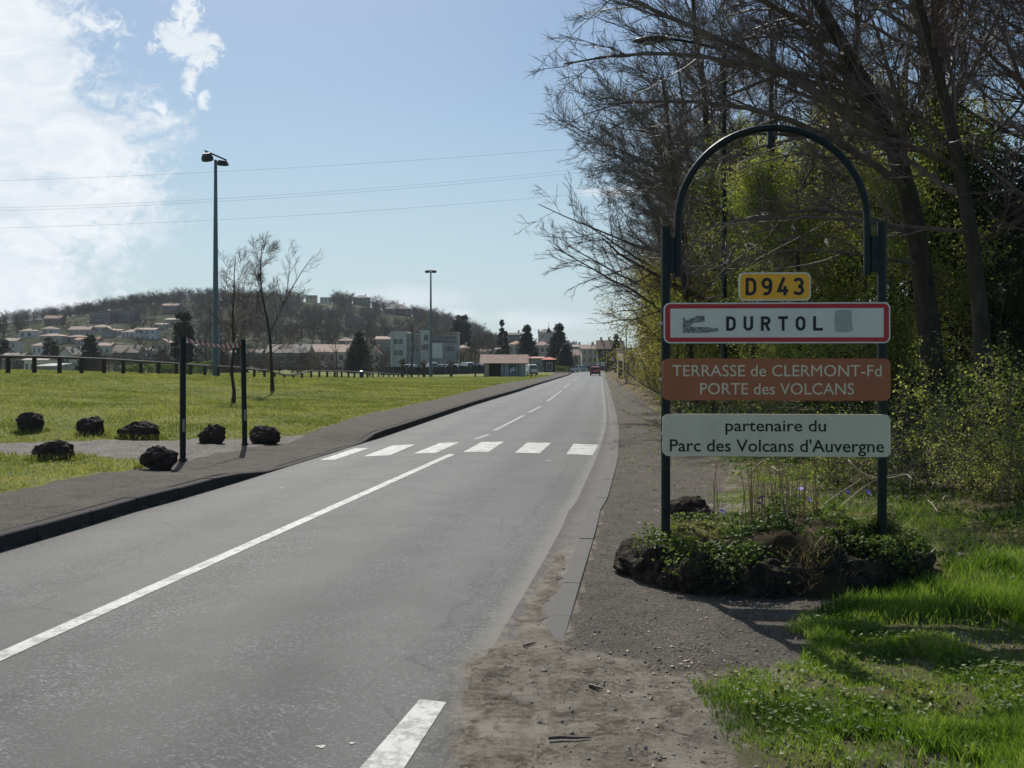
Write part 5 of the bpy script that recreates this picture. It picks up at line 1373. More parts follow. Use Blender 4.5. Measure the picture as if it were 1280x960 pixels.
# small weeds / broad leaves in the verge and the undergrowth
def d_under(x, y):
    n = sstep(-.1, .4, fbm(x * 1.1, y * 1.1, 0, 4, 99)); m_ = masks(x, y)
    return np.clip((.15 + .85 * n) * sstep(2.6, 4.2, x - .04 * y) * (1 - m_['foot']), 0, 1) * ~inbed(x, y)
c = sample(120000, 2.4, 15, 8.6, 24, d_under)
z = gsurf(c[:, 0], c[:, 1]) + .02 + .28 * g.uniform(0, 1, len(c)) ** 1.5 * sstep(-.2, .5, fbm(c[:, 0] * 1.5, c[:, 1] * 1.5, 0, 3, 98)) * sstep(4, 6.5, c[:, 0])
tint = np.clip(.4 + .7 * fbm(c[:, 0] * 1.2, c[:, 1] * 1.2, 0, 3, 94) + g.normal(size=len(c)) * .22, 0, 1)
stuff('undergrowth', leaf_mesh('undergrowth', np.column_stack([c, z]), .055, m_leaf_bramble, g, .5, .7, tint), 'low leafy undergrowth of ivy and brambles on the floor of the wood', 'undergrowth')
c = sample(30000, 1.2, 6, 3.4, 8.6, lambda x, y: d_right(x, y) * .9)
z = gsurf(c[:, 0], c[:, 1]) + .012 + .05 * g.uniform(0, 1, len(c))
stuff('verge_weeds', leaf_mesh('verge_weeds', np.column_stack([c, z]), .036, m_leaf_bramble, g, .75, .75), 'small broad leaved weeds among the verge grass', 'weeds')
# dead leaves and twigs
m_litter = leafmat('dead_leaf', [(.10, .065, .035), (.22, .15, .085), (.42, .34, .24)], trans=.15, scale=5)
def d_litter(x, y):
    e = sstep(.9, 0, np.abs(seg_sd(x, y, FOOT_R))); n = sstep(-.1, .4, fbm(x * 1.7, y * 1.7, 0, 3, 87))
    return np.clip(.08 + e * n, 0, 1) * (x > XR(y) + .1)
c = sample(42000, .2, 9, 3.5, 30, d_litter); z = gsurf(c[:, 0], c[:, 1]) + .008
stuff('leaf_litter', leaf_mesh('leaf_litter', np.column_stack([c, z]), .032, m_litter, g, .8, .6), 'dry fallen leaves scattered along the footway edge', 'leaf litter')
# pebbles on the dusty verge
def d_peb(x, y):
    return np.clip(sstep(.5, -.4, seg_sd(x, y, DIRT_R)) * .8 + .12, 0, 1) * (x > XG(y) + .05 ) * ~inbed(x, y)
c = sample(9000, -.6, 4.0, 3.4, 12, d_peb); V0, F0 = _ico[1]
nP = len(c); sz = .003 + .008 * g.uniform(0, 1, nP) ** 3
V = (V0[None] * g.uniform(.6, 1.3, (nP, 1, 3)) * sz[:, None, None] + np.stack([c[:, 0], c[:, 1], np.where(c[:, 0] < XG(c[:, 1]), .012, gsurf(c[:, 0], c[:, 1])) + sz * .3], 1)[:, None]).reshape(-1, 3)
o = link('gravel', mesh_np('gravel', V, [(F0[None] + (np.arange(nP) * len(V0))[:, None, None]).reshape(-1, 3)], False, plain('pebble', (.26, .24, .21), rough=.9, var=.5, scale=30, coord='pos'))); o['kind'] = 'stuff'; o['label'] = 'loose grit and small stones on the dusty verge'; o['category'] = 'gravel'
# fallen sticks
sticks = [((960, 960), 0), ]
for i, (px, py, L_, rz, lb) in enumerate([(663, 955, .18, .5, 'pale broken stick at the bottom edge of the dusty verge'), (712, 927, .20, .0, 'thin straight stick lying on the dusty verge'), (662, 808, .10, .8, 'short dark forked twig where the gutter ends'), (745, 860, .09, -.7, 'crumbled dark stick in the dust below the gutter')]):
    x, y = g2(px, py); z = gs(x, y) + .012
    gg_ = np.random.default_rng(i + 5); P = np.array([(-.5, 0, 0), (-.2, .03, .01), (.1, -.02, .015), (.5, .02, 0)]) * L_
    mb = MB().tube(P, [.009, .009, .007, .004], 7)
    if i in (2, 3): mb.tube([P[1], P[1] + np.array([.02, .035, .012])], [.005, .002], 5).tube([P[2], P[2] + np.array([.02, -.03, .012])], [.005, .002], 5)
    o = mb.build('stick', m_young if i > 1 else m_rail, None); o.location = (x, y, z); o.rotation_euler = (0, 0, rz); o['label'] = lb; o['category'] = 'stick'; o['group'] = 'sticks on the dusty verge'

# planting in the bed
nB_ = 60000; c = sample(nB_, 1.0, 3.8, 7.5, 10.1, lambda x, y: (seg_sd(x, y, BED) < -.02) * sstep(-.65, .25, fbm(x * 2.4, y * 2.4, 0, 3, 61)))
hgt = .01 + (.08 + .15 * sstep(1.9, 2.5, c[:, 0])) * g.uniform(0, 1, len(c)) * sstep(-.3, .5, fbm(c[:, 0] * 2, c[:, 1] * 2, 0, 2, 62))
z = bedz(c[:, 0], c[:, 1]) + gsurf(c[:, 0], c[:, 1]) * .6 + hgt
tint = np.clip(.45 + .8 * fbm(c[:, 0] * 2, c[:, 1] * 2, 0, 3, 63) + g.normal(size=len(c)) * .2, 0, 1)
c2 = sample(24000, .9, 3.7, 7.3, 9.6, lambda x, y: (np.abs(seg_sd(x, y, BED) + .10) < .19) * sstep(-.20, .35, fbm(x * 3, y * 3, 0, 3, 66)))
z2 = .24 + .16 * g.uniform(0, 1, len(c2)) ** .6 - .35 * np.maximum(seg_sd(c2[:, 0], c2[:, 1], BED) + .02, 0) * 4; c = np.concatenate([c, c2]); z = np.concatenate([z, z2]); tint = np.concatenate([tint, g.uniform(.1, .9, len(c2))])
stuff('periwinkle_foliage', leaf_mesh('periwinkle_foliage', np.column_stack([c, z]), .042, m_leaf_bramble, g, .45, .6, tint), 'trailing green foliage covering the rock bed under the sign', 'ground cover')
c = sample(30000, .95, 3.8, 7.4, 10.1, lambda x, y: (seg_sd(x, y, BED) < .02) * (seg_sd(x, y, BED) > -.5) * sstep(-.2, .3, fbm(x * 3, y * 3, 0, 3, 64)))
hh = g.uniform(.04, .14, len(c)); z = bedz(c[:, 0], c[:, 1]) + gsurf(c[:, 0], c[:, 1]) * .6
stuff('dry_bed_grass', blades(c, z, hh, .004 + 0 * hh, 1.3 + 0 * hh, g, m_dry, 'dry_bed_grass'), 'matted dry straw hanging over the rocks of the bed')
m_pet = plain('violet_petals', (.20, .16, .55), rough=.6, var=.2)
fm = MB(); 
for j in range(5):
    a_ = j * 2 * math.pi / 5; ca, sa = math.cos(a_), math.sin(a_)
    fm.add([(0, 0, .0), (ca * .014 - sa * .009, sa * .014 + ca * .009, .004), (ca * .022, sa * .022, .002), (ca * .014 + sa * .009, sa * .014 - ca * .009, .004), (0, 0, -.002)], [(0, 1, 2, 3), (4, 3, 2, 1)])
fme = fm.mesh('violet_flower', m_pet)
pos_names = ['nearest the front rocks', 'left of the dry stems', 'right of the dry stems', 'beneath the pale panel', 'near the left post', 'near the right post', 'at the bed centre', 'half hidden by leaves', 'at the back of the bed', 'beside a pair of others', 'highest in the foliage']
for i, (px, py) in enumerate([(952, 622), (948, 629), (985, 640), (1001, 642), (1012, 640), (1056, 645), (1060, 652), (903, 650), (1040, 636), (975, 652), (1085, 650)]):
    y = 8.7 + g.uniform(-.1, .9); x = (px - 640) / F * y; z = EYE - (py - HY) / F * y
    z = max(z, float(bedz(x, y)) + .24)
    o = link('violet_flower', fme, None, (x, y, z)); o.rotation_euler = (R_(50) + g.normal() * .3, g.normal() * .3, g.uniform(0, 6)); o.scale = (1.5,) * 3
    o['label'] = 'small violet periwinkle flower in the rock bed, ' + pos_names[i]; o['category'] = 'flower'; o['group'] = 'violet flowers in the rock bed'
# dry upright stems in the bed and curled dead canes
g = np.random.default_rng(81)
P = []; 
for i in range(46):
    x = 2.35 + g.normal() * .28; y = 9.0 + g.normal() * .35; h = g.uniform(.35, .75); z0 = float(bedz(x, y)); d = np.array([g.normal() * .06, g.normal() * .06, 1.0]); q = [(x, y, z0)]
    for s in range(4): q.append(tuple(np.array(q[-1]) + d * h / 4)); d = d + g.normal(size=3) * .04
    P.append(q)
V, Fs = merge([tubes(np.array(P), np.repeat(np.linspace(.005, .0025, 5)[None], 46, 0), 4)])
m_cane = plain('dead_cane', (.20, .12, .07), rough=.7, var=.35, scale=12); m_pale_cane = plain('pale_curled_cane', (.36, .30, .20), rough=.6, var=.3)
stuff('dry_stems', mesh_np('dry_stems', V, Fs, True, m_cane), 'upright dry brown stems growing in the rock bed under the pale panel', 'dry stems')
canes = [([(945, 582), (955, 575), (968, 574), (985, 580), (1000, 590)], 'pale arched cane curling left under the pale panel'), ([(965, 583), (975, 590), (985, 582), (972, 576)], 'small looped dead cane under the pale panel'),
         ([(1045, 640), (1070, 615), (1100, 595), (1140, 590), (1160, 605)], 'long pale cane arching behind the right post'), ([(1060, 575), (1080, 595), (1110, 600), (1135, 590), (1140, 600)], 'pale curved cane crossing the right post'),
         ([(1010, 650), (1040, 622), (1075, 600)], 'straight leaning dead cane in the bed'), ([(1160, 625), (1168, 633), (1172, 640)], 'short pale broken cane right of the post'), ([(1180, 690), (1215, 681), (1265, 687)], 'long pale stick lying in the grass at far right')]
for i, (pl, lb) in enumerate(canes):
    y = 9.3 if i != 6 else 9.6
    pts = np.array([tuple(at(a_, b_, y + .15 * j * (-1) ** i)) for j, (a_, b_) in enumerate(pl)]); pts = smooth_line(pts, 14)
    pts[:, 2] = np.maximum(pts[:, 2], gsurf(pts[:, 0], pts[:, 1]) + .03)
    o0 = pts[0].copy(); mb = MB().tube(pts - o0, np.linspace(.005, .003, 14), 6)
    o = mb.build('dead_cane', m_pale_cane, None, smooth=True); o.location = o0; o['label'] = lb; o['category'] = 'cane'; o['group'] = 'dead canes round the rock bed'
# yellow dandelions left
m_dand = plain('dandelion_yellow', (.75, .55, .02), rough=.6)
V0, F0 = _ico[1]; dme = mesh_np('dandelion', V0 * np.array([.022, .022, .010]), [F0], True, m_dand)
dl = []
for i in range(16):
    px, py = ((g.uniform(0, 100), g.uniform(566, 592)) if i < 11 else (g.uniform(60, 230), g.uniform(572, 588)))
    x, y, z = hit(px, py, 8)
    if masks(np.array([x]), np.array([y]))['foot'][0] > .3: continue
    o = link('dandelion', dme, None, (x, y, gs(x, y) + .07)); o['label'] = 'yellow dandelion head in the grass before the gravel path'; o['category'] = 'flower'; o['group'] = 'dandelions before the gravel path'

# ------------------------------------------------------------------ young trees on the lawn
def young(seed, H, r, crown0, spread, nl, ang, name, up=.12):
    return bare_tree(seed, H, r, (0, 0), crown0, nl, spread, up=up, ang=ang, wander=.10, twig_r=.005, twigmat=m_young, name=name)
def lawn_tree(px, pb, pt, meshes, H0, lb, nm='young_tree', Y=None, rz=0, gp='young bare trees on the lawn'):
    if Y is None: x, y, z = hit(px, pb, 12)
    else: x, y = (px - 640) / F * Y, Y
    z = gs(x, y); H = EYE - (pt - HY) / F * y - z
    return place_tree(nm, meshes, (x, y, z - .03), lb, gp, rz, H / H0)
Y1 = young(201, 6, .075, .28, (.34, .45, .45, .45), (22, 7, 4, 3), 58, 'y1')
Y2t = [(0, 0, 0), (-.05, 0, 1.4), (-.10, 0, 2.6), (-.25, 0, 3.4), (-.55, .1, 4.5), (-.60, .1, 5.6), (-.50, .1, 6.6)]
Y2 = bare_tree(202, r=.08, trunkpts=Y2t, limbs=[([(-.12, 0, 2.7), (.35, -.1, 3.6), (.85, -.1, 4.6), (1.3, 0, 5.5), (1.9, 0, 6.2)], .042), ([(.35, -.1, 3.6), (.7, .2, 4.6), (.75, .2, 5.9), (.7, .1, 6.5)], .026), ([(-.2, 0, 3.0), (-.9, .1, 3.6), (-1.6, 0, 4.0), (-2.1, 0, 4.6)], .022),
     ([(-.1, 0, 2.2), (-.8, .2, 2.6), (-1.8, .2, 2.5)], .02), ([(-.1, 0, 2.0), (.6, .2, 2.35), (1.3, .1, 2.4), (2.2, 0, 2.9)], .02), ([(-.05, 0, 1.7), (.3, 0, 2.0), (.8, 0, 2.0)], .025)], crown0=.35, nl=(14, 9, 6, 4), lf=(.30, .40, .42, .45), up=.08, wander=.10, twig_r=.005, twigmat=m_young, name='y2')
lawn_tree(291.5, 503, 325, Y1, 6.0, 'slim upright bare young tree nearest the light mast')
lawn_tree(340.5, 490, 312, Y2, 6.4, 'forked spreading bare young tree, right of the slim one')
Y3 = young(203, 6, .11, .45, (.30, .4, .4, .4), (14, 5, 3, 2), 50, 'y3')
lawn_tree(514.5, 477, 404, Y3, 6, 'thin bare tree standing just left of the distant mast', Y=140)
lawn_tree(421, 473, 418, Y3, 6, 'thin bare tree beside the low rail fence', Y=120, rz=2)
lawn_tree(594, 474, 424, Y3, 6, 'thin bare tree just left of the brown roofed hut', Y=135, rz=1)
lawn_tree(664, 470, 440, Y3, 6, 'small bare tree at the right end of the brown roofed hut', Y=135, rz=3)
def pollard(seed, name):
    g = np.random.default_rng(seed)
    T = np.array([[(0, 0, z) for z in np.linspace(0, 1.9, 6)]]); TR = np.full((1, 6), .22) * np.linspace(1.1, .9, 6)
    P1, R1 = spawn(T, TR, 9, .85, 1, .95, 45, 15, 6, .2, .22, .55, g, .75)
    P2, R2 = spawn(P1, R1, 5, .6, 1, .5, 30, 14, 4, .12, .12, .6, g, .5)
    P3, R3 = spawn(P2, R2, 4, .3, 1, .6, 25, 10, 2, 0, .1, .5, g, .5)
    tm = mesh_np(name + 't', *[q for q in (tubes(T, TR, 10)[0], [tubes(T, TR, 10)[1]])], True, m_bark)
    V, Fs = merge([tubes(P1, R1, 6), tubes(P2, R2, 4), cones(P3, R3[:, 0])]); return tm, mesh_np(name + 'c', V, Fs, False, m_young)
PL = [pollard(5, 'p1'), pollard(6, 'p2')]
for i, (px, pt, lb) in enumerate([(503, 435, 'leftmost pollarded tree before the dark screen fence'), (530, 437, 'pollarded tree just left of the distant mast'), (564, 438, 'pollarded tree with a round fist shaped head right of the distant mast')]):
    lawn_tree(px, 471, pt, PL[i % 2], 4.2, lb, 'pollarded_tree', 148, i * 1.3, 'pollarded trees before the car park')

# ------------------------------------------------------------------ buildings
_wm = {}
def wallmat(col):
    if col not in _wm:
        m, k, b = material('rendered_wall'); p = k.pos(); n = k.noise(p, .8, 6, .7); n2 = k.noise(k.scalev(p, (2, 2, .3)), 1.2, 5, .7)
        c = k.mix(k.maprange(n, .35, .7), tuple(q * .88 for q in col), tuple(min(1, q * 1.08) for q in col)); c = k.mix(k.maprange(n2, .52, .75, 0, .45), c, tuple(q * .55 for q in col))
        k.put(b.inputs['Base Color'], c); b.inputs['Roughness'].default_value = .9; _wm[col] = m
    return _wm[col]
_rm = {}
def roofmat(col):
    if col not in _rm:
        m, k, b = material('tiled_roof'); p = k.obj(); n = k.noise(p, 1.6, 6, .75); w = k.new('ShaderNodeTexWave'); w.inputs['Scale'].default_value = 1.6; w.inputs['Distortion'].default_value = .6; k.l.new(p, w.inputs[0])
        c = k.mix(k.maprange(n, .35, .68), tuple(q * .62 for q in col), tuple(min(1, q * 1.2) for q in col)); c = k.mix(k.math('MULTIPLY', w.outputs['Fac'], .25), c, tuple(q * .5 for q in col))
        k.put(b.inputs['Base Color'], c); b.inputs['Roughness'].default_value = .8; _rm[col] = m
    return _rm[col]
m_pane = plain('window_glass', (.03, .035, .04), rough=.12, spec=.8)
m_frame = plain('window_frame', (.55, .55, .52), rough=.6)
m_doorp = plain('painted_door', (.09, .06, .045), rough=.6)
PINK, TERRA, GREYR, DARKR, ORANGE, TAN = (.33, .21, .165), (.29, .165, .115), (.15, .13, .12), (.05, .045, .045), (.42, .18, .10), (.34, .26, .20)
WHITE, CREAM, BEIGE, GREY, OCHRE, PINKW = (.68, .66, .61), (.58, .54, .45), (.46, .41, .34), (.32, .32, .31), (.50, .38, .24), (.54, .44, .39)
def house(px0, px1, pr, pe, pb=None, Y=None, wall=WHITE, roof=TERRA, kind='gable', label='', depth=None, win=(2, 1), rz=0.0, chim=1, name='house', cat='house', group=None, door=False, ov=.35):
    cx = (px0 + px1) / 2
    if Y is None: x, Y, z0 = hit(cx, pb, 150)
    else: x = (cx - 640) / F * Y
    w = (px1 - px0) / F * Y; D = depth or max(5, w * .75)
    Yc = Y + D / 2
    zb = min(gsurf(np.array([x - w / 2, x, x + w / 2]), np.array([Y, Y, Y])).min(), float(zhill(x, Y)) if Y > 320 else 99) - .4
    if Y > 320: zb = float(min(zhill(x - w / 2, Y), zhill(x + w / 2, Y), zhill(x, Y))) - .5
    ze = EYE - (pe - HY) / F * Y; zr = EYE - (pr - HY) / F * Y
    zr = max(zr, ze + .25)
    if ze < zb + 1.5: zb = ze - 2.5
    t = empty(name, (x, Yc, zb), rz, label, cat, group or ('houses of the town below the hill' if Y < 330 else 'houses on the hillside'))
    hE, hR = ze - zb, zr - zb
    MB().box((0, 0, hE / 2), (w, D, hE)).build('wall', wallmat(wall), t)
    rm = roofmat(roof); W, Dd = w / 2 + ov, D / 2 + ov
    mb = MB(); e = hE + .003
    if kind == 'gable':      # ridge runs across the view
        prof = [(-Dd, e - .12), (0, hR), (Dd, e - .12), (Dd, e + .10), (0, hR + .22), (-Dd, e + .10)]
        mb.prism([(-Dd, e), (Dd, e), (0, hR)], -W, W, 'x')
        g2_ = MB().prism([(-D / 2, hE - .01), (D / 2, hE - .01), (0, hR - .2)], -w / 2 - .01, w / 2 + .01, 'x'); g2_.build('gable_wall', wallmat(wall), t)
    elif kind == 'front':    # gable end faces the viewer
        mb.prism([(-W, e - .05), (0, hR + .15), (W, e - .05), (W, e - .25), (0, hR - .1), (-W, e - .25)], -Dd, Dd, 'y')
        MB().prism([(-w / 2, hE - .01), (w / 2, hE - .01), (0, hR - .1)], -D / 2, D / 2, 'y').build('gable_wall', wallmat(wall), t)
    elif kind == 'hip':
        k_ = min(W, Dd) * .9; rx = max(.3, W - k_)
        V = [(-W, -Dd, e), (W, -Dd, e), (W, Dd, e), (-W, Dd, e), (-rx, 0, hR), (rx, 0, hR)]
        mb.add(V, [(3, 2, 1, 0), (0, 1, 5, 4), (2, 3, 4, 5), (1, 2, 5), (3, 0, 4)])
    elif kind == 'mono':
        mb.prism([(-Dd, e), (Dd, hR), (Dd, hR + .2), (-Dd, e + .2)], -W, W, 'x')
    else:                    # flat with parapet
        mb.box((0, 0, hE + .12), (w + .3, D + .3, .24))
    mb.build('roof', rm, t)
    nx, nz = win; ww, wh = min(1.2, w / nx * .42), min(1.35, hE / nz * .48)
    sz = min(hE, 2.9 * nz) / nz
    for i in range(nx):
        for j in range(nz):
            wx = -w / 2 + w * (i + .5) / nx; wz = hE - sz * (j + .5) + .1
            isd = door and j == nz - 1 and i == nx // 2
            f = MB().box((wx, -D / 2 - .02, wz - (.35 if isd else 0)), (ww + .16, .10, wh + .16 + (.7 if isd else 0))).build('door' if isd else 'window', m_doorp if isd else m_frame, t)
            if not isd:
                MB().box((wx, -D / 2 - .075, wz), (ww * .98, .02, wh * .98)).build('pane', m_pane, f)
                MB().box((wx, -D / 2 - .09, wz), (.05, .02, wh)).build('mullion', m_frame, f)
    for c_ in range(chim):
        MB().box((w * (.24 - .5 * c_), D * .08, hR + .25), (.6, .5, 1.1)).build('chimney', wallmat(BEIGE), t)
    return t
HOUSES = [
 # hillside, far
 dict(px0=24, px1=41, pr=410.5, pe=413.5, pb=422, wall=WHITE, roof=PINK, kind='hip', label='small white hillside house with pink roof, leftmost of the upper row'),
 dict(px0=52, px1=68, pr=407.5, pe=411, pb=418, wall=WHITE, roof=PINK, kind='hip', label='white hillside house with pink hipped roof, second from the left'),
 dict(px0=49, px1=77, pr=416.5, pe=420, pb=430, wall=BEIGE, roof=PINK, kind='hip', label='wide beige bungalow with low pink roof below the white hillside houses', win=(3, 1)),
 dict(px0=86, px1=112, pr=407.5, pe=412, pb=420, wall=PINKW, roof=PINK, kind='gable', label='broad pinkish two storey hillside house with long plain roof', win=(4, 1)),
 dict(px0=83, px1=106, pr=418.5, pe=421, pb=429, wall=BEIGE, roof=TERRA, kind='hip', label='beige hillside house just below the broad pinkish one', win=(3, 1)),
 dict(px0=116, px1=134, pr=405.5, pe=409, pb=417, wall=CREAM, roof=TAN, kind='hip', label='cream hillside house with tan hipped roof right of the broad pinkish one'),
 dict(px0=127, px1=140, pr=409, pe=412.5, pb=422, wall=GREY, roof=PINK, kind='front', label='grey gabled hillside house half in front of the tan roofed one', win=(2, 2)),
 dict(px0=94, px1=121, pr=422, pe=424.5, pb=431, wall=PINKW, roof=ORANGE, kind='gable', label='low house with an orange roof edge above the dark evergreen', win=(3, 1)),
 dict(px0=144, px1=152, pr=411, pe=413, pb=419, wall=CREAM, roof=TAN, kind='gable', label='tiny cream hillside house between two larger ones'),
 dict(px0=152, px1=172, pr=411.5, pe=415, pb=422, wall=WHITE, roof=PINK, kind='hip', label='white hillside villa with dark windows, left wing of a pair', win=(4, 1)),
 dict(px0=168, px1=194, pr=409.5, pe=412, pb=424, wall=WHITE, roof=PINK, kind='gable', label='white two level villa with pink roof and balcony posts', win=(4, 2)),
 dict(px0=193, px1=206, pr=404, pe=406, pb=411, wall=BEIGE, roof=TAN, kind='mono', label='low tan roofed house above the white villas'),
 dict(px0=206, px1=224, pr=397.5, pe=400, pb=408, wall=OCHRE, roof=TAN, kind='mono', label='pale ochre house high on the wooded slope left of the mast', win=(3, 1)),
 dict(px0=55, px1=75, pr=394, pe=398, pb=407, wall=(.24, .16, .13), roof=TERRA, kind='gable', label='reddish brown block near the hill crest above the white houses', win=(4, 2)),
 dict(px0=112, px1=138, pr=388, pe=390.5, pb=404, wall=(.17, .14, .13), roof=TERRA, kind='flat', label='dim brown apartment block on the crest among bare trees', win=(5, 2), chim=0),
 dict(px0=140, px1=168, pr=386, pe=388.5, pb=402, wall=(.19, .155, .14), roof=TERRA, kind='flat', label='second brown apartment block on the crest with reddish roof line', win=(5, 2), chim=0),
 dict(px0=203, px1=222, pr=379, pe=382, pb=392, wall=(.20, .155, .14), roof=TERRA, kind='gable', label='third brown block on the crest left of the mast', win=(4, 1)),
 dict(px0=382, px1=395, pr=367.5, pe=369.5, pb=377, wall=OCHRE, roof=TAN, kind='flat', label='pale tan house at the top of the hill right of the forked tree', win=(3, 1), chim=0),
 dict(px0=400, px1=414, pr=370, pe=372, pb=378, wall=CREAM, roof=TAN, kind='flat', label='long pale house at the top of the hill beside the tan one', win=(3, 1), chim=0),
 dict(px0=441, px1=461, pr=368.5, pe=372, pb=382, wall=(.22, .22, .18), roof=GREYR, kind='hip', label='grey olive house standing clear on the hill crest', win=(3, 1)),
 dict(px0=480, px1=512, pr=379.5, pe=386, pb=394, wall=(.14, .11, .10), roof=DARKR, kind='hip', label='wide dark roofed house on the right shoulder of the hill', win=(4, 1)),
 dict(px0=431, px1=451, pr=393, pe=397, pb=408, wall=(.22, .19, .17), roof=GREYR, kind='front', label='house with a pale roof edge half way up the wooded hill', win=(2, 2)),
 dict(px0=423, px1=440, pr=421.5, pe=426, pb=432, wall=(.24, .20, .18), roof=PINK, kind='hip', label='small pink roofed house at the foot of the wooded hill', win=(2, 1)),
 # nearer, in the valley
 dict(px0=141, px1=172, pr=431, pe=441, Y=240, wall=(.20, .17, .15), roof=TAN, kind='gable', label='house with a broad grey tan roof behind the left fence', win=(4, 1)),
 dict(px0=88, px1=108, pr=433, pe=440, Y=250, wall=CREAM, roof=GREYR, kind='front', label='pale gable fronted house beside the wide dark evergreen', win=(2, 2)),
 dict(px0=73, px1=89, pr=434, pe=443, Y=235, wall=WHITE, roof=GREYR, kind='front', label='white gable fronted house left of the pale gabled one', win=(2, 2)),
 dict(px0=30, px1=58, pr=446, pe=450, Y=170, wall=WHITE, roof=(.45, .36, .34), kind='gable', label='long low white outbuilding behind the left end of the fence', win=(4, 1), chim=0),
 dict(px0=46, px1=66, pr=456, pe=459, Y=140, wall=GREY, roof=(.52, .50, .47), kind='mono', label='low shed with a pale sheet roof just beyond the fence', win=(2, 1), chim=0, cat='shed', name='shed'),
 dict(px0=2, px1=26, pr=441, pe=446, Y=230, wall=(.30, .25, .22), roof=(.28, .23, .21), kind='gable', label='brownish low house at the left edge of the picture', win=(3, 1)),
 dict(px0=333, px1=384, pr=430, pe=441, Y=235, wall=(.24, .19, .17), roof=(.24, .21, .19), kind='gable', label='long bungalow with a wide grey roof behind the forked young tree', win=(4, 1)),
 dict(px0=386, px1=444, pr=430, pe=440, Y=250, wall=PINKW, roof=PINK, kind='gable', label='long pinkish bungalow with a pale pink roof', win=(5, 1)),
 dict(px0=459, px1=476, pr=434, pe=443, Y=240, wall=WHITE, roof=PINK, kind='front', label='white gabled house left of the big pale building', win=(2, 2)),
 dict(px0=470, px1=490, pr=420, pe=424, Y=290, wall=(.24, .20, .175), roof=PINK, kind='gable', label='brownish two storey house left of the big pale building', win=(3, 3)),
 dict(px0=571, px1=586, pr=431, pe=435, Y=270, wall=(.42, .27, .18), roof=PINK, kind='hip', label='orange brown house behind the slender tree', win=(2, 2)),
 dict(px0=590, px1=602, pr=447, pe=451, Y=250, wall=CREAM, roof=PINK, kind='front', label='cream gabled house just left of the brown roofed hut', win=(1, 1)),
 dict(px0=632, px1=654, pr=415.5, pe=418.5, Y=330, wall=(.16, .155, .16), roof=DARKR, kind='gable', label='dark slate roofed building between the two middle conifers', win=(4, 2)),
 dict(px0=636, px1=655, pr=426, pe=430.5, Y=280, wall=BEIGE, roof=ORANGE, kind='hip', label='beige house with a bright orange hipped roof above the hut', win=(3, 2)),
 dict(px0=668, px1=688, pr=426.5, pe=431.5, Y=290, wall=BEIGE, roof=PINK, kind='hip', label='beige house with a pink roof in front of the tower', win=(3, 2)),
 dict(px0=660, px1=679, pr=447, pe=449, Y=190, wall=(.42, .42, .40), roof=(.42, .22, .16), kind='mono', label='pale rendered garage right of the brown roofed hut', win=(1, 1), chim=0, name='garage', cat='garage'),
 dict(px0=679.5, px1=694, pr=446.5, pe=449.5, Y=185, wall=(.035, .030, .032), roof=(.55, .10, .06), kind='hip', label='dark shed with a red roof beside the pale garage', win=(1, 1), chim=0, name='shed', cat='shed'),
 dict(px0=716, px1=729, pr=436.5, pe=444, Y=285, wall=BEIGE, roof=TAN, kind='gable', label='narrow tan roofed house at the end of the road', win=(2, 2)),
 dict(px0=717, px1=728, pr=430.5, pe=433.5, Y=325, wall=(.30, .24, .24), roof=(.30, .22, .22), kind='gable', label='small dormered house rising behind the narrow tan one', win=(2, 1)),
 dict(px0=727.5, px1=747, pr=430.5, pe=436, Y=270, wall=CREAM, roof=PINK, kind='gable', label='cream two storey house with pale pink roof at the end of the road', win=(3, 3)),
 dict(px0=747.8, px1=768, pr=425, pe=436, Y=262, wall=(.045, .042, .045), roof=PINK, kind='gable', label='dark walled building with a large pink roof behind the red car', win=(1, 1), chim=2, door=False),
 dict(px0=768.5, px1=780, pr=425.5, pe=436.5, Y=258, wall=(.42, .40, .37), roof=PINK, kind='gable', label='pale house with pink roof touching the dark walled building', win=(2, 2)),
 dict(px0=779, px1=794, pr=434.5, pe=436.5, Y=150, wall=(.36, .33, .27), roof=(.22, .20, .18), kind='flat', label='tan flat roofed block at the right footway before the town', win=(2, 1), chim=0, depth=9),
 dict(px0=702, px1=716, pr=441, pe=446, Y=310, wall=(.24, .21, .19), roof=GREYR, kind='gable', label='dim grey house right of the dark pine', win=(2, 2)),
]
for q in ((4, 20, 422, 426, 'cream house with a brown roof at the far left below the upper row', CREAM, TAN, 'gable'), (40, 52, 428, 432, 'small white house low on the slope left of the dark conifers', WHITE, PINK, 'hip'),
          (122, 138, 428, 432, 'cream house right of the wide dark evergreen', CREAM, PINK, 'gable'), (176, 192, 434, 438, 'white house low behind the middle of the fence', WHITE, GREYR, 'hip'), (196, 210, 424, 428, 'beige house below the white villas among bare trees', BEIGE, PINK, 'front'),
          (240, 254, 428, 432, 'pale house glimpsed among trees left of the mast', CREAM, TAN, 'hip'), (282, 298, 438, 442, 'white house between the mast and the right dark post', WHITE, GREYR, 'gable'), (306, 326, 436, 441, 'grey house just right of the right dark post', GREY, TAN, 'gable'),
          (596, 612, 436, 440, 'cream house behind the left half of the brown roofed hut', CREAM, PINK, 'gable'), (616, 630, 433, 437, 'white house between the hut roof and the spire conifers', WHITE, TAN, 'hip'), (706, 716, 452, 455, 'low white house beside the lower spreading pine', WHITE, PINK, 'gable')):
    HOUSES.append(dict(px0=q[0], px1=q[1], pr=q[2], pe=q[3], Y=290, wall=q[5], roof=q[6], kind=q[7], label=q[4], win=(2, 1)))
for h in HOUSES: house(**h)
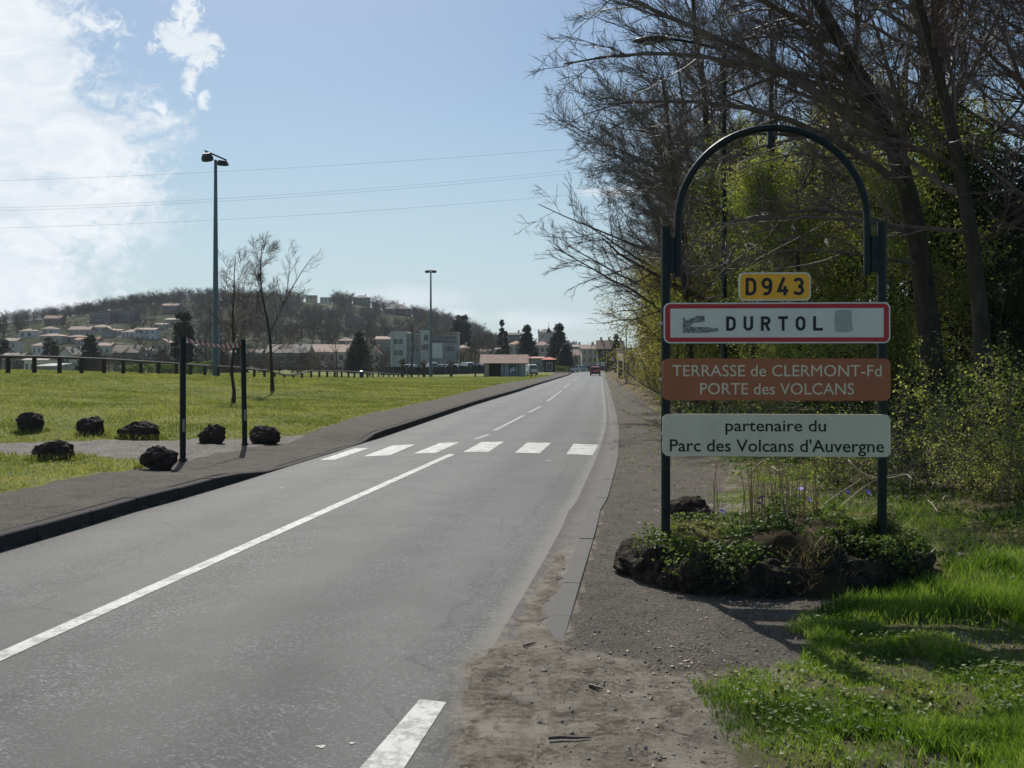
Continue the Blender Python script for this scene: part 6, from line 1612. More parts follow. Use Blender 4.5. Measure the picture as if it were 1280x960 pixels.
# tower with turret
Y = 300; xc = (683.5 - 640) / F * Y; zb = gs(xc, Y) - .3; tw_ = (694 - 673) / F * Y; H_ = EYE - (415.5 - HY) / F * Y - zb
t = empty('church_tower', (xc, Y + 2.5, zb), 0, 'square pale tower with low roof and small pointed turret above the pines', 'tower')
MB().box((0, 0, H_ / 2), (tw_, 5, H_)).build('wall', wallmat((.42, .40, .38)), t)
MB().add([(-tw_ / 2 - .2, -2.7, H_), (tw_ / 2 + .2, -2.7, H_), (tw_ / 2 + .2, 2.7, H_), (-tw_ / 2 - .2, 2.7, H_), (-.8, 0, H_ + 1.1), (.8, 0, H_ + 1.1)], [(3, 2, 1, 0), (0, 1, 5, 4), (2, 3, 4, 5), (1, 2, 5), (3, 0, 4)]) 
mb = MB(); mb.add([(-tw_ / 2 - .2, -2.7, H_ + .003), (tw_ / 2 + .2, -2.7, H_ + .003), (tw_ / 2 + .2, 2.7, H_ + .003), (-tw_ / 2 - .2, 2.7, H_ + .003), (-.8, 0, H_ + 1.1), (.8, 0, H_ + 1.1)], [(3, 2, 1, 0), (0, 1, 5, 4), (2, 3, 4, 5), (1, 2, 5), (3, 0, 4)]); mb.build('roof', roofmat(GREYR), t)
mb = MB(); tx = .6; mb.add([(tx - .8, -2.9, H_ - .1), (tx + .8, -2.9, H_ - .1), (tx + .8, -1.3, H_ - .1), (tx - .8, -1.3, H_ - .1), (tx, -2.1, H_ + 1.8)], [(3, 2, 1, 0), (0, 1, 4), (1, 2, 4), (2, 3, 4), (3, 0, 4)]); sp_ = mb.build('turret_spire', roofmat(DARKR), t)
MB().tube([(tx, -2.1, H_ + 1.7), (tx, -2.1, H_ + 3.0)], .05, 6).build('finial', m_black, sp_)
for s_ in (-1, 1): MB().box((s_ * (tw_ / 2 - .1), -2.3, H_ + .4), (.45, .5, 1.0)).build('corner_turret', wallmat((.40, .38, .36)), t)
for wx in (-1.3, 1.4):
    f = MB().box((wx, -2.52, H_ - 1.2), (.55, .1, 1.0)).build('window', m_frame, t); MB().box((wx, -2.58, H_ - 1.2), (.4, .03, .85)).build('pane', m_pane, f)

# large pale institutional building: tower blocks and long wing
Y = 215; def_x = lambda px: (px - 640) / F * Y; hz = lambda py: EYE - (py - HY) / F * Y
xb = def_x(530); zb = gs(xb, Y) - .5
t = empty('civic_building', (xb, Y, zb), 0, 'large pale grey building with tall blocks and a long wing below the hill', 'building')
bw = wallmat((.52, .52, .50)); bw2 = wallmat((.40, .40, .39))
def blk(nm, p0, p1, pt, y0, y1, m_, trim=True):
    z1 = hz(pt) - zb; x0, x1 = def_x(p0) - xb, def_x(p1) - xb
    o_ = MB().box(((x0 + x1) / 2, (y0 + y1) / 2, z1 / 2), (x1 - x0, y1 - y0, z1)).build(nm, m_, t)
    if trim: MB().box(((x0 + x1) / 2, (y0 + y1) / 2, z1 + .11), (x1 - x0 + .3, y1 - y0 + .3, .22)).build('parapet', wallmat((.62, .62, .6)), o_)
    return o_
blk('left_block', 489.5, 508, 415.5, 0, 9, bw); blk('recessed_block', 508.2, 525.8, 417.5, 1.6, 9, bw2)
blk('middle_block', 526, 540, 414.5, -.4, 9, bw); blk('long_wing', 540.2, 572, 416, 1, 9, bw2); blk('lower_wing', 541, 571, 428, -1.6, .98, wallmat((.27, .28, .28)), False)
MB().box(((def_x(489) + def_x(491)) / 2 - xb, -.3, (hz(415) - zb) / 2), (.5, .6, hz(415) - zb)).build('pilaster', wallmat((.5, .5, .49)), t)
MB().box((def_x(555.5) - xb, .2, hz(415) - zb + .1), (def_x(571) - def_x(540), 3.2, .16)).build('wing_canopy', wallmat((.13, .13, .13)), t)
MB().box((def_x(556) - xb, .7, hz(427) - zb), (def_x(571) - def_x(541), 1.2, .25)).build('cornice', wallmat((.12, .12, .12)), t)
MB().box((def_x(547.5) - xb, -1.66, hz(438.5) - zb), (def_x(554) - def_x(541.5), .10, hz(429.5) - hz(448))).build('white_wall_panel', wallmat((.62, .65, .63)), t)
for p_, q_, ww, wh in ((501, 441, 1.2, 1.5), (501, 427, 1.1, 1.4), (495, 427, 1.0, 1.4), (495, 441, 1.0, 1.4), (533, 422, 1.2, 1.6), (533, 434, 1.2, 1.5), (529, 434, .8, 1.2), (515, 424, 1.2, 1.5), (515, 436, 1.2, 1.5), (521, 424, 1, 1.5), (521, 436, 1, 1.5), (546, 422, 1.5, .9), (553, 422, 1.5, .9), (560, 422, 1.5, .9), (567, 422, 1.5, .9), (560, 436, 1.4, 1.4), (566, 436, 1.4, 1.4)):
    yy_ = 0 if p_ < 508 else 1.6 if p_ < 525.8 else -.4 if p_ < 540 else 1 if q_ < 428 else -1.6
    f = MB().box((def_x(p_) - xb, yy_ - .02, hz(q_) - zb), (ww * .8 + .16, .1, wh * .8 + .16)).build('window', m_frame, t); MB().box((def_x(p_) - xb, yy_ - .08, hz(q_) - zb), (ww * .8, .03, wh * .8)).build('pane', m_pane, f)

# brown roofed hut on the lawn
Y = 138; X0, X1 = (604 - 640) / F * Y, (657 - 640) / F * Y; xc = (X0 + X1) / 2; zb = gs(xc, Y) - .05
hz = lambda py: EYE - (py - HY) / F * Y - zb
t = empty('roadside_hut', (xc, Y, zb), 0, 'small open fronted hut with wide brown roof and blue poster on the lawn', 'hut')
he, hr = hz(454), hz(443); hw_ = (X1 - X0) / 2; cw = wallmat((.34, .36, .34))
MB().prism([(-.7, he), (4.2, he), (1.75, hr)], -hw_ - .45, hw_ + .45, 'x').build('roof', roofmat((.30, .19, .14)), t)
MB().prism([(0, he - .02), (3.5, he - .02), (1.75, hr - .25)], hw_ - .2, hw_ + .003, 'x').build('gable_wall', wallmat((.10, .09, .08)), t)
MB().box((0, 3.4, he / 2), (2 * hw_, .2, he - .02)).build('back_wall', wallmat((.16, .12, .11)), t)
MB().box((-hw_ + .5, 1.7, he / 2), (.55, 3.2, he - .03)).build('side_wall', wallmat((.36, .36, .28)), t)
MB().box((hw_ * .42, .8, he / 2), (hw_ * 1.16, 1.6, he - .03)).build('front_wall', cw, t)
MB().box((-hw_ * .45, 2.6, .9), (2.0, .5, .45)).build('bench', m_doorp, t)
po = MB().box((hw_ * .38, -.03, he * .52), (.95, .06, 1.55)).build('poster_panel', plain('blue_poster', (.02, .06, .10), rough=.4), t)
MB().prism([(hw_ * .38 + a_, he * .52 + b_) for a_, b_ in ((-.35, -.1), (-.2, .3), (-.05, .1), (.1, .5), (.35, .2), (.3, -.35), (.05, -.1), (-.2, -.5))], -.066, -.061, 'y').build('poster_print', plain('poster_white', (.5, .55, .6)), po)
MB().box((hw_ * .38, -.064, he * .52 - .62), (.7, .006, .08)).build('poster_strip', plain('poster_strip', (.5, .55, .6)), po)
MB().box((hw_ * .05, -.012, he * .50), (.9, .03, 1.9)).build('door', plain('pale_blue_door', (.30, .34, .38)), t)
for x_ in (-.02, .66): MB().tube([(hw_ * x_, -.1, 0), (hw_ * x_, -.1, he)], .05, 8).build('downpipe', m_black, t)

# dark screen fence of the car park
t = empty('screen_fence', (at(478, 460, 190).x, 188, -1.2), 0, 'dark green screened fence in front of the parked cars', 'fence')
m_scr = plain('dark_green_mesh_screen', (.016, .028, .024), rough=.8, var=.3, scale=3)
x = at(476, 460, 188).x; xe = at(607, 460, 188).x; x0_ = t.location.x
while x < xe:
    z = gs(x, 188); MB().box((x - x0_ + 1.2, 0, z + 1.2 + .75), (2.36, .04, 1.5)).build('fence_panel', m_scr, t); MB().box((x - x0_, 0, z + 1.2 + .8), (.07, .07, 1.75)).build('fence_post', m_green, t); x += 2.45
# dark hedge behind the second lawn
def hedge(px0, px1, Y, h, lb, mat=None, seed=1, d=1.2):
    x0, x1 = (px0 - 640) / F * Y, (px1 - 640) / F * Y; g = np.random.default_rng(seed); n = int((x1 - x0) * h * 130)
    c = np.stack([g.uniform(0, x1 - x0, n), g.uniform(-d / 2, d / 2, n), h * g.uniform(0, 1, n) ** .8], 1); c[:, 2] *= .85 + .3 * fbm(c[:, 0] * .5, 0, seed, 2, seed)
    zg = gsurf(c[:, 0] + x0, np.full(n, float(Y))); zo = float(zg.min()); c[:, 2] += zg - zo
    t = empty('hedge', (x0, Y, zo), 0, lb, 'hedge', 'garden hedges'); link('leaves', leaf_mesh('hedge_leaves', c, .24, mat or m_leaf_dark, g, 0, .7), t)
    mb = MB(); x = .5
    while x < x1 - x0: mb.tube([(x, 0, float(gs(x + x0, Y)) - zo - .1), (x, 0, float(gs(x + x0, Y)) - zo + h * .8)], .05, 5); x += 1.1
    o_ = mb.build('stems', m_twig, t); o_['kind'] = 'stuff'
hedge(335, 480, 205, 1.2, 'long low dark hedge beyond the second lawn in front of the bungalows', seed=3)
hedge(8, 42, 130, 1.9, 'dark clipped hedge behind the left end of the fence', seed=4)
hedge(150, 262, 135, 1.7, 'dark hedge behind the fence left of the mast', m_leaf_bramble, seed=5)
hedge(694, 712, 190, 1.5, 'rough green hedge beside the dark red roofed shed', m_leaf_bramble, seed=6)
hedge(714, 730, 250, 1.8, 'green hedge in front of the narrow tan roofed house', m_leaf_bramble, seed=8)
hedge(756, 776, 215, 1.3, 'low dark hedge below the dark walled building', seed=9)
hedge(560, 604, 260, 1.9, 'dark hedge behind the parked cars', seed=10)

# ------------------------------------------------------------------ conifers and far trees
def conifer(seed, H, R_0, n, prof, name, leaf=.26, mat=None):
    g = np.random.default_rng(seed); nb = int(n / 45); t = g.uniform(.06, 1, nb); a_ = g.uniform(0, 2 * math.pi, nb)
    rad = np.array([prof(q) for q in t]) * R_0 * g.uniform(.7, 1.12, nb)
    root = np.stack([0 * t, 0 * t, t * H], 1); tip = root + np.stack([np.cos(a_) * rad, np.sin(a_) * rad, -.12 * rad + .10 * H * (t > .9)], 1)
    s = g.uniform(.12, 1, (nb, 45)) ** .7; c = root[:, None] * (1 - s[..., None]) + tip[:, None] * s[..., None] + g.normal(size=(nb, 45, 3)) * .10 * R_0 * np.array([1, 1, .5]) * .8
    tm = mesh_np(name + '_trunk', *(lambda q: (q[0], [q[1]]))(tubes(np.array([[(0, 0, z) for z in np.linspace(-.3, H * .96, 6)]]), np.linspace(.22, .03, 6)[None], 8)), True, m_bark)
    V, Fq = cones(np.stack([root, tip], 1), np.full(nb, .05)); bm_ = mesh_np(name + '_limbs', V, [Fq], False, m_bark)
    return tm, bm_, leaf_mesh(name + '_needles', c.reshape(-1, 3), leaf, mat or m_needle, g, .3, .5)
CF = {'spire': conifer(301, 9, 2.0, 5000, lambda t: (1 - t) ** .85 + .04, 'spire', .38), 'pine': conifer(302, 8, 3.4, 12000, lambda t: (math.sin(math.pi * min(1, .12 + t * .88)) ** .6) * (1.08 - .5 * t), 'pine', .42),
      'column': conifer(303, 8, 1.5, 9000, lambda t: math.sin(math.pi * min(1, .2 + t * .74)) ** .5, 'column', .36), 'wide': conifer(304, 6, 3.2, 8000, lambda t: (1 - t) ** .5 * .95, 'wide', .38)}
def place_conifer(kd, px, pt, Y, lb, sx=1.0, base_h=dict(spire=9, pine=8, column=8, wide=6)):
    x = (px - 640) / F * Y; z = gs(x, Y) if Y < 320 else float(zhill(x, Y)); H = EYE - (pt - HY) / F * Y - z; s_ = H / base_h[kd]
    t = empty('conifer', (x, Y, z), random.uniform(0, 6), lb, 'conifer', 'dark conifers among the houses'); t.scale = (s_ * sx, s_ * sx, s_)
    for nm, m_ in zip(('trunk', 'limbs', 'foliage'), CF[kd]): link(nm, m_, t)
for a_ in (('spire', 627, 405, 250, 'spire shaped conifer standing tallest behind the hut', .9), ('spire', 632, 418, 235, 'second darker spire conifer right beside the tallest one', 1.1), ('pine', 658.5, 412, 240, 'rounded dark pine right of the bright orange roof', .82), ('pine', 698.5, 410.5, 235, 'broad dark pine right of the tower', .9),
          ('pine', 706, 432, 215, 'lower spreading pine beside the far kerb', 1.0), ('column', 229.5, 395, 170, 'dark columnar conifer right behind the left tall post', .95), ('wide', 113, 424, 200, 'wide dark evergreen between the gabled house and the fence', .9), ('pine', 448, 418, 200, 'dark spreading evergreen in front of the pink bungalow', 1.0),
          ('wide', 440, 436, 196, 'lower dark evergreen shrub beside the spreading one', .8), ('column', 577, 397, 330, 'dark conifer on the right foot of the hill', 1.4), ('pine', 571, 404, 325, 'rounded evergreen left of the dark conifer at the hill foot', 1.0), ('wide', 4, 428, 260, 'dark evergreen at the left edge of the picture', 1.2), ('column', 68, 428, 235, 'small dark conifer left of the white gabled house', 1.0),
          ('column', 60, 424, 250, 'small dark conifer in the garden of the pink roofed bungalow', 1.1), ('wide', 298, 436, 180, 'dark evergreen behind the right tall post', .9), ('column', 279, 440, 175, 'dark evergreen close to the light mast foot', 1.3), ('wide', 778, 440, 175, 'dark evergreen against the tan roadside block', .9), ('pine', 770, 422, 250, 'evergreen rising behind the pink roofs at the road end', .6), ('wide', 204, 440, 200, 'dark evergreen bush behind the middle of the fence', 1.2)):
    place_conifer(*a_)

def puff_arrays(seed, H=8, nb=26, nt=150, rb=.075, rt=.045):
    g = np.random.default_rng(seed); R0 = H * .36
    T = np.array([[(0, 0, -.5), (0, 0, H * .85)]])
    t = g.uniform(.2, .9, nb); root = np.stack([0 * t, 0 * t, t * H * .75], 1)
    a_ = g.uniform(0, 2 * math.pi, nb); up = g.uniform(.25, 1.1, nb); L_ = R0 * g.uniform(.7, 1.2, nb) * (1.25 - .6 * t)
    tip = root + np.stack([np.cos(a_), np.sin(a_), up], 1) / np.sqrt(1 + up[:, None] ** 2) * L_[:, None] * 1.25
    i = g.integers(0, nb, nt); s = g.uniform(.25, 1, nt)[:, None]; r2 = root[i] * (1 - s) + tip[i] * s
    d = unit(g.normal(size=(nt, 3)) + np.array([0, 0, .5]) + unit(tip[i] - root[i])); t2 = r2 + d * g.uniform(.6, 1.8, (nt, 1)) * H / 8
    parts = [cones(T, np.array([.20])), cones(np.stack([root, tip], 1), np.full(nb, rb)), cones(np.stack([r2, t2], 1), np.full(nt, rt))]
    V, Fs = merge(parts); return V, Fs[0]
PUF = [puff_arrays(400 + i) for i in range(5)]
m_wood = barkmat('far_wood', (.052, .040, .032), (.115, .088, .072), .35, (.085, .10, .045), far=True)
def scatter_wood(name, pts, label, smin=.7, smax=1.25, mat=None):
    g = np.random.default_rng(len(pts)); Vs, Fs, o_ = [], [], 0
    for (x, y, z) in pts:
        V, Fq = PUF[g.integers(0, 5)]; a_ = g.uniform(0, 6.28); s_ = g.uniform(smin, smax); ca, sa = math.cos(a_) * s_, math.sin(a_) * s_
        Vs.append(np.stack([V[:, 0] * ca - V[:, 1] * sa + x, V[:, 0] * sa + V[:, 1] * ca + y, V[:, 2] * s_ * g.uniform(.85, 1.15) + z], 1)); Fs.append(Fq + o_); o_ += len(V)
    o = link(name, mesh_np(name, np.concatenate(Vs), [np.concatenate(Fs)], False, mat or m_wood)); o['kind'] = 'stuff'; o['label'] = label; o['category'] = 'wood'
g = np.random.default_rng(501); pts = []
hp = [(((h['px0'] + h['px1']) / 2), (h.get('pb') or 460), h['px1'] - h['px0'], h['pr']) for h in HOUSES if 'pb' in h]
while len(pts) < 1500:
    X_ = g.uniform(-440, 130); Y_ = 300 + 380 * g.uniform(0, 1) ** .75; px = 640 + F * X_ / Y_
    z = float(zhill(X_, Y_)); py = HY - (z - EYE) / Y_ * F
    if px < -40 or px > 720: continue
    dens = .35 if px < 225 and py > 398 else 1
    if px < 20: dens *= .5
    if px > 610: dens *= .6
    if g.uniform() > dens: continue
    if any(abs(px - a_) < w_ / 2 + 3 and (py < pb_ + 14) and (py > pb_ - 1) for a_, pb_, w_, pr_ in hp): continue
    pts.append((X_, Y_, z - .3))
scatter_wood('hill_wood', pts, 'bare brown wood covering the hill behind the town')
# trees standing clear on the skyline are things of their own
PM = [mesh_np('skyline_tree', *(lambda q: (q[0], [q[1]]))(puff_arrays(450 + i, 9, 30, 260, .07, .04)), False, m_wood) for i in range(3)]
def far_tree(px, Y, H, i, lb, gp, nm='bare_tree'):
    x = (px - 640) / F * Y; z = float(zhill(x, Y)) if Y > 320 else gs(x, Y)
    o = link(nm, PM[i % 3], None, (x, Y, z - .2)); s_ = H / 9; o.scale = (s_,) * 3; o.rotation_euler = (0, 0, i * 1.7); o['label'] = lb; o['category'] = 'tree'; o['group'] = gp
for i, px in enumerate((14, 24, 33, 46, 53, 60, 78, 84, 104, 118, 132, 141, 156, 172, 183, 196, 212, 226, 236, 247, 258, 268, 276, 300, 322, 430, 436, 466, 498, 520, 532, 548, 556, 566)):
    far_tree(px, 640 if px < 480 else 600, random.uniform(7, 11) if px < 300 else random.uniform(4.5, 8), i, 'bare tree standing out against the sky on the hill crest', 'bare trees on the hill crest')
far_tree(607, 300, 11.5, 1, 'rounded bare tree standing clear of the hill foot, left of the spire conifers', 'bare trees among the houses')
far_tree(612, 270, 8, 2, 'low bare tree just in front of the rounded one by the spire conifers', 'bare trees among the houses')
far_tree(437, 660, 8, 1, 'single bare tree beside the crest houses', 'bare trees on the hill crest')
for i, (px, Y, H) in enumerate([(150, 200, 7), (168, 190, 6), (185, 200, 8), (198, 180, 7), (214, 190, 8), (246, 190, 8), (258, 180, 9), (270, 220, 9), (285, 200, 8), (310, 200, 7), (318, 230, 8), (36, 220, 6), (50, 210, 5.5), (20, 230, 6), (80, 230, 5), (98, 200, 5), (128, 190, 6), (136, 210, 6), (360, 222, 6), (375, 210, 6.5), (392, 225, 6), (408, 212, 5.5), (328, 215, 6),
      (462, 205, 6), (480, 225, 7), (487, 230, 6), (590, 230, 7), (598, 240, 9), (580, 215, 6), (640, 230, 5), (690, 260, 5), (722, 262, 5), (66, 180, 4.5), (118, 160, 4)]):
    far_tree(px, Y, H, i, 'bare garden tree among the houses between lawn and hill', 'bare garden trees in the valley')
gb = []
g = np.random.default_rng(77)
for i in range(150):
    px = g.uniform(0, 335) if i < 120 else g.uniform(335, 490); Y_ = g.uniform(150, 300); x = (px - 640) / F * Y_; gb.append((x, Y_, gs(x, Y_) - .3))
scatter_wood('garden_scrub', gb, 'grey brown scrub and garden bushes between the far houses', .35, .62)
P_ = [(x, 440 + g.uniform(-40, 80)) for x in g.uniform(-20, 330, 260)]
scatter_wood('far_wood', [(x, y, float(zhill(x, y)) - .3) for x, y in P_], 'low grey wood on the horizon behind the road end', .5, .9)

# ------------------------------------------------------------------ cars
m_tyre = plain('tyre_rubber', (.012, .012, .012), rough=.85); m_rim = plain('wheel_rim', (.35, .36, .37), rough=.35, metal=.7)
m_cglass = plain('car_glass', (.02, .025, .03), rough=.06, spec=.9); m_red_l = plain('tail_lamp', (.45, .01, .01), rough=.2); m_head_l = plain('head_lamp', (.6, .62, .62), rough=.1)
m_plate = plain('number_plate', (.62, .60, .45), rough=.5)
def car(x, y, rz, col, label, rough=.28, kind='hatch', group='cars seen along the road and car park'):
    t = empty('car', (x, y, gs(x, y) if x < float(XL(y)) or x > float(XR(y)) else rz_at(x, y)), rz, label, 'car', group)
    paint = plain('car_paint', col, rough=rough, var=.04, scale=3, spec=.6)
    W = .84; L = 2.05
    lo = [(-2.02, .32), (-2.05, .55), (-2.0, .86), (-1.92, .98), (1.0, .96), (1.75, .82), (2.02, .66), (2.06, .42), (1.98, .26), (-1.95, .26)]
    mb = MB(); n = len(lo)
    secs = [(-W, .90), (-W * .985, .97), (-W * .9, 1.0), (W * .9, 1.0), (W * .985, .97), (W, .90)]
    V = []
    for sx, k_ in secs: V += [(sx, a_ * (.985 + .015 * k_), .60 + (b_ - .60) * k_) for a_, b_ in lo]
    fs = [tuple(range(n)), tuple(range(len(V) - 1, len(V) - n - 1, -1))] + [(s * n + i, s * n + (i + 1) % n, (s + 1) * n + (i + 1) % n, (s + 1) * n + i) for s in range(len(secs) - 1) for i in range(n)]
    mb.add(V, fs); body = mb.build('body', paint, t, bevel=.02)
    cab = [(-1.88, .95), (-1.62, 1.40), (-.95, 1.47), (.15, 1.45), (.95, .95)]
    if kind == 'van': cab = [(-1.98, .95), (-1.9, 1.75), (-.95, 1.82), (.55, 1.78), (1.2, .95)]
    tw = .80; V = [(-W * .95 if b_ < 1 else -W * tw, a_, b_) for a_, b_ in cab] + [(W * .95 if b_ < 1 else W * tw, a_, b_) for a_, b_ in cab]
    mb = MB(); mb.add(V, [(0, 1, 2, 3, 4), (9, 8, 7, 6, 5)] + [(i, i + 5, (i + 1) % 5 + 5, (i + 1) % 5) for i in range(5)]); mb.build('cabin', paint, t, bevel=.03)
    def lerp(a_, b_, u): return tuple(np.array(a_) * (1 - u) + np.array(b_) * u)
    def win(nm, q, off):
        q = np.array(q); c = q.mean(0); q = c + (q - c) * np.array([.86, .86, .78]); q = q + np.array(off); V2 = np.concatenate([q, q - np.array(off) * 1.6])
        mb = MB(); mb.add(V2, [(0, 1, 2, 3), (7, 6, 5, 4), (0, 4, 5, 1), (1, 5, 6, 2), (2, 6, 7, 3), (3, 7, 4, 0)]); mb.build(nm, m_cglass, t)
    win('rear_window', [V[0], V[5], V[6], V[1]], (0, -.015, .008)); win('windscreen', [V[3], V[8], V[9], V[4]], (0, .015, .012))
    for s_, o_ in ((-1, 0), (1, 5)):
        B, T_ = V[o_], V[o_ + 1]; E_, G_ = V[o_ + 4], V[o_ + 3]
        for u0, u1 in ((.08, .46), (.5, .92)): win('side_window', [lerp(B, E_, u0), lerp(B, E_, u1), lerp(T_, G_, u1), lerp(T_, G_, u0)], (s_ * .014, 0, 0))
    for sx in (-1, 1):
        for sy in (-1.28, 1.30):
            w = MB().tube([(sx * (W - .19), sy, .31), (sx * (W + .012), sy, .31)], .31, 18).build('wheel', m_tyre, t); MB().tube([(sx * (W + .01), sy, .31), (sx * (W + .022), sy, .31)], .19, 12).build('rim', m_rim, w)
        MB().box((sx * .66, -2.02, .80), (.26, .06, .17)).build('tail_light', m_red_l, t); MB().box((sx * .60, 2.0, .66), (.36, .10, .13)).build('headlight', m_head_l, t)
        MB().box((sx * (W + .08), .72, .99), (.16, .10, .12)).build('wing_mirror', paint, t)
    MB().box((0, -2.06, .45), (1.5, .07, .22)).build('rear_bumper', m_black, t); MB().box((0, 2.06, .42), (1.5, .06, .20)).build('front_bumper', m_black, t)
    MB().box((0, -2.065, .72), (.50, .02, .11)).build('number_plate', m_plate, t)
    return t
Yc = 163; car((744 - 640) / F * Yc, Yc, -.08, (.42, .015, .018), 'dark red hatchback driving away down the right lane', kind='hatch', group='cars on and beside the road')
car((713.5 - 640) / F * 215 , 215, 2.3, (.55, .57, .60), 'silver car parked at the left kerb at the end of the road', group='cars on and beside the road'); car((722.5 - 640) / F * 232, 232, 1.9, (.45, .46, .48), 'pale grey car behind the silver one at the road end', group='cars on and beside the road')
car((729 - 640) / F * 240, 240, 1.4, (.10, .02, .03), 'dark red car parked across the road end, left of a second one', group='cars on and beside the road'); car((735.5 - 640) / F * 246, 246, 1.5, (.03, .03, .05), 'black car parked across the road end', group='cars on and beside the road')
for px, Y_, rz, col, lb, kd in ((509, 196, 1.35, (.72, .72, .72), 'white car parked leftmost behind the screen fence', 'hatch'), (539, 197, .4, (.60, .62, .63), 'silver car parked directly behind the distant mast', 'van'), (550, 198, 1.3, (.35, .37, .40), 'low grey car parked right of the distant mast', 'hatch'),
        (562, 196, 1.45, (.66, .67, .68), 'pale car parked behind the round headed pollard', 'hatch'), (570, 199, 1.2, (.30, .30, .34), 'dark grey car parked right of the pollard', 'hatch'), (583, 195, .5, (.80, .80, .80), 'bright white van parked left of the hut', 'van'), (593, 197, 1.3, (.26, .29, .34), 'blue grey car parked between the white van and the hut', 'hatch'), (600, 199, 1.3, (.5, .5, .52), 'grey car half hidden by the left end of the hut', 'hatch')):
    c_ = car((px - 640) / F * Y_, Y_, rz, col, lb, .2, kd, 'cars parked behind the screen fence'); c_.location.z += .35
car((662 - 640) / F * 165, 165, .3, (.72, .72, .74), 'white van parked at the right end of the brown roofed hut', .3, 'van', 'cars on and beside the road')

# ------------------------------------------------------------------ distant walker
Y_ = 150; x = (523 - 640) / F * Y_
t = empty('person', (x, Y_, gs(x, Y_)), .6, 'person in dark clothes walking on the lawn beside the pollarded tree', 'person')
def skin_fig(name, V, E, Rr, mat, root, parent, sub=1):
    me = bpy.data.meshes.new(name); me.from_pydata(V, E, []); me.materials.append(mat); o_ = link(name, me, parent)
    sk = o_.modifiers.new('skin', 'SKIN'); 
    for i_, r_ in enumerate(Rr): me.skin_vertices[0].data[i_].radius = (r_, r_) if not isinstance(r_, tuple) else r_
    me.skin_vertices[0].data[root].use_root = True
    s = o_.modifiers.new('sub', 'SUBSURF'); s.levels = sub; s.render_levels = sub; return o_
for _m in (1,):
    me = bpy.data.meshes.new('body')
    V = [(0, 0, .95), (0, 0, 1.2), (0, .02, 1.42), (0, .02, 1.52), (0, .03, 1.60), (0, .03, 1.74), (.19, .02, 1.40), (.24, .05, 1.14), (.25, .14, .92), (.25, .17, .84), (-.19, .02, 1.40), (-.25, -.04, 1.14), (-.27, -.02, .92), (-.27, 0, .84),
         (.10, 0, .90), (.12, .16, .50), (.11, .10, .08), (.11, .26, .04), (-.10, 0, .90), (-.12, -.02, .50), (-.12, -.24, .12), (-.12, -.12, .04)]
    E = [(0, 1), (1, 2), (2, 3), (3, 4), (4, 5), (2, 6), (6, 7), (7, 8), (8, 9), (2, 10), (10, 11), (11, 12), (12, 13), (0, 14), (14, 15), (15, 16), (16, 17), (0, 18), (18, 19), (19, 20), (20, 21)]
    Rr = [.15, .14, .17, .06, .07, .09, .075, .055, .045, .035, .075, .055, .045, .035, .10, .075, .05, .04, .10, .075, .05, .04]
    me.from_pydata(V, E, []); me.materials.append(plain('dark_coat', (.012, .012, .016), rough=.9)); o_ = link('body', me, t)
    bpy.context.view_layer.objects.active = o_
    sk = o_.modifiers.new('skin', 'SKIN')
    if not me.skin_vertices: 
        me.skin_vertices
    lay = me.skin_vertices[0].data if len(me.skin_vertices) else None
    if lay:
        for i_, r_ in enumerate(Rr): lay[i_].radius = (r_, r_)
        lay[0].use_root = True
    sb = o_.modifiers.new('sub', 'SUBSURF'); sb.levels = 1; sb.render_levels = 1
MB().tube([(0, .03, 1.66), (0, .03, 1.72), (0, .02, 1.80)], [.10, .11, .05], 12).build('hair', plain('dark_hair', (.02, .015, .012)), t, smooth=True)

# ------------------------------------------------------------------ road signs at the far end, lamp, power lines
def board(px, pt, pb, w_px, Y, lb, col=(.72, .73, .73), post=True, stripe=(.05, .08, .25)):
    x = (px - 640) / F * Y; zg = gs(x, Y); z0, z1 = EYE - (pb - HY) / F * Y, EYE - (pt - HY) / F * Y; w = w_px / F * Y
    t = empty('sign_board', (x, Y, zg), 0, lb, 'sign', 'small signs at the road end')
    b_ = MB().box((0, 0, (z0 + z1) / 2 - zg), (w, .05, z1 - z0)).build('panel', plain('sign_face', col, rough=.4), t)
    MB().box((0, -.03, (z0 * .55 + z1 * .45) - zg), (w * .5, .01, (z1 - z0) * .3)).build('pictogram', plain('sign_mark', stripe), b_)
    for s_ in (-1, 1): MB().tube([(s_ * w * .36, .04, -.1), (s_ * w * .36, .04, z1 - zg - .03)], .035, 8).build('post', m_galv, t)
board(753.5, 452.5, 457, 5, 200, 'white board sign right above the dark red hatchback'); board(747.5, 453, 456, 4, 215, 'smaller white board left of the brighter one above the red car')
board(765.5, 445, 450.5, 3.6, 240, 'upright white sign in front of the dark walled building', stripe=(.30, .32, .33))
board(711.5, 446, 457, 1.3, 225, 'narrow white marker post sign at the left kerb end', stripe=(.5, .1, .1))
street_lamp((739 - 640) / F * 205, 205, 6.2, .6, 'thin dark lamp column at the road end left of the dark walled building', .7, m_black, .07)
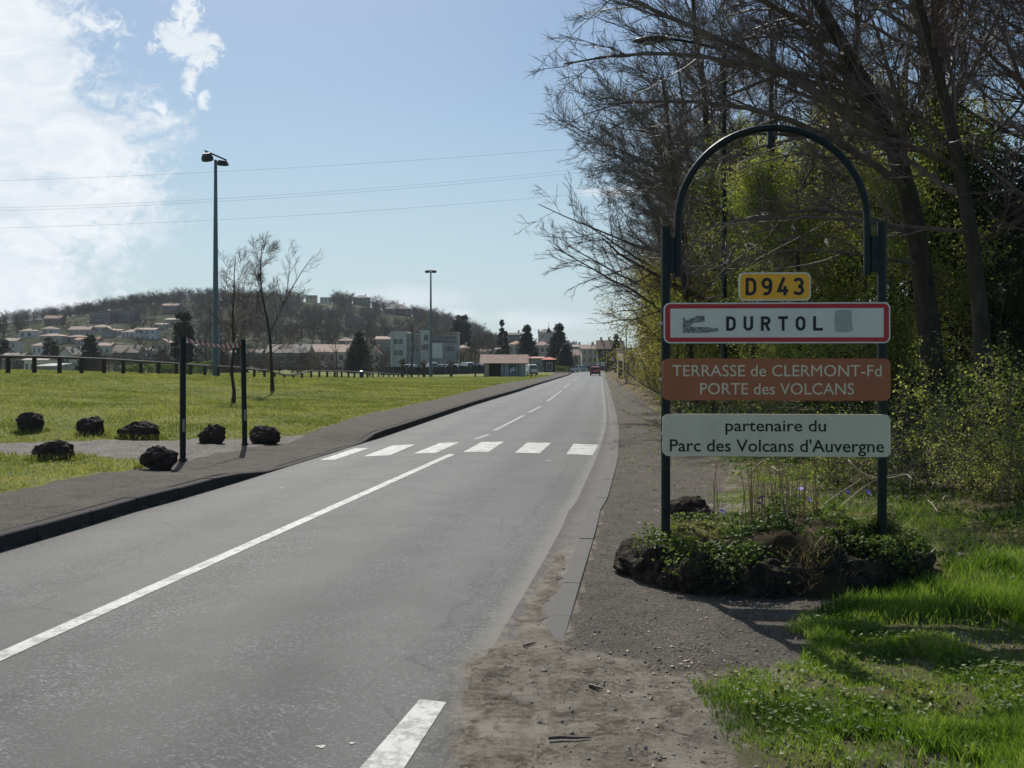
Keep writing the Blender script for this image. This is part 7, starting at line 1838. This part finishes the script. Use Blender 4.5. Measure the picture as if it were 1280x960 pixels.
Yq = 78; xq = (778 - 640) / F * Yq + .3; street_lamp(xq, Yq, (451 - 413) / F * Yq + 1.8 + .3, 1.0, 'distant street lamp whose head clears the last bare trees', .75, m_galv, .07)
for i, (px, lb) in enumerate([(775.5, 'dark gate pier nearer the road beside the tan roadside block'), (782.5, 'dark gate pier at the foot of the tan roadside block')]):
    Y_ = 125; x = (px - 640) / F * Y_; t = empty('gate_pier', (x, Y_, gs(x, Y_)), 0, lb, 'gate pier', 'gate piers before the tan block')
    MB().box((0, 0, 1.05), (.5, .5, 2.2)).build('pier', m_black, t); MB().box((0, 0, 2.2), (.62, .62, .12), taper=.8).build('cap', wallmat(GREY), t)
m_wire = plain('power_cable', (.32, .33, .35), rough=.6)
wl = [((0, 226), (360, 210), (700, 187), 'topmost power line crossing the sky'), ((0, 260), (360, 243), (720, 212), 'second power line from the top, upper of a close pair'), ((0, 263.5), (360, 246.5), (720, 216), 'third power line from the top, lower of a close pair'), ((0, 285), (360, 270), (695, 245), 'lowest power line crossing the sky')]
for a_, b_, c_, lb in wl:
    Y_ = 95; P = [np.array(at(*q, Y_)) for q in (a_, b_, c_)]
    xs_ = [q[0] for q in P]; zs_ = [q[2] for q in P]; cf = np.polyfit(xs_, zs_, 2); X_ = np.linspace(-110, 45, 60)
    pts_ = np.stack([X_, np.full(60, Y_ + 0.0), np.polyval(cf, X_)], 1); o0 = pts_[0].copy()
    o = MB().tube(pts_ - o0, .009, 5).build('power_line', m_wire, None); o.location = o0; o['label'] = lb; o['category'] = 'power line'; o['group'] = 'power lines across the sky'

# ------------------------------------------------------------------ air
HAZE = 0.00011
hb = MB().box((0, 620, 33), (3400, 1900, 86)).build('haze', None, None)
hb['kind'] = 'stuff'; hb['label'] = 'thin pale haze in the air'; hb['category'] = 'haze'
m, k, b = material('haze_air'); m.node_tree.nodes.remove(b)
v = k.new('ShaderNodeVolumePrincipled'); v.inputs['Color'].default_value = (.80, .88, 1.0, 1); v.inputs['Density'].default_value = HAZE; v.inputs['Anisotropy'].default_value = .3
k.l.new(v.outputs[0], m.node_tree.nodes['Material Output'].inputs['Volume'])
hb.data.materials.append(m); hb.hide_select = False
